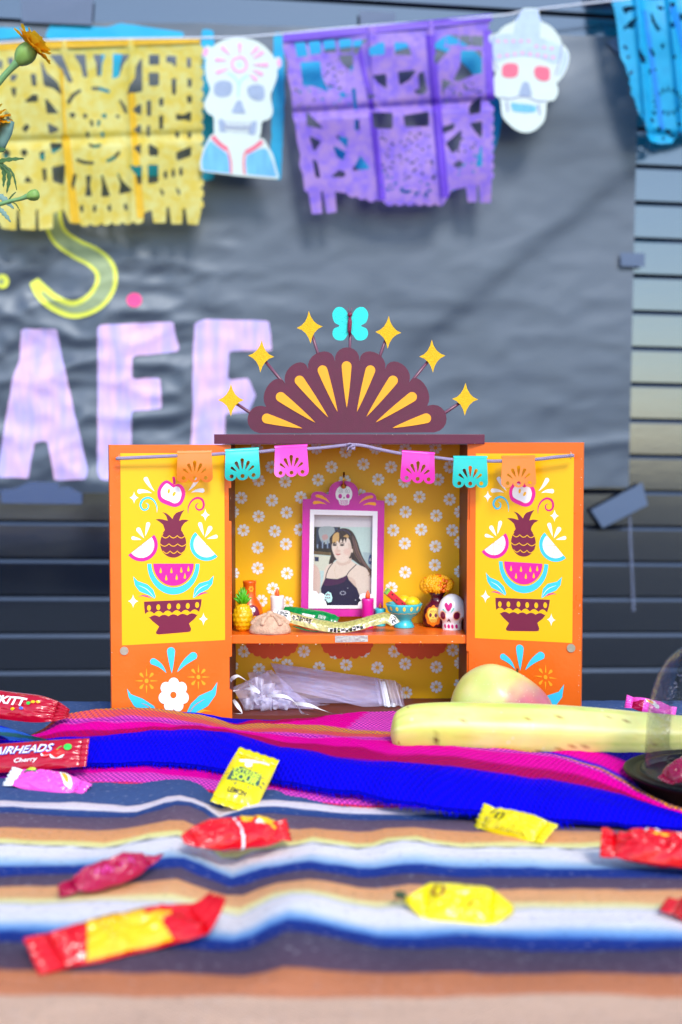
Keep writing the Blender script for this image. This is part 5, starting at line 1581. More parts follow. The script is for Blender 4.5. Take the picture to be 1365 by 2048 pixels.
mb.poly(ZF(catmull([(650, 212), (720, 225), (760, 300), (748, 375), (725, 400), (716, 450), (690, 462), (650, 466), (610, 462), (590, 448), (578, 402), (550, 375), (540, 300), (580, 225)], 3, True)), FRP.px, m_white, 0, 0.0063)
mb.poly(ZF(ell(600, 346, 25, 30)), FRP.px, m_mag, 0, 0.0065); mb.poly(ZF(ell(702, 346, 25, 30)), FRP.px, m_mag, 0, 0.0065)
mb.poly(ZF([(651, 350), (662, 375), (640, 375)]), FRP.px, m_brown, 0, 0.0065)
for x in (608, 636, 664, 690): mb.ribbon(stroke(ZF([(x - 8, 462), (x - 8, 410), (x, 402), (x + 8, 410), (x + 8, 462)]), 0.8), FRP.px, m_mag, 0.0065)
for q in ([(600, 250), (582, 290), (600, 300), (612, 265), (622, 255), (632, 290), (622, 300), (614, 275)], [(712, 250), (722, 290), (700, 300), (692, 265), (680, 255), (670, 290), (682, 300), (690, 275)]): mb.ribbon(stroke(ZF(q), 0.55), FRP.px, m_greyline, 0.0065)
mb.build('skull_print', frame)
# mount with shaped lower edge
mo = [(203, 520), (1095, 545), (1076, 1832), (180, 1828)]
mi = [(258, 590), (1030, 605), (1012, 1640), (960, 1632), (900, 1630), (862, 1650), (850, 1690), (880, 1725), (845, 1745), (832, 1788), (425, 1788), (410, 1735), (385, 1712), (400, 1668), (385, 1640), (350, 1622), (310, 1640), (290, 1605), (240, 1595)]
mb = MB(); mb.poly([ZF(mo), ZF(mi)], FRP.px, m_mat, 0.0012, 0.0061); mb.build('mount', frame)
# photograph (flat print): a woman with long dark hair in a dark top
PHO = -0.001
ph_layers = []
def pp(pts, name, rgb, smooth=0, soft=None):
    ph_layers.append((catmull(pts, smooth, True) if smooth else pts, rgb, soft if soft else 9.0))
def pr(pts, w, name, rgb):
    ph_layers.append((stroke(pts, w * 6.6), rgb, 5.0))
pp([(225, 555), (1065, 570), (1045, 1805), (210, 1803)], 'paper', (236, 232, 238))
pp([(245, 750), (1032, 757), (1016, 1795), (222, 1793)], 'pale_wall', (196, 226, 224))
pp([(600, 752), (1032, 757), (1022, 1090), (600, 1080)], 'wall_light', (206, 234, 228))
pp([(255, 752), (600, 752), (580, 1135), (250, 1110)], 'dark_frame', (40, 34, 38))
pp([(250, 1068), (480, 1090), (480, 1132), (250, 1112)], 'frame_wood', (108, 88, 62))
pp([(288, 756), (575, 756), (560, 1040), (282, 1020)], 'painting_blue', (44, 60, 92))
pp([(330, 760), (520, 760), (500, 930), (400, 985), (330, 900)], 'painting_mist', (170, 186, 190), 3)
pp([(360, 870), (420, 850), (440, 900), (380, 930)], 'painting_rose', (196, 160, 160), 3)
for k in range(9): pp([(292 + 22 * k, 985 - (k * 37) % 60), (310 + 22 * k, 980 - (k * 37) % 60), (308 + 22 * k, 1035), (294 + 22 * k, 1035)], 'painting_dark' if k % 3 else 'painting_pale', (20, 24, 54) if k % 3 else (140, 160, 190))
pp([(250, 1120), (480, 1140), (480, 1330), (245, 1330)], 'wall_cream', (222, 226, 206))
pp([(262, 1145), (318, 1150), (316, 1208), (264, 1205)], 'switch', (40, 52, 92))
pp([(900, 1085), (1020, 1095), (1020, 1300), (930, 1280)], 'shelf_pale', (180, 206, 210)); pp([(985, 1130), (1020, 1125), (1018, 1240), (972, 1230)], 'blue_jar', (60, 90, 140), 3); pp([(990, 1170), (1012, 1165), (1010, 1205), (988, 1200)], 'jar_label', (206, 220, 226))
# hair behind
pp([(520, 830), (560, 790), (640, 768), (720, 785), (780, 840), (830, 950), (870, 1080), (920, 1190), (980, 1280), (1018, 1330), (1015, 1430), (960, 1380), (900, 1290), (820, 1230), (740, 1180), (560, 1180), (500, 1230), (450, 1240), (470, 1150), (490, 1080), (470, 990), (460, 900)], 'hair', (46, 34, 40), 3)
# arm and shoulders
pp([(240, 1270), (290, 1270), (325, 1330), (340, 1430), (335, 1580), (305, 1650), (238, 1600)], 'skin_shade', (232, 204, 190), 3)
pp([(560, 1190), (500, 1230), (430, 1260), (390, 1330), (380, 1430), (350, 1560), (370, 1640), (800, 1640), (870, 1680), (1010, 1640), (1005, 1450), (985, 1360), (930, 1290), (820, 1245), (740, 1190), (700, 1150), (590, 1150)], 'skin', (240, 222, 206), 3)
pp([(700, 1400), (800, 1460), (815, 1560), (850, 1650), (790, 1600), (740, 1520)], 'skin_shade', (226, 200, 184), 2)
pp([(545, 1190), (600, 1225), (680, 1215), (745, 1160), (735, 1230), (620, 1265), (560, 1240)], 'skin_shade', (226, 200, 184), 2)
# face
pp([(500, 960), (560, 900), (640, 880), (720, 910), (748, 990), (745, 1080), (720, 1150), (650, 1200), (590, 1205), (545, 1170), (510, 1100), (490, 1030)], 'face', (243, 224, 210), 4)
pp([(700, 960), (748, 1000), (745, 1090), (700, 1170), (715, 1080)], 'face_shade', (228, 204, 190), 3)
pp([(745, 1040), (768, 1050), (765, 1090), (748, 1085)], 'face', (243, 224, 210), 2)
# fringe and hair strands
pp([(470, 985), (480, 900), (520, 830), (600, 790), (680, 800), (740, 850), (760, 960), (750, 1010), (728, 930), (690, 895), (675, 960), (655, 905), (635, 965), (610, 910), (590, 968), (560, 930), (520, 985), (495, 960)], 'hair', (46, 34, 40), 2)
pp([(500, 965), (500, 880), (540, 830), (585, 835), (580, 960), (560, 925), (545, 968), (525, 945)], 'blonde', (222, 180, 116), 2)
pp([(640, 880), (690, 850), (715, 880), (700, 900), (670, 885)], 'blonde', (206, 166, 110), 2)
pp([(760, 860), (815, 960), (850, 1080), (910, 1200), (985, 1310), (940, 1290), (860, 1190), (800, 1080), (770, 960)], 'hair_lit', (96, 72, 74), 3)
pr([(800, 930), (835, 1060), (900, 1190), (980, 1300), (1010, 1390)], 0.9, 'hair_gold', (150, 118, 96)); pr([(770, 1010), (800, 1120), (870, 1220)], 0.7, 'hair_gold', (150, 118, 96)); pr([(965, 1330), (990, 1370), (975, 1400)], 1.6, 'hair_gold', (150, 118, 96))
pr([(560, 812), (620, 790), (690, 812), (735, 855)], 2.2, 'hair_band', (50, 46, 84))
# features
for (ex, ey) in [(527, 993), (625, 993)]:
    pp(ell(ex, ey - 2, 29, 14, 0.0, 14), 'eye_dark', (50, 42, 52)); pp(ell(ex - 4, ey, 10, 10, 0, 10), 'iris', (16, 12, 16)); pr([(ex - 30, ey - 22), (ex, ey - 31), (ex + 32, ey - 20)], 1.3, 'brow', (84, 64, 62))
pr([(565, 1010), (556, 1050), (560, 1072), (585, 1072)], 1.1, 'nose_line', (190, 150, 136))
pp([(535, 1108), (560, 1100), (580, 1106), (612, 1106), (585, 1124), (560, 1126)], 'lips', (196, 92, 96), 2)
# top
pp([(405, 1425), (470, 1435), (560, 1440), (640, 1415), (690, 1385), (715, 1450), (780, 1520), (820, 1560), (870, 1690), (880, 1795), (350, 1795), (345, 1560), (380, 1480)], 'navy_top', (24, 16, 66))
pp([(385, 1490), (420, 1440), (560, 1450), (690, 1400), (650, 1480), (520, 1520), (400, 1530)], 'plum_sheen', (72, 24, 78), 2)
pr([(408, 1430), (420, 1370), (450, 1300), (505, 1225)], 1.7, 'strap', (30, 24, 50)); pr([(688, 1390), (720, 1340), (770, 1290), (815, 1245)], 1.7, 'strap', (30, 24, 50))
pr([(540, 1260), (525, 1330), (545, 1410), (560, 1418), (575, 1400)], 0.4, 'chain', (206, 180, 130))
for k in range(9):
    a = 2 * math.pi * k / 9; pp(ell(636 + 34 * math.cos(a), 1625 + 22 * math.sin(a), 7, 6, 0, 6), 'sparkle', (210, 214, 236))
pp(ell(802, 1718, 7, 7, 0, 6), 'sparkle', (210, 214, 236)); pp(ell(700, 1560, 5, 5, 0, 6), 'sparkle', (210, 214, 236))
# soft shading of cheeks, neck and hair
pp(ell(560, 1075, 40, 36), 'cheek', (240, 206, 192), 0, 34.0); pp(ell(690, 1080, 46, 44), 'cheek', (238, 204, 190), 0, 36.0)
pp(ell(580, 1068, 26, 12), 'nose_shade', (222, 190, 174), 0, 14.0)
gx, gy_ = np.meshgrid(np.linspace(210, 1064, 150), np.linspace(555, 1804, 220), indexing='ij')
img = np.zeros(gx.shape + (3,)) + np.array(lin((236, 232, 238)))
rs = np.random.RandomState(5)
for (q_, rgb_, soft_) in ph_layers:
    F_ = sd_poly(gx, gy_, q_) if not (len(q_) > 3 and False) else None
    a_ = np.clip(F_ / soft_ + 0.5, 0, 1)[..., None]; a_ = a_ * a_ * (3 - 2 * a_)
    img = img * (1 - a_) + np.array(lin(rgb_)) * a_
# strands: thin streaks along the hair
hair_ = np.clip(0.16 - img.mean(axis=2), 0, 0.16) / 0.16
streak = np.sin((gx * 0.9 - gy_ * 0.38) * 0.16 + 2.0 * np.sin(gy_ * 0.012)) * 0.5 + 0.5
mask_ = ((gx > 450) & (gy_ < 1400) & (gy_ > 770))[..., None]
img = np.where(mask_, img * (1 + 0.9 * (hair_ * streak)[..., None]), img)
img = img * (1 + 0.05 * rs.randn(*gx.shape)[..., None])
img = np.clip(img * 0.66, 0, 0.8)
m_photo = bpy.data.materials.new('photo_paper'); m_photo.use_nodes = True
nb = m_photo.node_tree.nodes['Principled BSDF']; nb.inputs['Roughness'].default_value = 0.25
na = m_photo.node_tree.nodes.new('ShaderNodeAttribute'); na.attribute_name = 'stripe'
m_photo.node_tree.links.new(na.outputs['Color'], nb.inputs['Base Color'])
ph = MB(); V_ = []; C_ = []
for i_ in range(150):
    for j_ in range(219, -1, -1):
        q_ = ZF([(gx[i_, j_], gy_[i_, j_])])[0]
        V_.append(FRP.px(q_[0], q_[1], PHO + 0.0006)); C_.append((img[i_, j_, 0], img[i_, j_, 1], img[i_, j_, 2], 1))
F2_ = [(i_ * 220 + j_, (i_ + 1) * 220 + j_, (i_ + 1) * 220 + j_ + 1, i_ * 220 + j_ + 1) for i_ in range(149) for j_ in range(219)]
ph.add(V_, F2_, m_photo, False); ph.cols = C_
ph.build('photo_print', frame)
mb = MB()    # fan shaped cutout on the mount
mb.poly(ZF([(385, 1710), (400, 1640), (440, 1605), (480, 1625), (497, 1690), (485, 1740), (440, 1752), (420, 1725)]), FRP.px, mat('mint_print', (176, 222, 220), 0.4, 0.4, 0.03), 0.0006, 0.0074)
for q in ([(410, 1640), (425, 1660)], [(430, 1630), (440, 1655)], [(450, 1640), (462, 1660)], [(402, 1680), (420, 1690)], [(430, 1680), (442, 1700)], [(452, 1680), (470, 1695)], [(400, 1710), (420, 1712)]): mb.ribbon(stroke(ZF(q), 1.6), FRP.px, m_maroonp, 0.0082)
mb.build('fan_print', frame)
# hook
hk = P(687, 971, YFR - 0.009)
hook = empty('brass_hook', P(688, 972, YB), 'small brass screw hook holding the magenta frame', 'hook')
mb = MB(); mb.tube([P(687.5, 972, YB + 0.002), P(687.5, 972, YFR - 0.006), P(687.5, 971, YFR - 0.0085), P(687.8, 962, YFR - 0.010), P(688.5, 944, YFR - 0.0095)], 0.00105, m_brass, 8)
mb.build('hook_wire', hook)
mb = MB(); mb.lathe(Vector((0, 0, 0)), [(0.0, 0), (0.0026, 0.0002), (0.003, 0.001), (0.0022, 0.002), (0.0012, 0.0028)], m_brass, 14)
mb.v = [P(687.5, 972, YFR - 0.006) + Vector((v.x, -v.z, v.y)) for v in mb.v]; mb.build('hook_collar', hook)

# ================================================================ figurines on the shelf
S0 = zsh_t
def onshelf(px, py):
    d = ray(px, py); return CAMP + d * ((S0 - CAMZ) / d.z)
def shelf_at(px, Y):
    p = P(px, 1260, Y); return Vector((p.x, Y, S0))
def sc(Y): return Y / FPX

# pineapple
m_pine = mat('pineapple_glaze', (246, 184, 10), 0.3, 0.6, 0.18, 140, 0.15, 300); m_pleaf = mat('green_glaze', (82, 176, 24), 0.35, 0.5, 0.15, 90)
pt = shelf_at(486, 1.3235); u = sc(1.3235)
fig = empty('pineapple_figurine', pt, 'small yellow ceramic pineapple with green leaves at the left end of the shelf', 'figurine')
mb = MB()
def pdisp(d):
    th = math.acos(max(-1, min(1, -d.z))); w = math.atan2(d.y, d.x)
    r = th * 9 / math.pi; k = round(r)
    a = math.cos((w + (0.26 if k % 2 else 0)) * 12); b_ = math.cos(th * 18)
    return 1 + 0.045 * max(-1, (a + b_) * 0.5)
mb.ball(pt + Vector((0, 0, 28.0 * u)), 20.5 * u, 20.5 * u, 29 * u, m_pine, 72, 54, disp=pdisp); mb.build('fruit_body', fig)
mb = MB(); rnd = random.Random(4)
for ring, (n, out_, up) in enumerate([(7, 19, 14), (6, 15, 22), (5, 9, 30), (4, 4, 35)]):
    for k in range(n):
        a = 2 * math.pi * k / n + ring * 0.5 + rnd.uniform(-.1, .1)
        b0 = pt + Vector((0, 0, 54 * u)); dr = Vector((math.cos(a), math.sin(a), 0))
        mb.tube([b0 + dr * 2 * u, b0 + dr * out_ * 0.55 * u + Vector((0, 0, up * 0.6 * u)), b0 + dr * out_ * u + Vector((0, 0, up * u))], [3.6 * u, 3.2 * u, 0.5 * u], m_pleaf, 6)
mb.build('leaf_crown', fig)

# orange jug
m_jug = mat('orange_glaze', (226, 92, 6), 0.3, 0.6, 0.10, 60)
pt = shelf_at(500, 1.362); u = sc(1.362)
fig = empty('jug_figurine', pt, 'small orange painted bottle standing behind the pineapple figurine', 'figurine')
mb = MB(); mb.lathe(pt, [(0.001, 0), (17 * u, 0), (24 * u, 10 * u), (26.5 * u, 24 * u), (25 * u, 38 * u), (19 * u, 50 * u), (13.5 * u, 58 * u), (12.5 * u, 66 * u), (12.5 * u, 84 * u), (13.5 * u, 88 * u), (13.5 * u, 91 * u), (10 * u, 91 * u), (9 * u, 80 * u), (0.001, 79 * u)], m_jug, 28); mb.build('jug_body', fig)
def wrap(c, Rz, hz):
    """paint position on a round body: angle from the front (deg), height"""
    def fn(x, y, o):
        a = math.radians(x); r = Rz(y) + o
        return c + Vector((r * math.sin(a), -r * math.cos(a), y))
    return fn
def sy(pts, k): return [(p[0], p[1] * k) for p in pts]
def prof_r(prof):
    return lambda y: lerp_table([(z, r) for r, z in prof], y)
jr = prof_r([(17 * u, 0), (24 * u, 10 * u), (26.5 * u, 24 * u), (25 * u, 38 * u), (19 * u, 50 * u), (13.5 * u, 58 * u), (12.5 * u, 70 * u), (12.5 * u, 91 * u)])
fnj = wrap(pt, jr, 0)
mb = MB()
mb.fit(ell(16, 27 * u, 34, 18 * u, 0, 22), fnj, m_maroonp, 0, 0.0002)
for (x, y, rr) in [(8, 35 * u, 9), (22, 36 * u, 8), (12, 28 * u, 7)]: mb.fit(ell(x, y, rr, 5 * u, 0, 10), fnj, m_white, 0, 0.0005)
mb.fit(ell(26, 18 * u, 10, 6 * u, 0, 12), fnj, m_ambr, 0, 0.0005); mb.fit(ell(26, 18 * u, 5, 3.2 * u, 0, 10), fnj, m_brown, 0, 0.0007)
mb.ribbon(sy(stroke([(54, 16), (58, 26), (54, 38)], [1, 3, 1], 5), u), fnj, m_ambr, 0.0004); mb.ribbon(sy(stroke([(66, 18), (68, 26), (64, 36)], [1, 3, 1], 5), u), fnj, m_ambr, 0.0004)
for k in range(6):
    a = 2 * math.pi * k / 6; mb.fit(ell(18 + 16 * math.cos(a), 76 * u + 4.2 * u * math.sin(a), 9, 2.4 * u, 0, 8), fnj, m_ambr, 0, 0.0004 + k * 0.00003)
mb.build('painted_pattern', fig)

def candle(px, Y, r, hgt, body, flame_h, label, stub=False, dec=False):
    pt = shelf_at(px, Y); u = sc(Y)
    fig = empty('candle_figurine', pt, label, 'candle figurine', 'candle figurines on the shelf')
    mb = MB()
    def drip(p, w, i):
        if i >= 3: p = p + Vector((0, 0, 0.5 * u * math.sin(3 * w + 1)))
        if 2 <= i <= 4: p = Vector((p.x, p.y, p.z)) * 1.0; p.x *= 1 + 0.05 * max(0, math.sin(5 * w)); p.y *= 1 + 0.05 * max(0, math.sin(5 * w))
        return p
    mb.lathe(pt, [(0.001, 0), (r * 0.97 * u, 0), (r * u, 1.5 * u), (r * u, (hgt - 10) * u), (r * 1.06 * u, (hgt - 4) * u), (r * 1.05 * u, (hgt - 1) * u), (r * 0.9 * u, hgt * u), (r * 0.5 * u, (hgt - 0.6) * u), (0.001, (hgt - 1) * u)], body, 26, disp=drip)
    mb.build('candle_body', fig)
    mb = MB(); f = flame_h
    mb.lathe(pt + Vector((0, 0, (hgt - 0.8) * u)), [(0.0005, 0), (f * .26 * u, f * 0.05 * u), (f * 0.30 * u, f * 0.3 * u), (f * 0.24 * u, f * 0.6 * u), (f * 0.1 * u, f * 0.88 * u), (0.0002, f * u)], m_flame, 14); mb.build('flame', fig)
    if dec:
        fn = wrap(pt, lambda y: r * 1.0 * u, 0)
        mb = MB()
        for k in range(8):
            a = 2 * math.pi * k / 8 + 0.2
            q = tear(0 + 44 * math.cos(a), 15 * u + 9.4 * u * math.sin(a), 9, 12 * math.cos(a), 15 * u + 2.6 * u * math.sin(a)) 
            q = [(8 + 46 * math.cos(a + dw) * rr, 15 * u + 9.8 * u * math.sin(a + dw) * rr) for rr, dw in [(0.25, 0), (0.5, 0.2), (0.8, 0.26), (1.0, 0.12), (1.0, -0.12), (0.8, -0.26), (0.5, -0.2)]]
            mb.fit(q, fn, m_white, 0, 0.0003 + 0.00002 * k)
        mb.build('daisy_print', fig)
m_flame = mat('orange_flame_glaze', (240, 96, 36), 0.35, 0.5, 0.1, 200)
m_wax = mat('white_glaze', (236, 236, 238), 0.35, 0.5, 0.04, 60, 0.1, 120); m_mwax = mat('magenta_glaze', (214, 16, 150), 0.3, 0.6, 0.05, 60); m_twax = mat('teal_glaze', (64, 196, 208), 0.35, 0.5, 0.06, 60)
candle(555, 1.360, 13.2, 62, m_wax, 15.5, 'white candle figurine with an orange flame behind the sugar bread')
candle(736, 1.350, 11.6, 59, m_mwax, 17, 'magenta candle figurine with a daisy in front of the frame corner', dec=True)
candle(761, 1.362, 10.6, 36, m_twax, 12, 'short turquoise candle figurine beside the fruit bowl')

# sugared bread
m_bread = mat('sugared_bread', (214, 176, 148), 0.8, 0.2, 0.32, 220, 0.7, 700)
pt = shelf_at(541, 1.308); u = sc(1.308)
fig = empty('bread_figurine', pt, 'small round sugared bread of the dead in front of the white candle', 'bread figurine')
mb = MB(); mb.lathe(pt, [(0.001, 0), (38 * u, 0), (42 * u, 3 * u), (41.5 * u, 10 * u), (37 * u, 19 * u), (28 * u, 28 * u), (16 * u, 34 * u), (6 * u, 36 * u), (0.001, 36.5 * u)], m_bread, 40, squash=0.62); mb.build('bread_loaf', fig)
for k in range(6):
    a = 2 * math.pi * k / 6 - 0.95; pth = []
    for (rr, z) in [(6, 37), (14, 36.5), (20, 34), (27, 29.5), (32, 25), (37, 18)]:
        pth.append(pt + Vector((rr * u * math.cos(a), rr * u * 0.62 * math.sin(a), z * u)))
    mb = MB(); mb.tube(catmull([tuple(p) for p in pth], 4), [v * u for v in [4, 4.6, 5, 4.4, 3.6, 3.2, 3.2, 3.4, 3.8, 4.2, 4.6, 5, 5.2, 5, 4.6, 4.2, 4.4, 5.2, 5.6, 5.0, 3.0]], m_bread, 10); mb.build('bread_bone', fig)
mb = MB(); mb.ball(pt + Vector((0, 0, 39 * u)), 8 * u, 7 * u, 7 * u, m_bread, 16, 10); mb.build('bread_knob', fig)

# fruit bowl
m_bowl = mat('turquoise_glaze', (58, 194, 214), 0.28, 0.6, 0.06, 60); m_wm = mat('watermelon_glaze', (206, 18, 44), 0.3, 0.6, 0.1, 90); m_rind = mat('rind_glaze', (120, 190, 60), 0.35, 0.5, 0.1, 90)
m_face_y = mat('pale_yellow_print', (252, 226, 96), 0.35, 0.5, 0.03); m_lemon = mat('lemon_glaze', (246, 206, 30), 0.3, 0.6, 0.1, 90); m_seed = mat('seed_black', (24, 10, 12), 0.4, 0.5, 0.0)
pt = shelf_at(808.5, 1.352); u = sc(1.352)
fig = empty('fruit_bowl_figurine', pt, 'small turquoise footed bowl of painted fruit on the shelf', 'figurine')
bprof = [(0.001, 0), (20 * u, 0), (21 * u, 2 * u), (17.5 * u, 8 * u), (14.5 * u, 14 * u), (17 * u, 19 * u), (26 * u, 26 * u), (33 * u, 35 * u), (36 * u, 45 * u), (37 * u, 48 * u), (35 * u, 49 * u), (32 * u, 44 * u), (0.001, 38 * u)]
mb = MB(); mb.lathe(pt, bprof, m_bowl, 36); mb.build('bowl', fig)
br = prof_r([(17 * u, 19 * u), (26 * u, 26 * u), (33 * u, 35 * u), (36 * u, 45 * u), (37 * u, 48 * u)])
fnb = wrap(pt, br, 0); mb = MB()
for k in range(-3, 4):
    mb.fit(ell(k * 24 - 2, 40.5 * u, 4.6, 4.4 * u, 0, 10), fnb, m_face_y, 0, 0.0004)
mb.ribbon(sy(stroke([(x, 29.8 + 1.6 * abs(math.sin(math.radians(x * 7.5)))) for x in range(-84, 85, 4)], 1.1, 1), u), fnb, m_face_y, 0.0006)
mb.build('painted_pattern', fig)
ax = (Vector((0.72, 0.2, -0.66)).normalized(), Vector((-0.3, 0.95, 0.0)).normalized(), None); ax = (ax[0], ax[1], ax[0].cross(ax[1]))
mb = MB(); c = pt + Vector((-17 * u, -10 * u, 58 * u))
tri = [(-22, -7), (20, -7), (20, 9), (-22, 9)]
mb.box(c, 46 * u, 13 * u, 13 * u, m_wm, ax, 1.4 * u); w_ = mb.build('watermelon_slice', fig)
mb = MB(); mb.box(c - ax[0] * 24.5 * u, 4.5 * u, 14 * u, 13.6 * u, m_rind, ax, 1.2 * u); mb.build('rind', w_)
mb = MB()
for k in (-0.3, 0.0, 0.3, 0.42): mb.ball(c + ax[0] * k * 46 * u - ax[1] * 6.6 * u + ax[2] * (1.5 if k else -1) * u, 2 * u, 0.8 * u, 1.3 * u, m_seed, 8, 6, ax)
mb.build('seed', w_)
for (dx, dy, dz_, r) in [(1, 6, 53, 14), (16, -4, 51, 15), (24, 12, 48, 10)]:
    mb = MB(); mb.ball(pt + Vector((dx * u, dy * u, dz_ * u)), r * u, r * u, r * 0.8 * u, m_lemon, 18, 12, disp=lambda d: 1 + 0.25 * max(0, abs(d.x) - 0.85)); mb.build('lemon', fig)

# vase of marigolds
m_vase = mat('maroon_glaze', (88, 12, 40), 0.25, 0.6, 0.1, 60); m_mary = mat('marigold_yellow', (248, 170, 0), 0.4, 0.5, 0.12, 200); m_maro = mat('marigold_orange', (238, 104, 10), 0.4, 0.5, 0.12, 200)
m_halo = mat('orange_halo_print', (242, 134, 24), 0.35, 0.5, 0.05); m_face = mat('yellow_face_print', (252, 212, 84), 0.35, 0.5, 0.04)
pt = shelf_at(874, 1.36); u = sc(1.36)
fig = empty('marigold_vase_figurine', pt, 'maroon painted vase with a skull face and a dome of orange marigolds', 'figurine')
vprof = [(0.001, 0), (23 * u, 0), (28 * u, 6 * u), (30 * u, 18 * u), (29 * u, 32 * u), (24 * u, 43 * u), (16 * u, 50 * u), (12.5 * u, 56 * u), (13 * u, 62 * u), (17 * u, 68 * u), (15 * u, 69 * u), (0.001, 64 * u)]
mb = MB(); mb.lathe(pt, vprof, m_vase, 32); mb.build('vase', fig)
fnv = wrap(pt, prof_r([(23 * u, 0), (28 * u, 6 * u), (30 * u, 18 * u), (29 * u, 32 * u), (24 * u, 43 * u), (16 * u, 50 * u)]), 0)
mb = MB(); c0_ = -20
halo = [(c0_ + 32 * (1 + 0.09 * math.cos(8 * a)) * math.cos(a), 24 * u + 20 * u * (1 + 0.09 * math.cos(8 * a)) * math.sin(a)) for a in [2 * math.pi * k / 48 for k in range(48)]]
mb.fit(halo, fnv, m_halo, 0, 0.0003)
fcx = c0_ + 2
mb.fit([(fcx + x * 24, (26 + y * 14) * u) for x, y in catmull([(0, 1), (.7, .85), (1, .2), (.8, -.35), (.6, -.5), (.55, -.95), (0, -1.05), (-.55, -.95), (-.6, -.5), (-.8, -.35), (-1, .2), (-.7, .85)], 2, True)], fnv, m_face, 0, 0.0006)
for s_ in (-1, 1): mb.fit(ell(fcx + s_ * 10, 26 * u, 5.2, 4 * u, 0, 12), fnv, m_maroonp, 0, 0.0009)
mb.fit([(fcx, 24 * u), (fcx + 3, 20.5 * u), (fcx - 3, 20.5 * u)], fnv, m_maroonp, 0, 0.0009)
for k in (-1, 0, 1): mb.ribbon(sy(stroke([(fcx + k * 7 - 2, 12), (fcx + k * 7 - 2, 17), (fcx + k * 7 + 2, 17), (fcx + k * 7 + 2, 12)], 0.7), u), fnv, m_maroonp, 0.0009)
mb.ribbon(sy(stroke([(fcx - 12, 32), (fcx - 8, 35), (fcx - 4, 32), (fcx, 36), (fcx + 4, 32), (fcx + 8, 35), (fcx + 12, 32)], 0.8), u), fnv, m_maroonp, 0.0009)
mb.build('skull_print', fig)
rnd = random.Random(8)
bc = pt + Vector((0, 0, 82 * u))
mb = MB(); mb.ball(bc, 29 * u, 25 * u, 17 * u, m_maro, 20, 12); mb.build('bloom_core', fig)
spots = [(-0.55, 0.25, 15, 0), (-0.2, 0.62, 13, 0), (-0.85, 0.05, 12, 0), (-0.3, 0.1, 13, 0), (0.25, 0.9, 11, 1), (0.32, 0.12, 14, 1), (0.62, 0.55, 11, 0), (0.72, 0.15, 11, 0), (0.1, 0.45, 11, 0), (0.95, 0.28, 9, 1), (-0.6, 0.7, 10, 0), (0.55, -0.1, 10, 0), (-0.05, -0.12, 11, 0), (-0.7, -0.15, 11, 0), (0.5, 0.85, 9, 0), (-0.95, 0.4, 9, 1)]
for (ax_, el_, r, kind) in spots:
    a = ax_ * 1.25; e = el_ * 1.2
    d = Vector((math.sin(a) * math.cos(e), -math.cos(a) * math.cos(e), math.sin(e)))
    c = bc + Vector((d.x * 33 * u, d.y * 29 * u, d.z * 21 * u))
    t1 = d.cross(Vector((0, 0, 1))).normalized(); t2 = d.cross(t1)
    mb = MB(); m_ = m_maro if kind else m_mary
    for ring, (n, rr, hh) in enumerate([(9, 0.72, 0.0), (7, 0.42, 0.22), (4, 0.15, 0.36)]):
        if kind and ring: n = 4 if ring == 1 else 1; 
        for k in range(n):
            w = 2 * math.pi * k / n + ring * 0.35 + rnd.uniform(-0.08, 0.08)
            if kind and ring == 1: continue
            q = c + (t1 * math.cos(w) + t2 * math.sin(w)) * rr * r * u + d * hh * r * u
            rad = t1 * math.cos(w) + t2 * math.sin(w)
            mb.ball(q, 0.36 * r * u, 0.24 * r * u, 0.2 * r * u, m_, 8, 6, (rad, rad.cross(d), d))
    mb.build('marigold_bloom', fig)

# sugar skull
m_sk = mat('skull_glaze', (238, 238, 244), 0.28, 0.6, 0.02, 40)
pt = shelf_at(904.5, 1.338); u = sc(1.338)
fig = empty('skull_figurine', pt, 'small white sugar skull with magenta heart and teeth at the right end of the shelf', 'figurine')
def skdisp(d):
    k = 1.0
    if d.z < -0.2: k -= 0.16 * min(1, (-0.2 - d.z) / 0.5) * (1 if abs(d.x) < 2 else 0)
    return k
def skull_pt(d):
    r = Vector((28.5 * d.x, 26 * d.y, 36.5 * d.z))
    if r.z < -6:
        t = min(1, (-6 - r.z) / 12.0); t = t * t * (3 - 2 * t)
        r.x *= 1 - 0.20 * t; r.y *= 1 - 0.12 * t
        m2 = max(0, (-6 - r.z) / 30)
        full = Vector((d.x, d.y, 0)); 
        if r.z < -18 and full.length > 1e-6:
            fu = full.normalized(); tgt = Vector((fu.x * 19.5, fu.y * 19.5, 0))
            cur = Vector((r.x, r.y, 0)); mixv = min(1, (-18 - r.z) / 6)
            w = tgt if full.length > 0.25 else cur
            r.x = cur.x * (1 - mixv) + w.x * mixv; r.y = cur.y * (1 - mixv) + w.y * mixv
    # cheek bones, eye hollows
    fr_ = max(0, -d.y)
    r.x += 1.8 * math.copysign(1, d.x) * math.exp(-((r.z + 9) / 5.0) ** 2) * min(1, abs(d.x) * 2) * fr_
    for s_ in (-1, 1):
        g_ = math.exp(-(((r.x - s_ * 12) / 7.5) ** 2 + ((r.z + 3) / 8.5) ** 2)) * (1 if d.y < 0 else 0); r.y += 3.4 * g_
    r.z = max(r.z, -35)
    return pt + Vector((r.x * u, r.y * u, (r.z + 35) * u))
mb = MB()
NU, NV = 64, 44; vs = []; fs = []
for j in range(NV + 1):
    th = math.pi * j / NV
    for k in range(NU):
        w = 2 * math.pi * k / NU
        vs.append(skull_pt(Vector((math.sin(th) * math.cos(w), math.sin(th) * math.sin(w), -math.cos(th)))))
for j in range(NV):
    for k in range(NU): fs.append((j * NU + k, j * NU + (k + 1) % NU, (j + 1) * NU + (k + 1) % NU, (j + 1) * NU + k))
mb.add(vs, fs, m_sk, True); mb.build('skull_body', fig)
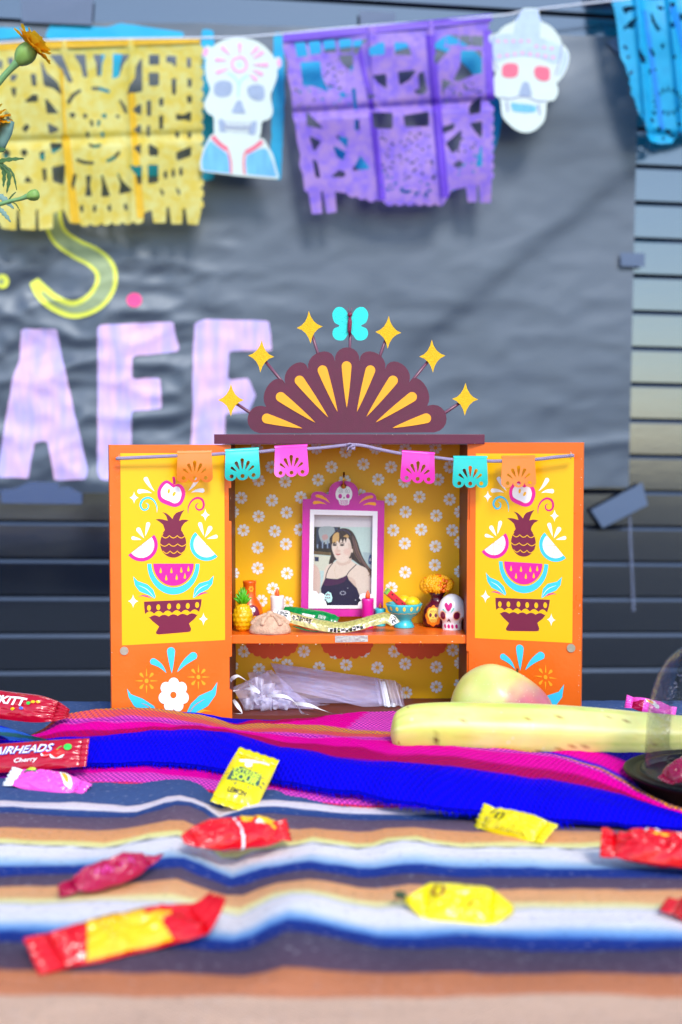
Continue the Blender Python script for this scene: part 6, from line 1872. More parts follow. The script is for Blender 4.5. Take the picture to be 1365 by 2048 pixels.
from mathutils.bvhtree import BVHTree
bv = BVHTree.FromPolygons(vs, fs)
def fnsk(x, y, o):
    """x, y in photograph pixels around the skull: project straight back on to the glaze"""
    q = P(x, y, 1.30); dr = Vector((0, 1, 0))
    h = bv.ray_cast(Vector((pt.x + (x - 904.5) * u, 1.28, S0 + (1256 - y) * u)), dr)
    yy = h[0].y if h[0] is not None else pt.y - 10 * u
    return Vector((pt.x + (x - 904.5) * u, yy - o, S0 + (1256 - y) * u))
Z2 = lambda pts: shift(pts, 0.14652, 740, 1120)
m_peach = mat('peach_print', (246, 190, 150), 0.35, 0.5, 0.02); m_mint = mat('mint_leaf_print', (120, 210, 196), 0.35, 0.5, 0.02)
mb = MB()
def skp(q, m_, o):
    # fan from the centre so that the paint follows the round surface
    cx = sum(p[0] for p in q) / len(q); cy = sum(p[1] for p in q) / len(q)
    n = len(q); V = []; F = []
    rings = 5
    for i in range(rings + 1):
        t = i / rings
        for p in q: V.append(fnsk(cx + (p[0] - cx) * t, cy + (p[1] - cy) * t, o))
    for i in range(rings):
        for k in range(n): F.append((i * n + k, i * n + (k + 1) % n, (i + 1) * n + (k + 1) % n, (i + 1) * n + k))
    mb.add(V, F, m_, True)
skp(Z2(ell(988, 724, 42, 70, -0.1)), m_peach, 0.0002); skp(Z2(ell(1172, 722, 54, 66, 0.1)), m_peach, 0.0002)
skp(Z2(ell(988, 724, 31, 54, -0.1)), m_maroonp, 0.0004); skp(Z2(ell(1172, 722, 44, 52, 0.1)), m_maroonp, 0.0004)
skp(Z2(catmull([(1060, 575), (1085, 545), (1112, 565), (1100, 610), (1058, 662), (1020, 615), (1010, 570), (1035, 546)], 3, True)), m_dpink, 0.0004)
skp(Z2(tear(992, 640, 10, 1035, 692)), m_mint, 0.0004); skp(Z2(tear(1128, 625, 11, 1085, 690)), m_mint, 0.0004)
skp(Z2([(1062, 762), (1080, 775), (1094, 812), (1086, 815), (1066, 785), (1052, 808), (1044, 806)]), m_maroonp, 0.0004)
for (x, w) in [(1021, 12), (1067, 17), (1115, 17), (1173, 18)]: skp(Z2(ell(x, 872, w, 29, -0.1, 12)), m_dpink, 0.0004)
mb.build('painted_pattern', fig)

# ================================================================ candy wrappers on the shelf
m_wrapg = mat('clear_speckled_wrapper', (188, 180, 104), 0.2, 0.6, 0.55, 420, 0.6, 200, coat=0.4); m_green = mat('green_wrapper', (0, 132, 62), 0.22, 0.6, 0.12, 120, 0.4, 160, coat=0.4)
m_wlab = mat('white_label_print', (236, 232, 230), 0.3, 0.5, 0.02); m_black = mat('black_print', (16, 14, 16), 0.35, 0.5, 0.0); m_lime = mat('lime_print', (206, 214, 40), 0.35, 0.5, 0.05)
def strip(fig, name, path, halfw, thick, m_, nseg=48, tilt=0.55, crinkle=0.0008, ends=True):
    """flattened tube of film following path (points); returns placement function on its top"""
    q = [Vector(p) for p in catmull([tuple(p) for p in path], 8)]
    n = len(q); acc = [0]
    for i in range(1, n): acc.append(acc[-1] + (q[i] - q[i - 1]).length)
    L = acc[-1]
    def frame_at(s):
        s = max(0, min(L, s)); i = 0
        while i < n - 2 and acc[i + 1] < s: i += 1
        t = (s - acc[i]) / max(1e-9, acc[i + 1] - acc[i])
        p = q[i].lerp(q[i + 1], t); T = (q[min(n - 1, i + 2)] - q[max(0, i - 1)]).normalized()
        side = Vector((0, -math.cos(tilt), -math.sin(tilt))); side = (side - T * side.dot(T)).normalized()
        N = side.cross(T); 
        if N.z < 0: N = -N
        return p, T, side, N
    def surf(s, v, o, top=True):
        p, T, side, N = frame_at(s * L)
        e = min(1, min(s, 1 - s) / 0.10) if ends else 1
        th = thick * max(0.05, e) * max(0, 1 - abs(v) ** 2.4)
        w = halfw * (0.92 + 0.08 * e)
        cr = crinkle * noise.noise(Vector((s * 18, v * 2.2, 3))) + crinkle * 0.6 * noise.noise(Vector((s * 45, v * 5, 8)))
        return p + side * (w * v) + N * ((th if top else -th * 0.6) + cr + o)
    for top in (True, False):
        fig_mb.grid(lambda a, b: surf(a, b, 0, top), [i / nseg for i in range(nseg + 1)], [(-1 + j / 6) if top else (1 - j / 6) for j in range(13)], m_)
    return surf, L
# green packet beneath
pt = shelf_at(625, 1.338)
fig = empty('green_candy_packet', pt, 'green candy wrapper with a zigzag end under the speckled packet', 'candy wrapper')
fig_mb = MB()
path = [P(567, 1226, 1.345), P(590, 1228, 1.342), P(615, 1232, 1.340), P(650, 1238, 1.335), P(672, 1247, 1.330), P(640, 1258, 1.327)][:5]
sf, L_ = strip(fig, 'green', path, 0.0085, 0.0022, m_green, tilt=0.9)
fig_mb.build('wrapper_film', fig)
mb = MB(); z1 = lambda pts: shift(pts, 0.2051, 535, 1190)
zz = [(150, 150)] + [(165 + 10 * k, 128 + (8 if k % 2 else 0)) for k in range(20)] + [(368, 165), (330, 190), (190, 200)]
mb.poly(z1(zz), lambda x, y, o: P(x, y, 1.348 - o), m_green, 0.0006); mb.build('zigzag_end', fig)
mb = MB(); fe = [(240, 300), (300, 310), (420, 345), (520, 352), (480, 362), (380, 350), (290, 325)]
mb.poly(z1(fe), lambda x, y, o: P(x, y, 1.313 - o), m_green, 0.0006); mb.build('lower_flap', fig)
mb = MB()
mb.poly([(0.35, -0.1), (0.60, -0.1), (0.58, 0.35), (0.37, 0.35)], lambda a, b, o: sf(a, b, 0.0004 + o), m_wlab)
for k in range(5): mb.ribbon(stroke([(0.66 + k * 0.028, -0.3), (0.67 + k * 0.028, 0.25), (0.68 + k * 0.028, -0.2)], 0.007, 2), lambda a, b, o: sf(a, b, 0.0005), m_wlab)
mb.build('label_print', fig)
# speckled long packet
pt = shelf_at(680, 1.315)
fig = empty('speckled_candy_packet', pt, 'long clear packet of speckled candy with black and white lettering lying across the shelf', 'candy wrapper')
fig_mb = MB()
path = [P(546, 1228, 1.318), P(565, 1231, 1.316), P(600, 1240, 1.314), P(640, 1250, 1.3125), P(680, 1255, 1.311), P(715, 1250, 1.312), P(745, 1241, 1.314), P(770, 1236, 1.317), P(783, 1239, 1.316), P(792, 1248, 1.313)]
sf, L_ = strip(fig, 'speckled', path, 0.0072, 0.0034, m_wrapg, 60, tilt=0.75)
fig_mb.build('wrapper_film', fig)
mb = MB()
mb.fit([(0.0, -1.0), (0.12, -1.0), (0.155, 0.85), (0.06, 0.95), (0.0, 0.2)], lambda a, b, o: sf(a, b, 0.0005 + o), m_wlab); mb.build('label_print', fig); mb = MB()
mb.fit([(0.93, -0.7), (1.0, -0.7), (1.0, 0.7), (0.94, 0.8)], lambda a, b, o: sf(a, b, 0.0005 + o), m_wlab); mb.build('label_print', fig); mb = MB()
for a in range(16):
    a0 = 0.45 + a * 0.017
    mb.poly([(a0, 0.55), (a0 + 0.017, 0.55), (a0 + 0.017, 0.97), (a0, 0.97)], lambda s, v, o: sf(s, v, 0.0004 + o), m_wlab if (a % 5) < 4 else m_lime)
mb.build('label_print', fig); mb = MB()
for a in range(12):
    a0 = 0.15 + a * 0.014
    mb.poly([(a0, -0.2), (a0 + 0.014, -0.2), (a0 + 0.014, 0.55), (a0, 0.55)], lambda s, v, o: sf(s, v, 0.0004 + o), mat('cream_print', (236, 214, 190), 0.3, 0.5, 0.02) if a == 0 else mb.mats[-1])
mb.build('label_print', fig)
mb = MB()
def glyphs(s0, s1, v0, v1, n, seed):
    """small black block strokes: the packet's lettering is too small to read"""
    r = random.Random(seed)
    for k in range(n):
        x = s0 + (s1 - s0) * (k + 0.5) / n; dx = (s1 - s0) / n * 0.36
        for st_ in r.sample([[(x - dx, v0), (x - dx, v1)], [(x + dx, v0), (x + dx, v1)], [(x - dx, v0), (x + dx, v0)], [(x - dx, (v0 + v1) / 2), (x + dx, (v0 + v1) / 2)], [(x - dx, v1), (x + dx, v1)]], 3):
            (xa, va), (xb, vb) = st_
            wx, wv = (0.0016, 0.0) if xa == xb else (0.0, 0.09)
            mb.poly([(xa - wx, va - wv), (xb + wx, vb - wv), (xb + wx, vb + wv), (xa - wx, va + wv)] if xa != xb else [(xa - 0.0022, va), (xa + 0.0022, va), (xb + 0.0022, vb), (xb - 0.0022, vb)], lambda a, b, o: sf(a, b, 0.0009), m_black)
for args in ((0.035, 0.125, -0.55, 0.35, 3, 1), (0.16, 0.31, -0.1, 0.45, 6, 2), (0.46, 0.71, 0.6, 0.9, 9, 3), (0.945, 0.995, -0.5, 0.4, 2, 4)):
    mb = MB(); glyphs(*args); mb.build('lettering', fig)
mb = MB()
mb.ribbon([(0.12, -1), (0.157, 0.9), (0.165, 0.9), (0.128, -1)], lambda a, b, o: sf(a, b, 0.0008), m_black)
mb.build('label_border', fig)

# ================================================================ organza gift bags in the lower compartment
def organza(name, rgb, a):
    m = mat(name, rgb, 0.4, 0.5, 0.10, 70, 0.2, 600, alpha=a, sheen=0.5, stretch=(1, 1, 1))
    return m
m_org = organza('lilac_organza', (206, 198, 252), 0.36); m_org2 = organza('lilac_organza_gathered', (224, 220, 255), 0.5); m_rib = mat('white_satin', (236, 238, 250), 0.3, 0.5, 0.03, 60, sheen=0.3)
ZG = lambda pts: shift(pts, 0.27106, 455, 1310)
def sheet_px(mb, corners, Yf, m_, n=26, wr=0.002, seed=1.0):
    A, B, C, D = [ZG([c])[0] for c in corners]      # TL TR BR BL in zoom px
    def fn(u, v):
        x = (A[0] * (1 - u) + B[0] * u) * (1 - v) + (D[0] * (1 - u) + C[0] * u) * v
        y = (A[1] * (1 - u) + B[1] * u) * (1 - v) + (D[1] * (1 - u) + C[1] * u) * v
        Y = Yf(u, v) + wr * noise.noise(Vector((u * 4 + seed, v * 7, seed))) + wr * 0.35 * noise.noise(Vector((u * 3, v * 11 + u * 3, seed + 4)))
        y += 1.2 * noise.noise(Vector((u * 5, v * 2, seed)))
        p = P(x, y, Y); p.z = max(p.z, zbase + 0.008)
        return p
    mb.grid(fn, [i / n for i in range(n + 1)], [1 - i / n for i in range(n + 1)], m_)
    return fn
base = P(690, 1425, 1.34); base.z = zbase + 0.0065
fig = empty('organza_bag', base, 'flat lilac organza bag with a drawn ribbon channel in the lower compartment', 'gift bag', 'organza bags in the altar')
mb = MB(); f1 = sheet_px(mb, [(318, 58), (1105, 172), (1170, 420), (420, 250)], lambda u, v: 1.368 - 0.03 * v - 0.008 * math.sin(math.pi * u), m_org, 30, 0.004, 1.0)
f2 = sheet_px(mb, [(318, 58), (1120, 172), (1180, 430), (470, 330)], lambda u, v: 1.374 - 0.022 * v, m_org, 26, 0.003, 3.0); mb.build('bag_sheet', fig)
mb = MB(); sheet_px(mb, [(1085, 172), (1240, 188), (1300, 400), (1130, 425)], lambda u, v: 1.366 - 0.03 * v + 0.004 * math.sin(u * 18), m_org2, 30, 0.002, 5.0)
sheet_px(mb, [(1235, 190), (1285, 225), (1315, 415), (1280, 420)], lambda u, v: 1.366 - 0.03 * v + 0.004 * math.sin(u * 14 + v * 3), m_org, 20, 0.004, 6.0); mb.build('gathered_mouth', fig)
mb = MB(); sheet_px(mb, [(1125, 195), (1165, 195), (1215, 412), (1165, 418)], lambda u, v: 1.3625 - 0.03 * v + 0.002 * math.sin(u * 9), m_rib, 14, 0.0015, 7.0)
sheet_px(mb, [(1212, 350), (1248, 360), (1245, 405), (1205, 412)], lambda u, v: 1.336 - 0.004 * math.sin(math.pi * u), m_rib, 8, 0.001, 8.0); mb.build('satin_ribbon', fig)
base = P(540, 1425, 1.33); base.z = zbase + 0.0065
fig = empty('organza_bag', base, 'crumpled lilac organza bag tied with a white satin bow at the compartment left', 'gift bag', 'organza bags in the altar')
mb = MB(); sheet_px(mb, [(150, 130), (330, 112), (640, 400), (260, 470)], lambda u, v: 1.355 - 0.03 * v + 0.005 * math.sin(5 * u), m_org, 26, 0.005, 11.0)
sheet_px(mb, [(40, 240), (300, 120), (420, 420), (150, 440)], lambda u, v: 1.350 - 0.028 * v, m_org, 26, 0.006, 12.0)
sheet_px(mb, [(360, 220), (760, 390), (560, 470), (240, 460)], lambda u, v: 1.345 - 0.02 * v, m_org, 22, 0.004, 13.0); mb.build('bag_sheet', fig)
mb = MB()
for i, (cs, Yc) in enumerate([([(205, 160), (270, 180), (262, 300), (222, 290)], 1.318), ([(270, 215), (355, 205), (340, 300), (250, 290)], 1.316), ([(140, 280), (215, 240), (240, 300), (170, 350)], 1.314), ([(115, 330), (200, 300), (190, 420), (120, 425)], 1.316), ([(240, 330), (330, 300), (330, 410), (250, 440)], 1.313), ([(330, 300), (470, 340), (440, 415), (340, 400)], 1.318), ([(190, 330), (280, 290), (300, 360), (220, 370)], 1.311), ([(290, 260), (400, 260), (400, 330), (300, 320)], 1.319)]):
    sheet_px(mb, cs, lambda u, v, Yc=Yc, i=i: Yc - 0.005 * math.sin(math.pi * u) * math.sin(math.pi * v + 0.3) + 0.003 * math.sin(6 * u + i), m_org2, 10, 0.0025, 20.0 + i)
mb.build('gathered_bow', fig)
def ribbon3(mb, pts, w, m_):
    q = catmull([(p[0], p[1], Y) for p, Y in pts], 6)
    vs = []; 
    for i, (x, y, Y) in enumerate(q):
        a = q[max(0, i - 1)]; b = q[min(len(q) - 1, i + 1)]
        dx, dy = b[0] - a[0], b[1] - a[1]; d = math.hypot(dx, dy) or 1
        tw = 0.55 + 0.45 * math.sin(i * 0.35)
        for s_ in (-1, 1):
            X_, Y_ = ZG([(x - dy / d * w * tw * s_, y + dx / d * w * tw * s_)])[0]
            p = P(X_, Y_, Y + s_ * 0.0015 * math.cos(i * 0.35)); p.z = max(p.z, zbase + 0.0072); vs.append(p)
    mb.add(vs, [(2 * i, 2 * i + 1, 2 * i + 3, 2 * i + 2) for i in range(len(q) - 1)], m_, True)
mb = MB()
ribbon3(mb, [((240, 280), 1.312), ((190, 240), 1.308), ((140, 190), 1.306), ((80, 155), 1.306), ((35, 175), 1.31), ((30, 200), 1.314)], 15, m_rib)
ribbon3(mb, [((240, 280), 1.312), ((180, 250), 1.308), ((100, 255), 1.307), ((45, 265), 1.31)], 14, m_rib)
ribbon3(mb, [((45, 330), 1.312), ((80, 380), 1.308), ((110, 430), 1.304), ((95, 470), 1.302), ((50, 465), 1.303)], 15, m_rib)
ribbon3(mb, [((290, 300), 1.312), ((420, 305), 1.308), ((500, 350), 1.304), ((545, 420), 1.301), ((600, 470), 1.299)], 13, m_rib)
ribbon3(mb, [((480, 355), 1.318), ((600, 370), 1.312), ((700, 405), 1.305), ((800, 440), 1.299), ((860, 450), 1.298)], 15, m_rib)
mb.build('satin_ribbon', fig)

# ================================================================ fruit on the table
def fruit_mat(name, base, blush, speck, rough=0.3):
    m = bpy.data.materials.new(name); m.use_nodes = True
    nt = m.node_tree; b = nt.nodes['Principled BSDF']
    b.inputs['Roughness'].default_value = rough; b.inputs['Specular IOR Level'].default_value = 0.4
    b.inputs['Subsurface Weight'].default_value = 0.15; b.inputs['Subsurface Radius'].default_value = (0.01, 0.008, 0.003); b.inputs['Subsurface Scale'].default_value = 0.3
    at = nt.nodes.new('ShaderNodeAttribute'); at.attribute_name = 'stripe'
    tc = nt.nodes.new('ShaderNodeTexCoord')
    nz = nt.nodes.new('ShaderNodeTexNoise'); nz.inputs['Scale'].default_value = 45; nz.inputs['Detail'].default_value = 7
    nt.links.new(tc.outputs['Object'], nz.inputs[0])
    mx = nt.nodes.new('ShaderNodeMix'); mx.data_type = 'RGBA'; mx.blend_type = 'OVERLAY'; mx.inputs[0].default_value = 0.35
    nt.links.new(at.outputs['Color'], mx.inputs[6]); nt.links.new(nz.outputs['Color'], mx.inputs[7])
    n2 = nt.nodes.new('ShaderNodeTexVoronoi'); n2.inputs['Scale'].default_value = speck
    nt.links.new(tc.outputs['Object'], n2.inputs['Vector'])
    r2 = nt.nodes.new('ShaderNodeMapRange'); r2.inputs[1].default_value = 0.10; r2.inputs[2].default_value = 0.16; r2.inputs[3].default_value = 0.35; r2.inputs[4].default_value = 0.0
    nt.links.new(n2.outputs['Distance'], r2.inputs[0])
    m2 = nt.nodes.new('ShaderNodeMix'); m2.data_type = 'RGBA'
    nt.links.new(r2.outputs[0], m2.inputs[0]); nt.links.new(mx.outputs[2], m2.inputs[6]); m2.inputs[7].default_value = (0.8, 0.75, 0.5, 1)
    nt.links.new(m2.outputs[2], b.inputs['Base Color'])
    return m
def mixc(a, b, t): return [a[i] * (1 - t) + b[i] * t for i in range(3)]
sstep = lambda a, b, x: (lambda t: t * t * (3 - 2 * t))(max(0.0, min(1.0, (x - a) / (b - a))))

# mango
m_mango = fruit_mat('mango_skin', None, None, 260)
YM = 1.185; cm = P(1003, 1419, YM); um = YM / FPX
mango = empty('mango', Vector((cm.x, YM, TZ)), 'pale green mango with a pink blush resting against the right altar door', 'mango')
prof = catmull([(-106, 18), (-104, -6), (-96, -36), (-78, -66), (-50, -85), (-22, -92), (2, -88), (24, -80), (52, -64), (78, -44), (98, -20), (108, 6), (108, 22), (96, 52), (66, 76), (20, 86), (-40, 82), (-84, 58)], 5, True)
def mango_r(a):
    best = None
    for i in range(len(prof)):
        p, q = prof[i], prof[(i + 1) % len(prof)]
        a0, a1 = math.atan2(p[1], p[0]), math.atan2(q[1], q[0])
        d = (a1 - a0 + math.pi) % (2 * math.pi) - math.pi; e = (a - a0 + math.pi) % (2 * math.pi) - math.pi
        if abs(d) > 1e-9 and 0 <= e / d <= 1: return math.hypot(*p) * (1 - e / d) + math.hypot(*q) * e / d
    return 95
mb = MB(); cols = []
NU, NV = 72, 40; vs = []; fs = []
for j in range(NV + 1):
    ph_ = -math.pi / 2 + math.pi * j / NV       # towards -Y .. +Y
    for k in range(NU):
        a = 2 * math.pi * k / NU; r = mango_r(a) * math.cos(ph_) ** 0.92 if abs(ph_) < 1.57 else 0
        x, z = r * math.cos(a), -r * math.sin(a); y = 78 * math.sin(ph_)
        # the flat crease below the beak
        y += 10 * math.exp(-((x - 40) / 30) ** 2 - ((z - 70) / 14) ** 2) * (1 if y < 0 else 0)
        vs.append(cm + Vector((x * um, y * um, z * um)))
        g1, g2, pk_ = lin((188, 206, 96)), lin((216, 210, 136)), lin((190, 84, 108))
        n_ = 0.5 + 0.9 * noise.noise(Vector((x / 40, y / 40, z / 40)))
        c = mixc(g1, g2, max(0, min(1, n_ + 0.2)))
        t = sstep(-45, 25, x - 0.3 * z + 30 * noise.noise(Vector((x / 25, z / 25, 3)))) * sstep(84, 30, z) * sstep(120, 88, x)
        c = mixc(c, pk_, 0.9 * t)
        cols.append((c[0], c[1], c[2], 1))
for j in range(NV):
    for k in range(NU): fs.append((j * NU + k, j * NU + (k + 1) % NU, (j + 1) * NU + (k + 1) % NU, (j + 1) * NU + k))
mb.add(vs, fs, m_mango, True); mb.cols = cols; mb.build('mango_body', mango)
m_stem = mat('dry_stem', (96, 66, 30), 0.8, 0.2, 0.2, 200)
mb = MB(); mb.tube([cm + Vector((32 * um, 4 * um, 74 * um)), cm + Vector((33 * um, 5 * um, 83 * um))], [0.0012, 0.0009], m_stem, 8); mb.build('stem_scar', mango)

# plantain
m_ban = fruit_mat('banana_skin', None, None, 60, 0.38)
bpx = [(782, 1466, 8), (788, 1463, 30), (800, 1460, 41), (830, 1456, 47), (900, 1455, 50), (1000, 1457, 51), (1100, 1460, 50.5), (1200, 1464, 47.5), (1290, 1468, 43), (1370, 1468, 36), (1430, 1462, 28), (1480, 1450, 20), (1515, 1440, 14), (1555, 1428, 13), (1590, 1418, 12)]
YBN = lambda x: 1.108 + (0.00000016 * (x - 1000) ** 2 if x > 1000 else 0)
q = catmull(bpx, 8)
ban = empty('banana', Vector((P(1050, 1460, 1.12).x, 1.12, TZ)), 'big pale yellow banana lying on the shawl in front of the mango', 'banana')
vs = []; fs = []; cols = []; NB = 40
for i, (x, y, r) in enumerate(q):
    Y = YBN(x); c = P(x, y, Y); u = Y / FPX
    for k in range(NB):
        a = 2 * math.pi * k / NB
        ridge = 1 + 0.035 * math.cos(5 * (a - 0.35)) * (1 if x < 1480 else 0.4)
        cy, cz = math.cos(a), math.sin(a)
        vs.append(c + Vector((0, cy * r * u * ridge, cz * r * u * ridge)))
        n_ = noise.noise(Vector((x / 160, a * 2, 1)))
        c1 = mixc(lin((222, 218, 132)), lin((206, 214, 104)), sstep(-0.3, 0.4, n_ + (900 - x) / 500))
        c1 = mixc(c1, lin((206, 176, 70)), 0.7 * sstep(-0.75, -0.98, cz) )  # shade along the underside, mixed into the skin colour
        br_ = math.exp(-((x - 869) / 5.5) ** 2 - ((c.z + cz * r * u - P(x, 1471, Y).z) / (7.5 * u)) ** 2) if cy < 0 else 0
        br_ += 0.45 * math.exp(-((x - 866) / 2.5) ** 2 - ((c.z + cz * r * u - P(x, 1477, Y).z) / (10 * u)) ** 2) if cy < 0 else 0
        c1 = mixc(c1, lin((84, 44, 16)), min(0.95, br_ * 1.2))
        c1 = mixc(c1, lin((176, 186, 78)), 0.55 * sstep(0.05, 0.5, noise.noise(Vector((x / 240, a * 3.0, 5))) + 0.25 * noise.noise(Vector((x / 30, a * 9, 2)))))
        c1 = mixc(c1, lin((150, 110, 44)), 0.8 * sstep(0.50, 0.60, noise.noise(Vector((x / 9, a * 7, 11)))))
        c1 = mixc(c1, lin((244, 240, 190)), 0.35 * sstep(0.8, 1.0, math.cos(5 * (a - 0.35))))  # highlights on the ridge crests, painted into the skin colour
        if x > 1500: c1 = mixc(c1, lin((150, 150, 60)), sstep(1500, 1560, x))
        cols.append((c1[0], c1[1], c1[2], 1))
for i in range(len(q) - 1):
    for k in range(NB): fs.append((i * NB + k, i * NB + (k + 1) % NB, (i + 1) * NB + (k + 1) % NB, (i + 1) * NB + k))
fs.append(tuple(range(NB))[::-1]); fs.append(tuple((len(q) - 1) * NB + k for k in range(NB)))
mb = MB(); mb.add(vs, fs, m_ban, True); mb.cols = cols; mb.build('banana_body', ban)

# ================================================================ clear domed cake cup
m_dome = clear_plastic('clear_dome_plastic', (0.975, 0.975, 0.98), 0.05, 1.45); m_base = mat('black_plastic', (5, 6, 8), 0.42, 0.12, 0.05, 40)
dc = Vector((0.3005, 1.025, TZ + 0.0005))
dome = empty('dome_container', dc, 'clear plastic dome on a round black base at the right end of the shawl', 'cake container')
mb = MB()
mb.lathe(dc, [(0.001, 0), (0.0605, 0), (0.064, 0.002), (0.0675, 0.0145), (0.0715, 0.016), (0.0735, 0.0175), (0.0735, 0.0188), (0.0715, 0.0196), (0.0675, 0.0176), (0.063, 0.0166), (0.0615, 0.0184), (0.0600, 0.0184), (0.059, 0.0140), (0.001, 0.013)], m_base, 72); mb.build('base', dome)
mb = MB()
dp = [(0.0590, 0.0146), (0.0590, 0.0200), (0.0572, 0.0215), (0.0565, 0.04), (0.0555, 0.058), (0.0530, 0.076), (0.0485, 0.092), (0.041, 0.106), (0.031, 0.1155), (0.019, 0.1215), (0.008, 0.124), (0.0004, 0.1245)]
dp = [(r, z) for r, z in catmull(dp, 3)]
n = 72; V = []; F = []
for (r, z) in dp:
    for k in range(n):
        w = 2 * math.pi * k / n; V.append(dc + Vector((r * math.cos(w), r * math.sin(w), z)))
for i in range(len(dp) - 1):
    for k in range(n): F.append((i * n + k, i * n + (k + 1) % n, (i + 1) * n + (k + 1) % n, (i + 1) * n + k))
mb.add(V, F, m_dome, True)
mb.build('dome', dome)

# ================================================================ wrapped candies
def wrapper_mat(name, rgb, k=1.0): return mat(name, rgb, 0.2, 0.5, 0.05, 60, 0.4, 70, coat=0.2, k=k)
c_yel = wrapper_mat('yellow_wrapper', (232, 212, 0)); c_red = wrapper_mat('red_wrapper', (212, 2, 20)); c_dred = wrapper_mat('cherry_wrapper', (178, 8, 40)); c_pnk = wrapper_mat('pink_wrapper', (244, 84, 196)); c_mag = wrapper_mat('raspberry_wrapper', (172, 4, 66)); c_gold = wrapper_mat('gold_print_wrapper', (246, 188, 0)); c_wht = wrapper_mat('white_wrapper', (238, 238, 240))
c_prp = wrapper_mat('purple_wrapper', (150, 30, 110))
m_pblk = mat('dark_print', (46, 44, 10), 0.35, 0.5, 0.0); m_pbrown = mat('brown_print', (150, 96, 20), 0.35, 0.5, 0.1, 60); m_slate = mat('slate_print', (58, 92, 86), 0.35, 0.5, 0.25, 160); m_limep = mat('lime_lettering', (206, 226, 60), 0.35, 0.5, 0.05); m_bluep = mat('blue_outline_print', (64, 84, 190), 0.35, 0.5, 0.03); m_grn = mat('green_print', (40, 200, 70), 0.35, 0.5, 0.05); m_cher = mat('bright_red_print', (240, 20, 20), 0.3, 0.5, 0.03)

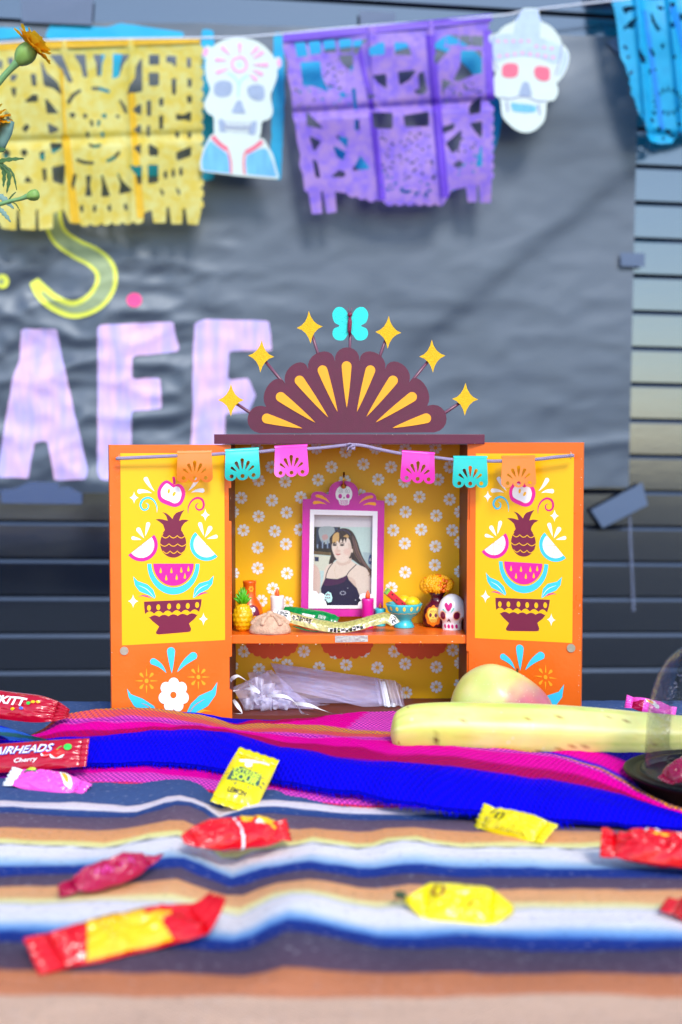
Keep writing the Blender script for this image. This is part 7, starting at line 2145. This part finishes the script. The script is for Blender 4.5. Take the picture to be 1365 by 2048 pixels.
def candy(label, A, B, width, thick, base, zones=(), group='wrapped candies on the table', seed=1.0, roll=0.0, fin=0.14, twist=(0, 0), pinch=0.86, cat='candy', crease_amp=1.0, up=None, finbend=(0, 0), bow=0.0, finw=(1.0, 1.0)):
    """pillow wrapper from fin tip A to fin tip B with crimped zigzag ends"""
    ux = (B - A); L = ux.length; ux = ux.normalized()
    u0 = up or Vector((0, 0, 1))
    uz = (u0 - ux * u0.dot(ux)).normalized(); uy = uz.cross(ux)
    if roll:
        uz, uy = uz * math.cos(roll) + uy * math.sin(roll), uy * math.cos(roll) - uz * math.sin(roll)
    c = (A + B) / 2
    root = empty('wrapped_candy', Vector((c.x, c.y, min(A.z, B.z))), label, cat, group)
    b0, b1 = fin, 1 - fin
    def surf(s, v, o=0.0, side=1):
        e = max(0.0, min(1.0, min((s - b0), (b1 - s)) / (0.30 * (1 - 2 * fin))))
        inside = b0 < s < b1
        k_ = 0 if inside else min(1, (b0 - s if s <= b0 else s - b1) / fin)
        w = width / 2 * (pinch + (1 - pinch) * math.sin(e * math.pi / 2)) if inside else width / 2 * pinch * (1 + ((finw[0] if s <= b0 else finw[1]) - 1) * k_)
        th = thick / 2 * math.sin(e * math.pi / 2) ** 0.8 * max(0, 1 - abs(v) ** 3.0) ** 0.8 if inside else 0.0
        cr = noise.noise(Vector((s * 7 + seed, v * 1.6, seed))) * 0.12 + (0.5 - abs(noise.noise(Vector((s * 5 + v * 2.5, v * 3 - s * 4, seed + 3))))) * 0.22 + (0.3 - abs(noise.noise(Vector((s * 13 - v * 2, v * 2.2 + s * 6, seed + 9))))) * 0.13 + 0.10 * max(0, 1 - 2.6 * min(1, e)) * math.sin(v * 17 + 3 * noise.noise(Vector((s * 9, v, seed))))
        cr *= thick * crease_amp * (1 if inside else 0.35) * max(0.25, 1 - abs(v) ** 4)
        x = (s - 0.5) * L
        tw = 0.0; fb = 0.0
        if s < b0: tw = twist[0] * (b0 - s) / fin; fb = finbend[0] * ((b0 - s) / fin) ** 1.4
        if s > b1: tw = twist[1] * (s - b1) / fin; fb = finbend[1] * ((s - b1) / fin) ** 1.4
        rip = 0.0 if inside else 0.0004 * math.sin(v * 16)
        y = w * v; z = side * th + cr + rip + o + fb + bow * math.sin(math.pi * s)
        y, z = y * math.cos(tw) - z * math.sin(tw), y * math.sin(tw) + z * math.cos(tw)
        return c + ux * x + uy * y + uz * z
    def zone(s, v):
        m_ = base
        for (fn_, mm) in zones:
            if fn_(s, v): m_ = mm
        return m_
    NS, NVV = 64, 32
    body = MB()
    for side in (1, -1):
        for i in range(NS):
            for j in range(NVV):
                s0, s1 = b0 + (b1 - b0) * i / NS, b0 + (b1 - b0) * (i + 1) / NS
                v0, v1 = -1 + 2 * j / NVV, -1 + 2 * (j + 1) / NVV
                m_ = zone((s0 + s1) / 2, (v0 + v1) / 2) if side == 1 else base
                o_ = len(body.v)
                body.mi(m_)
        idx = {}
        o_ = len(body.v)
        for i in range(NS + 1):
            for j in range(NVV + 1):
                body.v.append(surf(b0 + (b1 - b0) * i / NS, -1 + 2 * j / NVV, 0, side))
        for i in range(NS):
            for j in range(NVV):
                a = o_ + i * (NVV + 1) + j
                f = (a, a + NVV + 1, a + NVV + 2, a + 1)
                body.f.append(f if side == 1 else f[::-1])
                m_ = zone(b0 + (b1 - b0) * (i + .5) / NS, -1 + 2 * (j + .5) / NVV)
                body.m.append(body.mi(m_)); body.s.append(True)
    body.build('wrapper', root)
    for end in (0, 1):
        fb_ = MB(); NF = 26; rows = [0, 0.33, 0.66, 1.0]
        V = []; F = []; mm = []
        for r_ in rows:
            for j in range(NF + 1):
                v = -1 + 2 * j / NF
                z_ = (0.06 if j % 2 else -0.02) if r_ == 1.0 else 0
                ss = (b0 - fin * (r_ + z_)) if end == 0 else (b1 + fin * (r_ + z_))
                V.append(surf(ss, v))
        for i in range(len(rows) - 1):
            for j in range(NF):
                a = i * (NF + 1) + j
                F.append((a, a + 1, a + NF + 2, a + NF + 1) if end == 0 else (a, a + NF + 1, a + NF + 2, a + 1))
        for f in F:
            pass
        m_ = zone(b0 - fin * 0.5 if end == 0 else b1 + fin * 0.5, 0)
        fb_.add(V, F, m_, True)
        o = fb_.build('crimped_end', root)
        so = o.modifiers.new('film', 'SOLIDIFY'); so.thickness = 0.00025
    return root, surf

def on_b(px, py, lift=0.0):
    """point on the blanket seen at a pixel"""
    h = 0.0
    for _ in range(6):
        p = Pz(px, py, h + lift); h = blanket_h(p.x, p.y)
    return Pz(px, py, h + lift)

def letters(root, name, s, surf, s0, v0, ks, kv, m_, o, rot=0, shear=0.0, bold=0.0):
    """text along the candy: rot 0 reads from A to B"""
    tv, tf = text2d(s, 1.0, shear, bold)
    mb = MB()
    def place(x, y):
        if rot == 0: return surf(s0 + x * ks, v0 + y * kv, o)
        return surf(s0 + y * ks, v0 - x * kv, o)
    mb.add([place(p[0], p[1]) for p in tv], tf, m_, False)
    return mb.build(name, root)

# lemon candy leaning on the shawl
A = P(463, 1616, 0.985); B = P(519, 1507, 1.045)
root, sf = candy('upright yellow lemon candy wrapper leaning on the blue shawl edge', A, B, 92 * 1.015 / FPX, 0.013, c_yel, seed=2.0, up=Vector((0.05, -1, 0.75)), fin=0.10, pinch=0.97, crease_amp=0.22)
mb = MB()
mb.fit([(0.33, -0.72), (0.36, 0.55), (0.40, 0.70), (0.56, 0.62), (0.58, -0.40), (0.50, -0.70)], lambda a, b, o: sf(a, -b, 0.0003 + o), m_slate)
rnd = random.Random(6)
for k in range(26):
    a = rnd.uniform(0, 6.28); x, y = 0.45 + 0.15 * math.sin(a), 0.78 * math.cos(a)
    mb.fit(tear(x, y, 0.007, 0.45 + 0.20 * math.sin(a), 0.92 * math.cos(a), 0, 5), lambda a_, b_, o: sf(a_, b_, 0.00028), m_slate)
mb.build('splash_print', root)
letters(root, 'lettering', 'EXTREME', sf, 0.505, 0.0, 0.125, 0.29, m_limep, 0.0006, 1, 0, 0.03)
letters(root, 'lettering', 'SOUR', sf, 0.405, -0.02, 0.16, 0.44, m_limep, 0.0006, 1, 0, 0.05)
letters(root, 'lettering', 'LEMON', sf, 0.20, 0.05, 0.085, 0.26, m_pblk, 0.0006, 1, 0, 0.03)
mb = MB()
mb.fit([(0.66, -0.55), (0.68, -0.2), (0.74, 0.3), (0.79, 0.72), (0.83, 0.70), (0.80, 0.2), (0.75, -0.25), (0.71, -0.6)], lambda a, b, o: sf(a, -b, 0.0003 + o), m_wlab)
mb.fit(ell(0.655, 0.12, 0.05, 0.17, 0, 12), lambda a, b, o: sf(a, b, 0.00035 + o), m_wlab)
mb.build('badge_print', root)

mk_ = lambda px, py, lift=0.0015: on_b(px, py, lift)
# red candy with white band
A = mk_(366, 1678, 0.012); B = mk_(578, 1660, 0.013)
root, sf = candy('red candy wrapper with a white stripe and yellow end print in the blanket dip', A, B, 78 * 0.93 / FPX, 0.016, c_red, [(lambda s, v: 0.47 < s < 0.50, c_wht), (lambda s, v: s > 0.55 and v > 0.25 + 0.2 * math.sin(s * 30), c_gold)], seed=4.0, roll=-0.45, fin=0.10, twist=(0.2, 0.4), pinch=0.66, finw=(0.35, 0.95))
mb = MB(); mb.fit([(0.64, 0.1), (0.70, 0.3), (0.74, 0.0), (0.70, -0.25)], lambda a, b, o: sf(a, b, 0.0005), m_wlab); mb.fit([(0.68, 0.5), (0.86, -0.1), (0.82, -0.3), (0.70, 0.1)], lambda a, b, o: sf(a, b, 0.0004), c_gold); mb.build('badge_print', root)
# raspberry twist
A = mk_(118, 1782, 0.006); B = mk_(322, 1712, 0.012)
root, sf = candy('raspberry red twisted candy wrapper on the navy stripe at left', A, B, 62 * 0.83 / FPX, 0.012, c_mag, [], seed=6.0, roll=-0.5, fin=0.15, twist=(1.0, -0.9), pinch=0.5, crease_amp=1.8, finw=(0.8, 0.9))
mb = MB()
for k in range(5): mb.ribbon(stroke([(0.32 + k * 0.08, -0.35), (0.36 + k * 0.08, -0.05), (0.38 + k * 0.08, -0.3)], 0.012, 3), lambda a, b, o: sf(a, b, 0.0005), c_pnk)
mb.build('badge_print', root)
# big red and yellow candy in front
A = mk_(64, 1912, 0.007); B = mk_(436, 1828, 0.010)
root, sf = candy('large red and yellow candy wrapper nearest the camera at left', A, B, 108 * 0.76 / FPX, 0.014, c_red, [(lambda s, v: 0.27 + 0.05 * v < s < 0.70 + 0.06 * math.sin(v * 3) and v > -0.95, c_gold), (lambda s, v: s > 0.60 and v > 0.35, c_red)], seed=8.0, roll=-0.35, fin=0.13, twist=(0.15, -0.5), finbend=(0.0, 0.010), pinch=0.93, finw=(0.9, 0.75), crease_amp=1.3)
mb = MB()
for k in range(7): mb.ribbon(stroke([(0.30 + k * 0.055, 0.5), (0.32 + k * 0.055, 0.72), (0.345 + k * 0.055, 0.55)], 0.014, 3), lambda a, b, o: sf(a, b, 0.0006), m_pbrown)
mb.ribbon(stroke([(0.28, 0.72), (0.5, 0.84), (0.72, 0.80)], 0.05, 4), lambda a, b, o: sf(a, b, 0.0005), m_pbrown); mb.build('badge_print', root)
# yellow candy with the round mark
A = mk_(958, 1632, 0.007); B = mk_(1101, 1668, 0.006)
root, sf = candy('yellow candy wrapper with a dark oval mark near the blue shawl tip', A, B, 66 * 0.95 / FPX, 0.013, c_yel, [], seed=10.0, roll=-0.55, fin=0.13, pinch=0.9, twist=(0.35, -0.1))
mb = MB()
ov = [(0.36 + 0.045 * math.cos(a), -0.05 + 0.30 * math.sin(a)) for a in [2 * math.pi * k / 16 for k in range(17)]]
mb.ribbon(stroke(ov, 0.03, 2), lambda a, b, o: sf(a, b, 0.0005), m_pblk)
for k in range(6): mb.ribbon(stroke([(0.48 + k * 0.045, 0.62), (0.50 + k * 0.045, 0.76), (0.51 + k * 0.045, 0.62)], 0.008, 2), lambda a, b, o: sf(a, b, 0.0005), m_pbrown)
for k in range(6): mb.ribbon(stroke([(0.36 + k * 0.07, -0.86), (0.39 + k * 0.07, -0.74), (0.41 + k * 0.07, -0.86)], 0.010, 2), lambda a, b, o: sf(a, b, 0.0005), m_pbrown)
mb.build('badge_print', root)
# yellow candy in front
A = mk_(812, 1800, 0.006); B = mk_(1026, 1818, 0.006)
root, sf = candy('yellow candy wrapper on the orange stripe at the front centre', A, B, 100 * 0.79 / FPX, 0.0095, c_yel, [], seed=12.0, roll=-0.55, fin=0.2, pinch=0.94, twist=(0.1, 0.15), finw=(0.10, 0.14), crease_amp=1.4)
mb = MB()
mb.ribbon(stroke([(0.30 + 0.05 * math.cos(a), 0.35 + 0.3 * math.sin(a)) for a in [2 * math.pi * k / 14 for k in range(15)]], 0.035, 2), lambda a, b, o: sf(a, b, 0.0006), m_pbrown)
mb.ribbon(stroke([(0.58, -0.4), (0.66, 0.0), (0.78, 0.15)], 0.02, 3), lambda a, b, o: sf(a, b, 0.0006), m_pbrown)
for k in range(5): mb.ribbon(stroke([(0.44 + k * 0.05, 0.66), (0.46 + k * 0.05, 0.8)], 0.010, 2), lambda a, b, o: sf(a, b, 0.0006), m_pbrown)
mb.build('badge_print', root)
# red candy at the right
A = mk_(1204, 1688, 0.014); B = mk_(1460, 1716, 0.012)
root, sf = candy('shiny red candy wrapper cut by the right edge below the dome', A, B, 86 * 0.92 / FPX, 0.017, c_red, [], seed=14.0, roll=-0.35, fin=0.11, twist=(0.7, 0.2), finbend=(0.006, 0), pinch=0.86, finw=(0.75, 1), crease_amp=1.5)
mb = MB()
mb.ribbon(stroke([(0.34, 0.35), (0.38, 0.55), (0.46, 0.42), (0.54, 0.5), (0.64, 0.40)], 0.022, 4), lambda a, b, o: sf(a, b, 0.0006), m_wlab)
mb.ribbon(stroke([(0.40, 0.12), (0.5, 0.22), (0.7, 0.2)], 0.09, 4), lambda a, b, o: sf(a, b, 0.0005), c_gold); mb.build('badge_print', root)
# red tip at the far right
A = mk_(1328, 1808, 0.006); B = mk_(1500, 1846, 0.006)
root, sf = candy('red candy wrapper tip poking in low at the right edge', A, B, 70 * 0.79 / FPX, 0.014, c_red, [], seed=16.0, roll=-0.3, fin=0.16, pinch=0.7)
# pink candy at left
A = P(16, 1552, 1.055); B = P(174, 1580, 1.035)
root, sf = candy('light pink candy wrapper on the blanket below the cherry wrapper', A, B, 60 * 1.03 / FPX, 0.014, c_pnk, [(lambda s, v: 0.0 < s < 0.07, c_wht)], seed=18.0, roll=-0.45, fin=0.13, pinch=0.85, twist=(0.2, -0.2), group='wrapped candies on the table')
mb = MB()
mb.fit([(0.20, 0.05), (0.36, 0.15), (0.36, 0.75), (0.22, 0.70)], lambda a, b, o: sf(a, b, 0.0005), m_slate); mb.fit([(0.23, 0.15), (0.34, 0.22), (0.34, 0.65), (0.24, 0.60)], lambda a, b, o: sf(a, b, 0.0007), m_limep)
mb.fit(catmull([(0.62, 0.65), (0.72, 0.7), (0.80, 0.3), (0.84, -0.3), (0.78, -0.45), (0.70, 0.1)], 3, True), lambda a, b, o: sf(a, b, 0.0005), m_wlab); mb.fit(catmull([(0.66, 0.5), (0.73, 0.45), (0.79, -0.05), (0.74, 0.0)], 3, True), lambda a, b, o: sf(a, b, 0.0007), m_ambr)
mb.build('badge_print', root)
# airheads wrapper
A = P(-78, 1522, 1.085); B = P(176, 1504, 1.075)
root, sf = candy('flat cherry red candy bar wrapper with white lettering lying on the shawl at left', A, B, 66 * 1.08 / FPX, 0.008, c_dred, [], seed=20.0, up=Vector((0, -0.75, 0.66)), fin=0.06, pinch=0.97, crease_amp=0.7)
letters(root, 'lettering', 'AIRHEADS', sf, 0.502, 0.24, 0.098, 0.74, m_bluep, 0.0012, 0, 0.3, 0.05)
letters(root, 'lettering', 'AIRHEADS', sf, 0.500, 0.25, 0.098, 0.74, m_wlab, 0.0015, 0, 0.3, 0.012)
letters(root, 'lettering', 'Cherry', sf, 0.53, -0.44, 0.062, 0.38, m_wlab, 0.0013, 0, 0.2, 0.02)
mb = MB(); mb.fit(ell(0.775, -0.15, 0.058, 0.30, 0, 16), lambda a, b, o: sf(a, b, 0.0012), m_cher); mb.fit(ell(0.69, -0.12, 0.04, 0.22, 0, 14), lambda a, b, o: sf(a, b, 0.0011), m_cher)
mb.fit(tear(0.86, 0.34, 0.03, 0.83, 0.0, 0, 8) if False else ell(0.85, 0.30, 0.03, 0.22, 0, 12), lambda a, b, o: sf(a, b, 0.0012), m_grn)
mb.ribbon(stroke([(0.77, 0.1), (0.80, 0.32), (0.85, 0.36)], 0.008, 3), lambda a, b, o: sf(a, b, 0.0013), m_grn)
mb.ribbon(stroke([(0.725, -0.20), (0.75, -0.42), (0.80, -0.40), (0.83, -0.2)], [0.01, 0.03, 0.03, 0.008], 4), lambda a, b, o: sf(a, b, 0.0015), m_wlab); mb.ribbon(stroke([(0.655, -0.1), (0.67, -0.26), (0.72, -0.22)], [0.01, 0.022, 0.008], 4), lambda a, b, o: sf(a, b, 0.0015), m_wlab)
mb.build('cherry_print', root)
# red candy bag behind
A = P(-90, 1398, 1.19); B = P(138, 1426, 1.17)
root, sf = candy('red candy bag with slanted white lettering at the far left behind the shawl fold', A, B, 62 * 1.17 / FPX, 0.012, c_dred, [], seed=22.0, up=Vector((0, -0.8, 0.6)), fin=0.12, pinch=0.74, twist=(0, 0.6), crease_amp=1.0, finw=(1, 0.35))
letters(root, 'lettering', 'SKITT', sf, 0.495, 0.12, 0.105, 0.78, m_wlab, 0.0008, 0, 0.15, 0.04)
mb = MB()
for k, (x, y) in enumerate([(0.70, 0.25), (0.74, 0.32), (0.665, 0.12), (0.62, -0.30), (0.55, -0.42)]): mb.fit(ell(x, y, 0.018, 0.10, 0, 10), lambda a, b, o: sf(a, b, 0.0008 + k * 0.00003), [c_gold, c_gold, m_grn, m_bluep, c_gold][k])
mb.build('sweets_print', root)
tp = P(20, 1402, 1.19)
mb = MB()
fl = [(2, 1408), (18, 1398), (36, 1390), (54, 1388), (52, 1402), (58, 1412), (30, 1412)]
mb.poly(fl, lambda x, y, o: P(x, y, 1.195 + 0.0002 * (1408 - y) - o), c_dred, 0.0004); mb.build('torn_flap', root)
# pink candy behind the dome
A = P(1252, 1402, 1.30); B = P(1352, 1426, 1.29)
root, sf = candy('magenta pink candy wrapper on the blue blanket behind the dome', A, B, 34 * 1.3 / FPX, 0.010, c_pnk, [(lambda s, v: s < 0.34 and v < -0.1 + s, c_mag)], seed=24.0, up=Vector((0, -0.7, 0.7)), fin=0.14, pinch=0.8, twist=(0.4, 0.2))
mb = MB(); mb.fit(catmull([(0.36, 0.5), (0.46, 0.6), (0.58, 0.3), (0.66, -0.3), (0.60, -0.5), (0.50, -0.1), (0.40, 0.1)], 3, True), lambda a, b, o: sf(a, b, 0.0005), m_wlab); mb.fit(catmull([(0.38, 0.42), (0.46, 0.45), (0.54, 0.1), (0.46, 0.0)], 3, True), lambda a, b, o: sf(a, b, 0.0008), m_ambr); mb.build('badge_print', root)
# candies under the dome
for k, (dx, dy, dz_, ang, cc, lb) in enumerate([(-0.034, -0.012, 0.022, 0.9, c_mag, 'raspberry candy wrapper standing inside the clear dome'), (0.004, -0.026, 0.021, -0.3, c_prp, 'purple candy wrapper inside the clear dome'), (-0.012, 0.022, 0.021, 0.4, c_prp, 'purple candy wrapper at the back inside the clear dome')]):
    c = dc + Vector((dx, dy, dz_)); d = Vector((math.cos(ang), 0.3, math.sin(ang) * 0.4)).normalized() * 0.017
    candy(lb, c - d, c + d, 0.020, 0.010, cc, [], seed=30.0 + k, roll=-0.4, fin=0.16, pinch=0.7, group='candies under the dome')

# sprig of marigold leaf on the blanket
m_sprig = mat('dark_green_leaf', (40, 86, 62), 0.6, 0.3, 0.15, 200)
p0 = mk_(812, 1795, 0.001)
sp = empty('leaf_sprig', p0, 'tiny dark green leaf sprig beside the front yellow candy', 'leaf')
mb = MB()
mb.tube([mk_(806, 1800, 0.001), mk_(800, 1790, 0.008), mk_(797, 1776, 0.011)], [0.0008, 0.0007, 0.0004], m_sprig, 6); mb.build('stem', sp)
for (x, y, l) in [(788, 1784, 0.010), (790, 1796, 0.004), (810, 1782, 0.012), (826, 1796, 0.003)]:
    mb = MB(); mb.tube([mk_(801, 1790, 0.007), mk_((801 + x) / 2, (1790 + y) / 2, l), mk_(x, y, l)], [0.0004, 0.0013, 0.0003], m_sprig, 6); mb.build('leaf', sp)

# ================================================================ marigolds at the left edge
m_stemg = mat('marigold_stem', (112, 156, 100), 0.5, 0.4, 0.12, 90, 0.2, 200); m_calyx = mat('marigold_calyx', (130, 170, 84), 0.45, 0.4, 0.2, 120, 0.2, 200, stretch=(1, 1, 0.3)); m_petal = mat('marigold_petal', (255, 196, 40), 0.6, 0.2, 0.15, 160, translucent=0.5); m_petal2 = mat('marigold_petal_deep', (255, 168, 20), 0.6, 0.2, 0.15, 160, translucent=0.5)
m_lf = mat('marigold_leaf', (62, 104, 52), 0.5, 0.4, 0.15, 100, translucent=0.15); m_lfb = mat('marigold_leaf_bluish', (112, 150, 142), 0.5, 0.4, 0.12, 100, translucent=0.15); m_pot = mat('clay_pot', (150, 84, 56), 0.75, 0.3, 0.12, 30)
YM2 = 1.205; um = YM2 / FPX
MP = lambda x, y, d=0.0: P(x, y, YM2 + d)
vase_c = Vector((P(-190, 1430, YM2).x, YM2, TZ + 0.001))
mg = empty('marigold_plant', vase_c, 'orange marigolds with buds and leaves reaching in at the left edge', 'marigold')
mb = MB(); mb.lathe(vase_c, [(0.001, 0), (0.032, 0), (0.04, 0.02), (0.045, 0.07), (0.048, 0.085), (0.044, 0.087), (0.04, 0.07), (0.001, 0.068)], m_pot, 30); mb.build('pot', mg)
top = vase_c + Vector((0, 0, 0.07))
crown = MP(-70, 560)
stems = [[top, top.lerp(crown, 0.6) + Vector((0.01, 0, 0)), crown, MP(-60, 330), MP(-34, 214), MP(0, 163), MP(22, 138), MP(38, 122)], [top + Vector((0.01, 0.01, 0)), MP(-110, 800, 0.01), MP(-60, 480), MP(-40, 360), MP(-16, 290)], [top + Vector((-0.008, 0, 0)), MP(-130, 800), MP(-60, 520, -0.01), MP(-20, 425), MP(12, 405), MP(40, 398), MP(56, 392)]]
rads = [[0.0035, 0.003, 0.003, 0.003, 0.0028, 0.0028, 0.003, 0.004], [0.0035, 0.003, 0.003, 0.003, 0.004], [0.0035, 0.003, 0.0025, 0.002, 0.0018, 0.0018, 0.0026]]
for s_, r_ in zip(stems, rads):
    q = catmull([(p.x, p.y, p.z, r) for p, r in zip(s_, r_)], 5)
    mb = MB(); mb.tube([v[:3] for v in q], [v[3] for v in q], m_stemg, 10); mb.build('stem', mg)
# flower seen from the side
axis = (MP(70, 84) - MP(36, 124)).normalized(); t1 = axis.cross(Vector((0, 1, 0))).normalized(); t2 = axis.cross(t1)
fl = MB(); cc = MP(50, 110)
NR = [(-24, 4.5), (-20, 9.5), (-12, 15.5), (-2, 19.5), (8, 19.5), (16, 17), (21, 15), (22, 12)]
V = []; F = []
for (z, r) in NR:
    for k in range(30):
        w = 2 * math.pi * k / 30; rr = r * (1 + 0.03 * math.cos(5 * w))
        V.append(cc + axis * z * um + (t1 * math.cos(w) + t2 * math.sin(w)) * rr * um)
for i in range(len(NR) - 1):
    for k in range(30): F.append((i * 30 + k, i * 30 + (k + 1) % 30, (i + 1) * 30 + (k + 1) % 30, (i + 1) * 30 + k))
F.append(tuple(range(30))[::-1]); fl.add(V, F, m_calyx, True)
flower = fl.build('flower', mg)
rnd = random.Random(21)
def petal(mb, base, d, side, nrm, L, wd, curl, m_):
    V = []; F = []
    n = 6
    for i in range(n + 1):
        t = i / n; w = wd * (0.35 + 0.65 * math.sin(min(1, t * 1.15) * math.pi * 0.62)) * (1 if t < 0.95 else 0.8)
        c = base + d * L * t + nrm * (-curl * t * t)
        for j in range(5):
            s = -1 + j / 2
            V.append(c + side * w * s + nrm * (0.18 * w * (abs(s) ** 2) + 0.0007 * math.sin(7 * s + 9 * t)))
    for i in range(n):
        for j in range(4): a = i * 5 + j; F.append((a, a + 1, a + 6, a + 5))
    mb.add(V, F, m_, True)
pet = MB()
rim = cc + axis * 20 * um
for ring, (n, tilt, L, r0) in enumerate([(10, 1.25, 30, 13), (9, 0.9, 29, 10), (8, 0.55, 26, 7), (5, 0.2, 22, 3)]):
    for k in range(n):
        w = 2 * math.pi * k / n + ring * 0.4 + rnd.uniform(-.15, .15); rad = t1 * math.cos(w) + t2 * math.sin(w)
        tl = tilt + rnd.uniform(-.15, .15); d = axis * math.cos(tl) + rad * math.sin(tl); nrm = axis * math.sin(tl) - rad * math.cos(tl); side = d.cross(nrm)
        petal(pet, rim + rad * r0 * um, d, side, nrm, L * um * rnd.uniform(0.9, 1.3), 13 * um, rnd.uniform(2, 9) * um, m_petal if rnd.random() < 0.6 else m_petal2)
pet.build('petals', flower)
# second flower, mostly cut off by the left edge
c2 = MP(-14, 243); fl = MB()
ax2 = Vector((-0.35, -0.25, 0.9)).normalized(); s1 = ax2.cross(Vector((0, 1, 0))).normalized(); s2 = ax2.cross(s1)
cal = c2 - ax2 * 30 * um + Vector((0.002, 0, -0.002))
fl.tube([cal + Vector((0.0, 0, -0.012)), cal + Vector((0.001, 0, -0.004)), cal + Vector((0.004, 0, 0.006)), cal + Vector((0.006, 0, 0.016))], [0.002, 0.004, 0.006, 0.006], m_lfb, 14)
flower2 = fl.build('flower', mg)
pet = MB()
for ring, (n, el_) in enumerate([(16, -0.25), (16, 0.1), (14, 0.45), (11, 0.8), (7, 1.15), (3, 1.45)]):
    for k in range(n):
        w = 2 * math.pi * k / n + ring * 0.3; rad = s1 * math.cos(w) + s2 * math.sin(w)
        d = rad * math.cos(el_) + ax2 * math.sin(el_); nrm = ax2 * math.cos(el_) - rad * math.sin(el_)
        petal(pet, c2 + d * 14 * um, d, d.cross(nrm), nrm, 22 * um * rnd.uniform(0.85, 1.15), 6.5 * um, rnd.uniform(1, 6) * um, m_petal if rnd.random() < 0.5 else m_petal2)
pet.build('petals', flower2)
# bud
fl = MB(); ba = (MP(80, 388) - MP(52, 394)).normalized(); b1_ = ba.cross(Vector((0, 1, 0))).normalized(); b2_ = ba.cross(b1_)
V = []; F = []
for (z, r) in [(-14, 4), (-8, 8.5), (0, 11), (7, 10.4), (11, 7), (12.5, 2)]:
    for k in range(24):
        w = 2 * math.pi * k / 24; V.append(MP(67, 390.5) + ba * z * um + (b1_ * math.cos(w) + b2_ * math.sin(w)) * r * um * (1 + 0.05 * math.cos(6 * w)))
for i in range(5):
    for k in range(24): F.append((i * 24 + k, i * 24 + (k + 1) % 24, (i + 1) * 24 + (k + 1) % 24, (i + 1) * 24 + k))
F.append(tuple(5 * 24 + k for k in range(24))); fl.add(V, F, m_calyx, True); fl.build('bud', mg)
def leaf3(a, m_b, bnd, w, m_):
    q = catmull([tuple(a), tuple(m_b), tuple(bnd)], 6); V = []; F = []
    n = len(q)
    for i, p in enumerate(q):
        t = i / (n - 1); pv = Vector(p); T = (Vector(q[min(n - 1, i + 1)]) - Vector(q[max(0, i - 1)])).normalized()
        side = T.cross(Vector((0, -1, 0.25))).normalized(); ww = w * math.sin(math.pi * min(1, t * 0.92 + 0.06)) ** 0.8 * (1 + 0.22 * (1 if i % 2 else -1) * (t > 0.15))
        V += [pv + side * ww, pv + Vector((0, 0.0012, -0.0004)), pv - side * ww]
    for i in range(n - 1):
        for j in range(2): a_ = i * 3 + j; F.append((a_, a_ + 1, a_ + 4, a_ + 3))
    mb = MB(); mb.add(V, F, m_, True)
    o = mb.build('leaf', mg); so = o.modifiers.new('thick', 'SOLIDIFY'); so.thickness = 0.0005
leaf3(MP(-24, 330), MP(12, 320), MP(48, 317), 0.0021, m_lf); leaf3(MP(-14, 306), MP(0, 300), MP(12, 299), 0.0026, m_lf)
leaf3(MP(-10, 318), MP(8, 340), MP(7, 374), 0.0021, m_lf); leaf3(MP(-8, 320), MP(18, 346), MP(14, 386), 0.0021, m_lf); leaf3(MP(-4, 322), MP(24, 344), MP(34, 380), 0.0011, m_lf)
leaf3(MP(-14, 386), MP(6, 396), MP(28, 417), 0.0028, m_lfb); leaf3(MP(-8, 412), MP(6, 424), MP(22, 444), 0.0022, m_lfb); leaf3(MP(22, 404), MP(32, 408), MP(40, 421), 0.0006, m_lf); leaf3(MP(16, 402), MP(24, 392), MP(32, 384), 0.0008, m_lf)
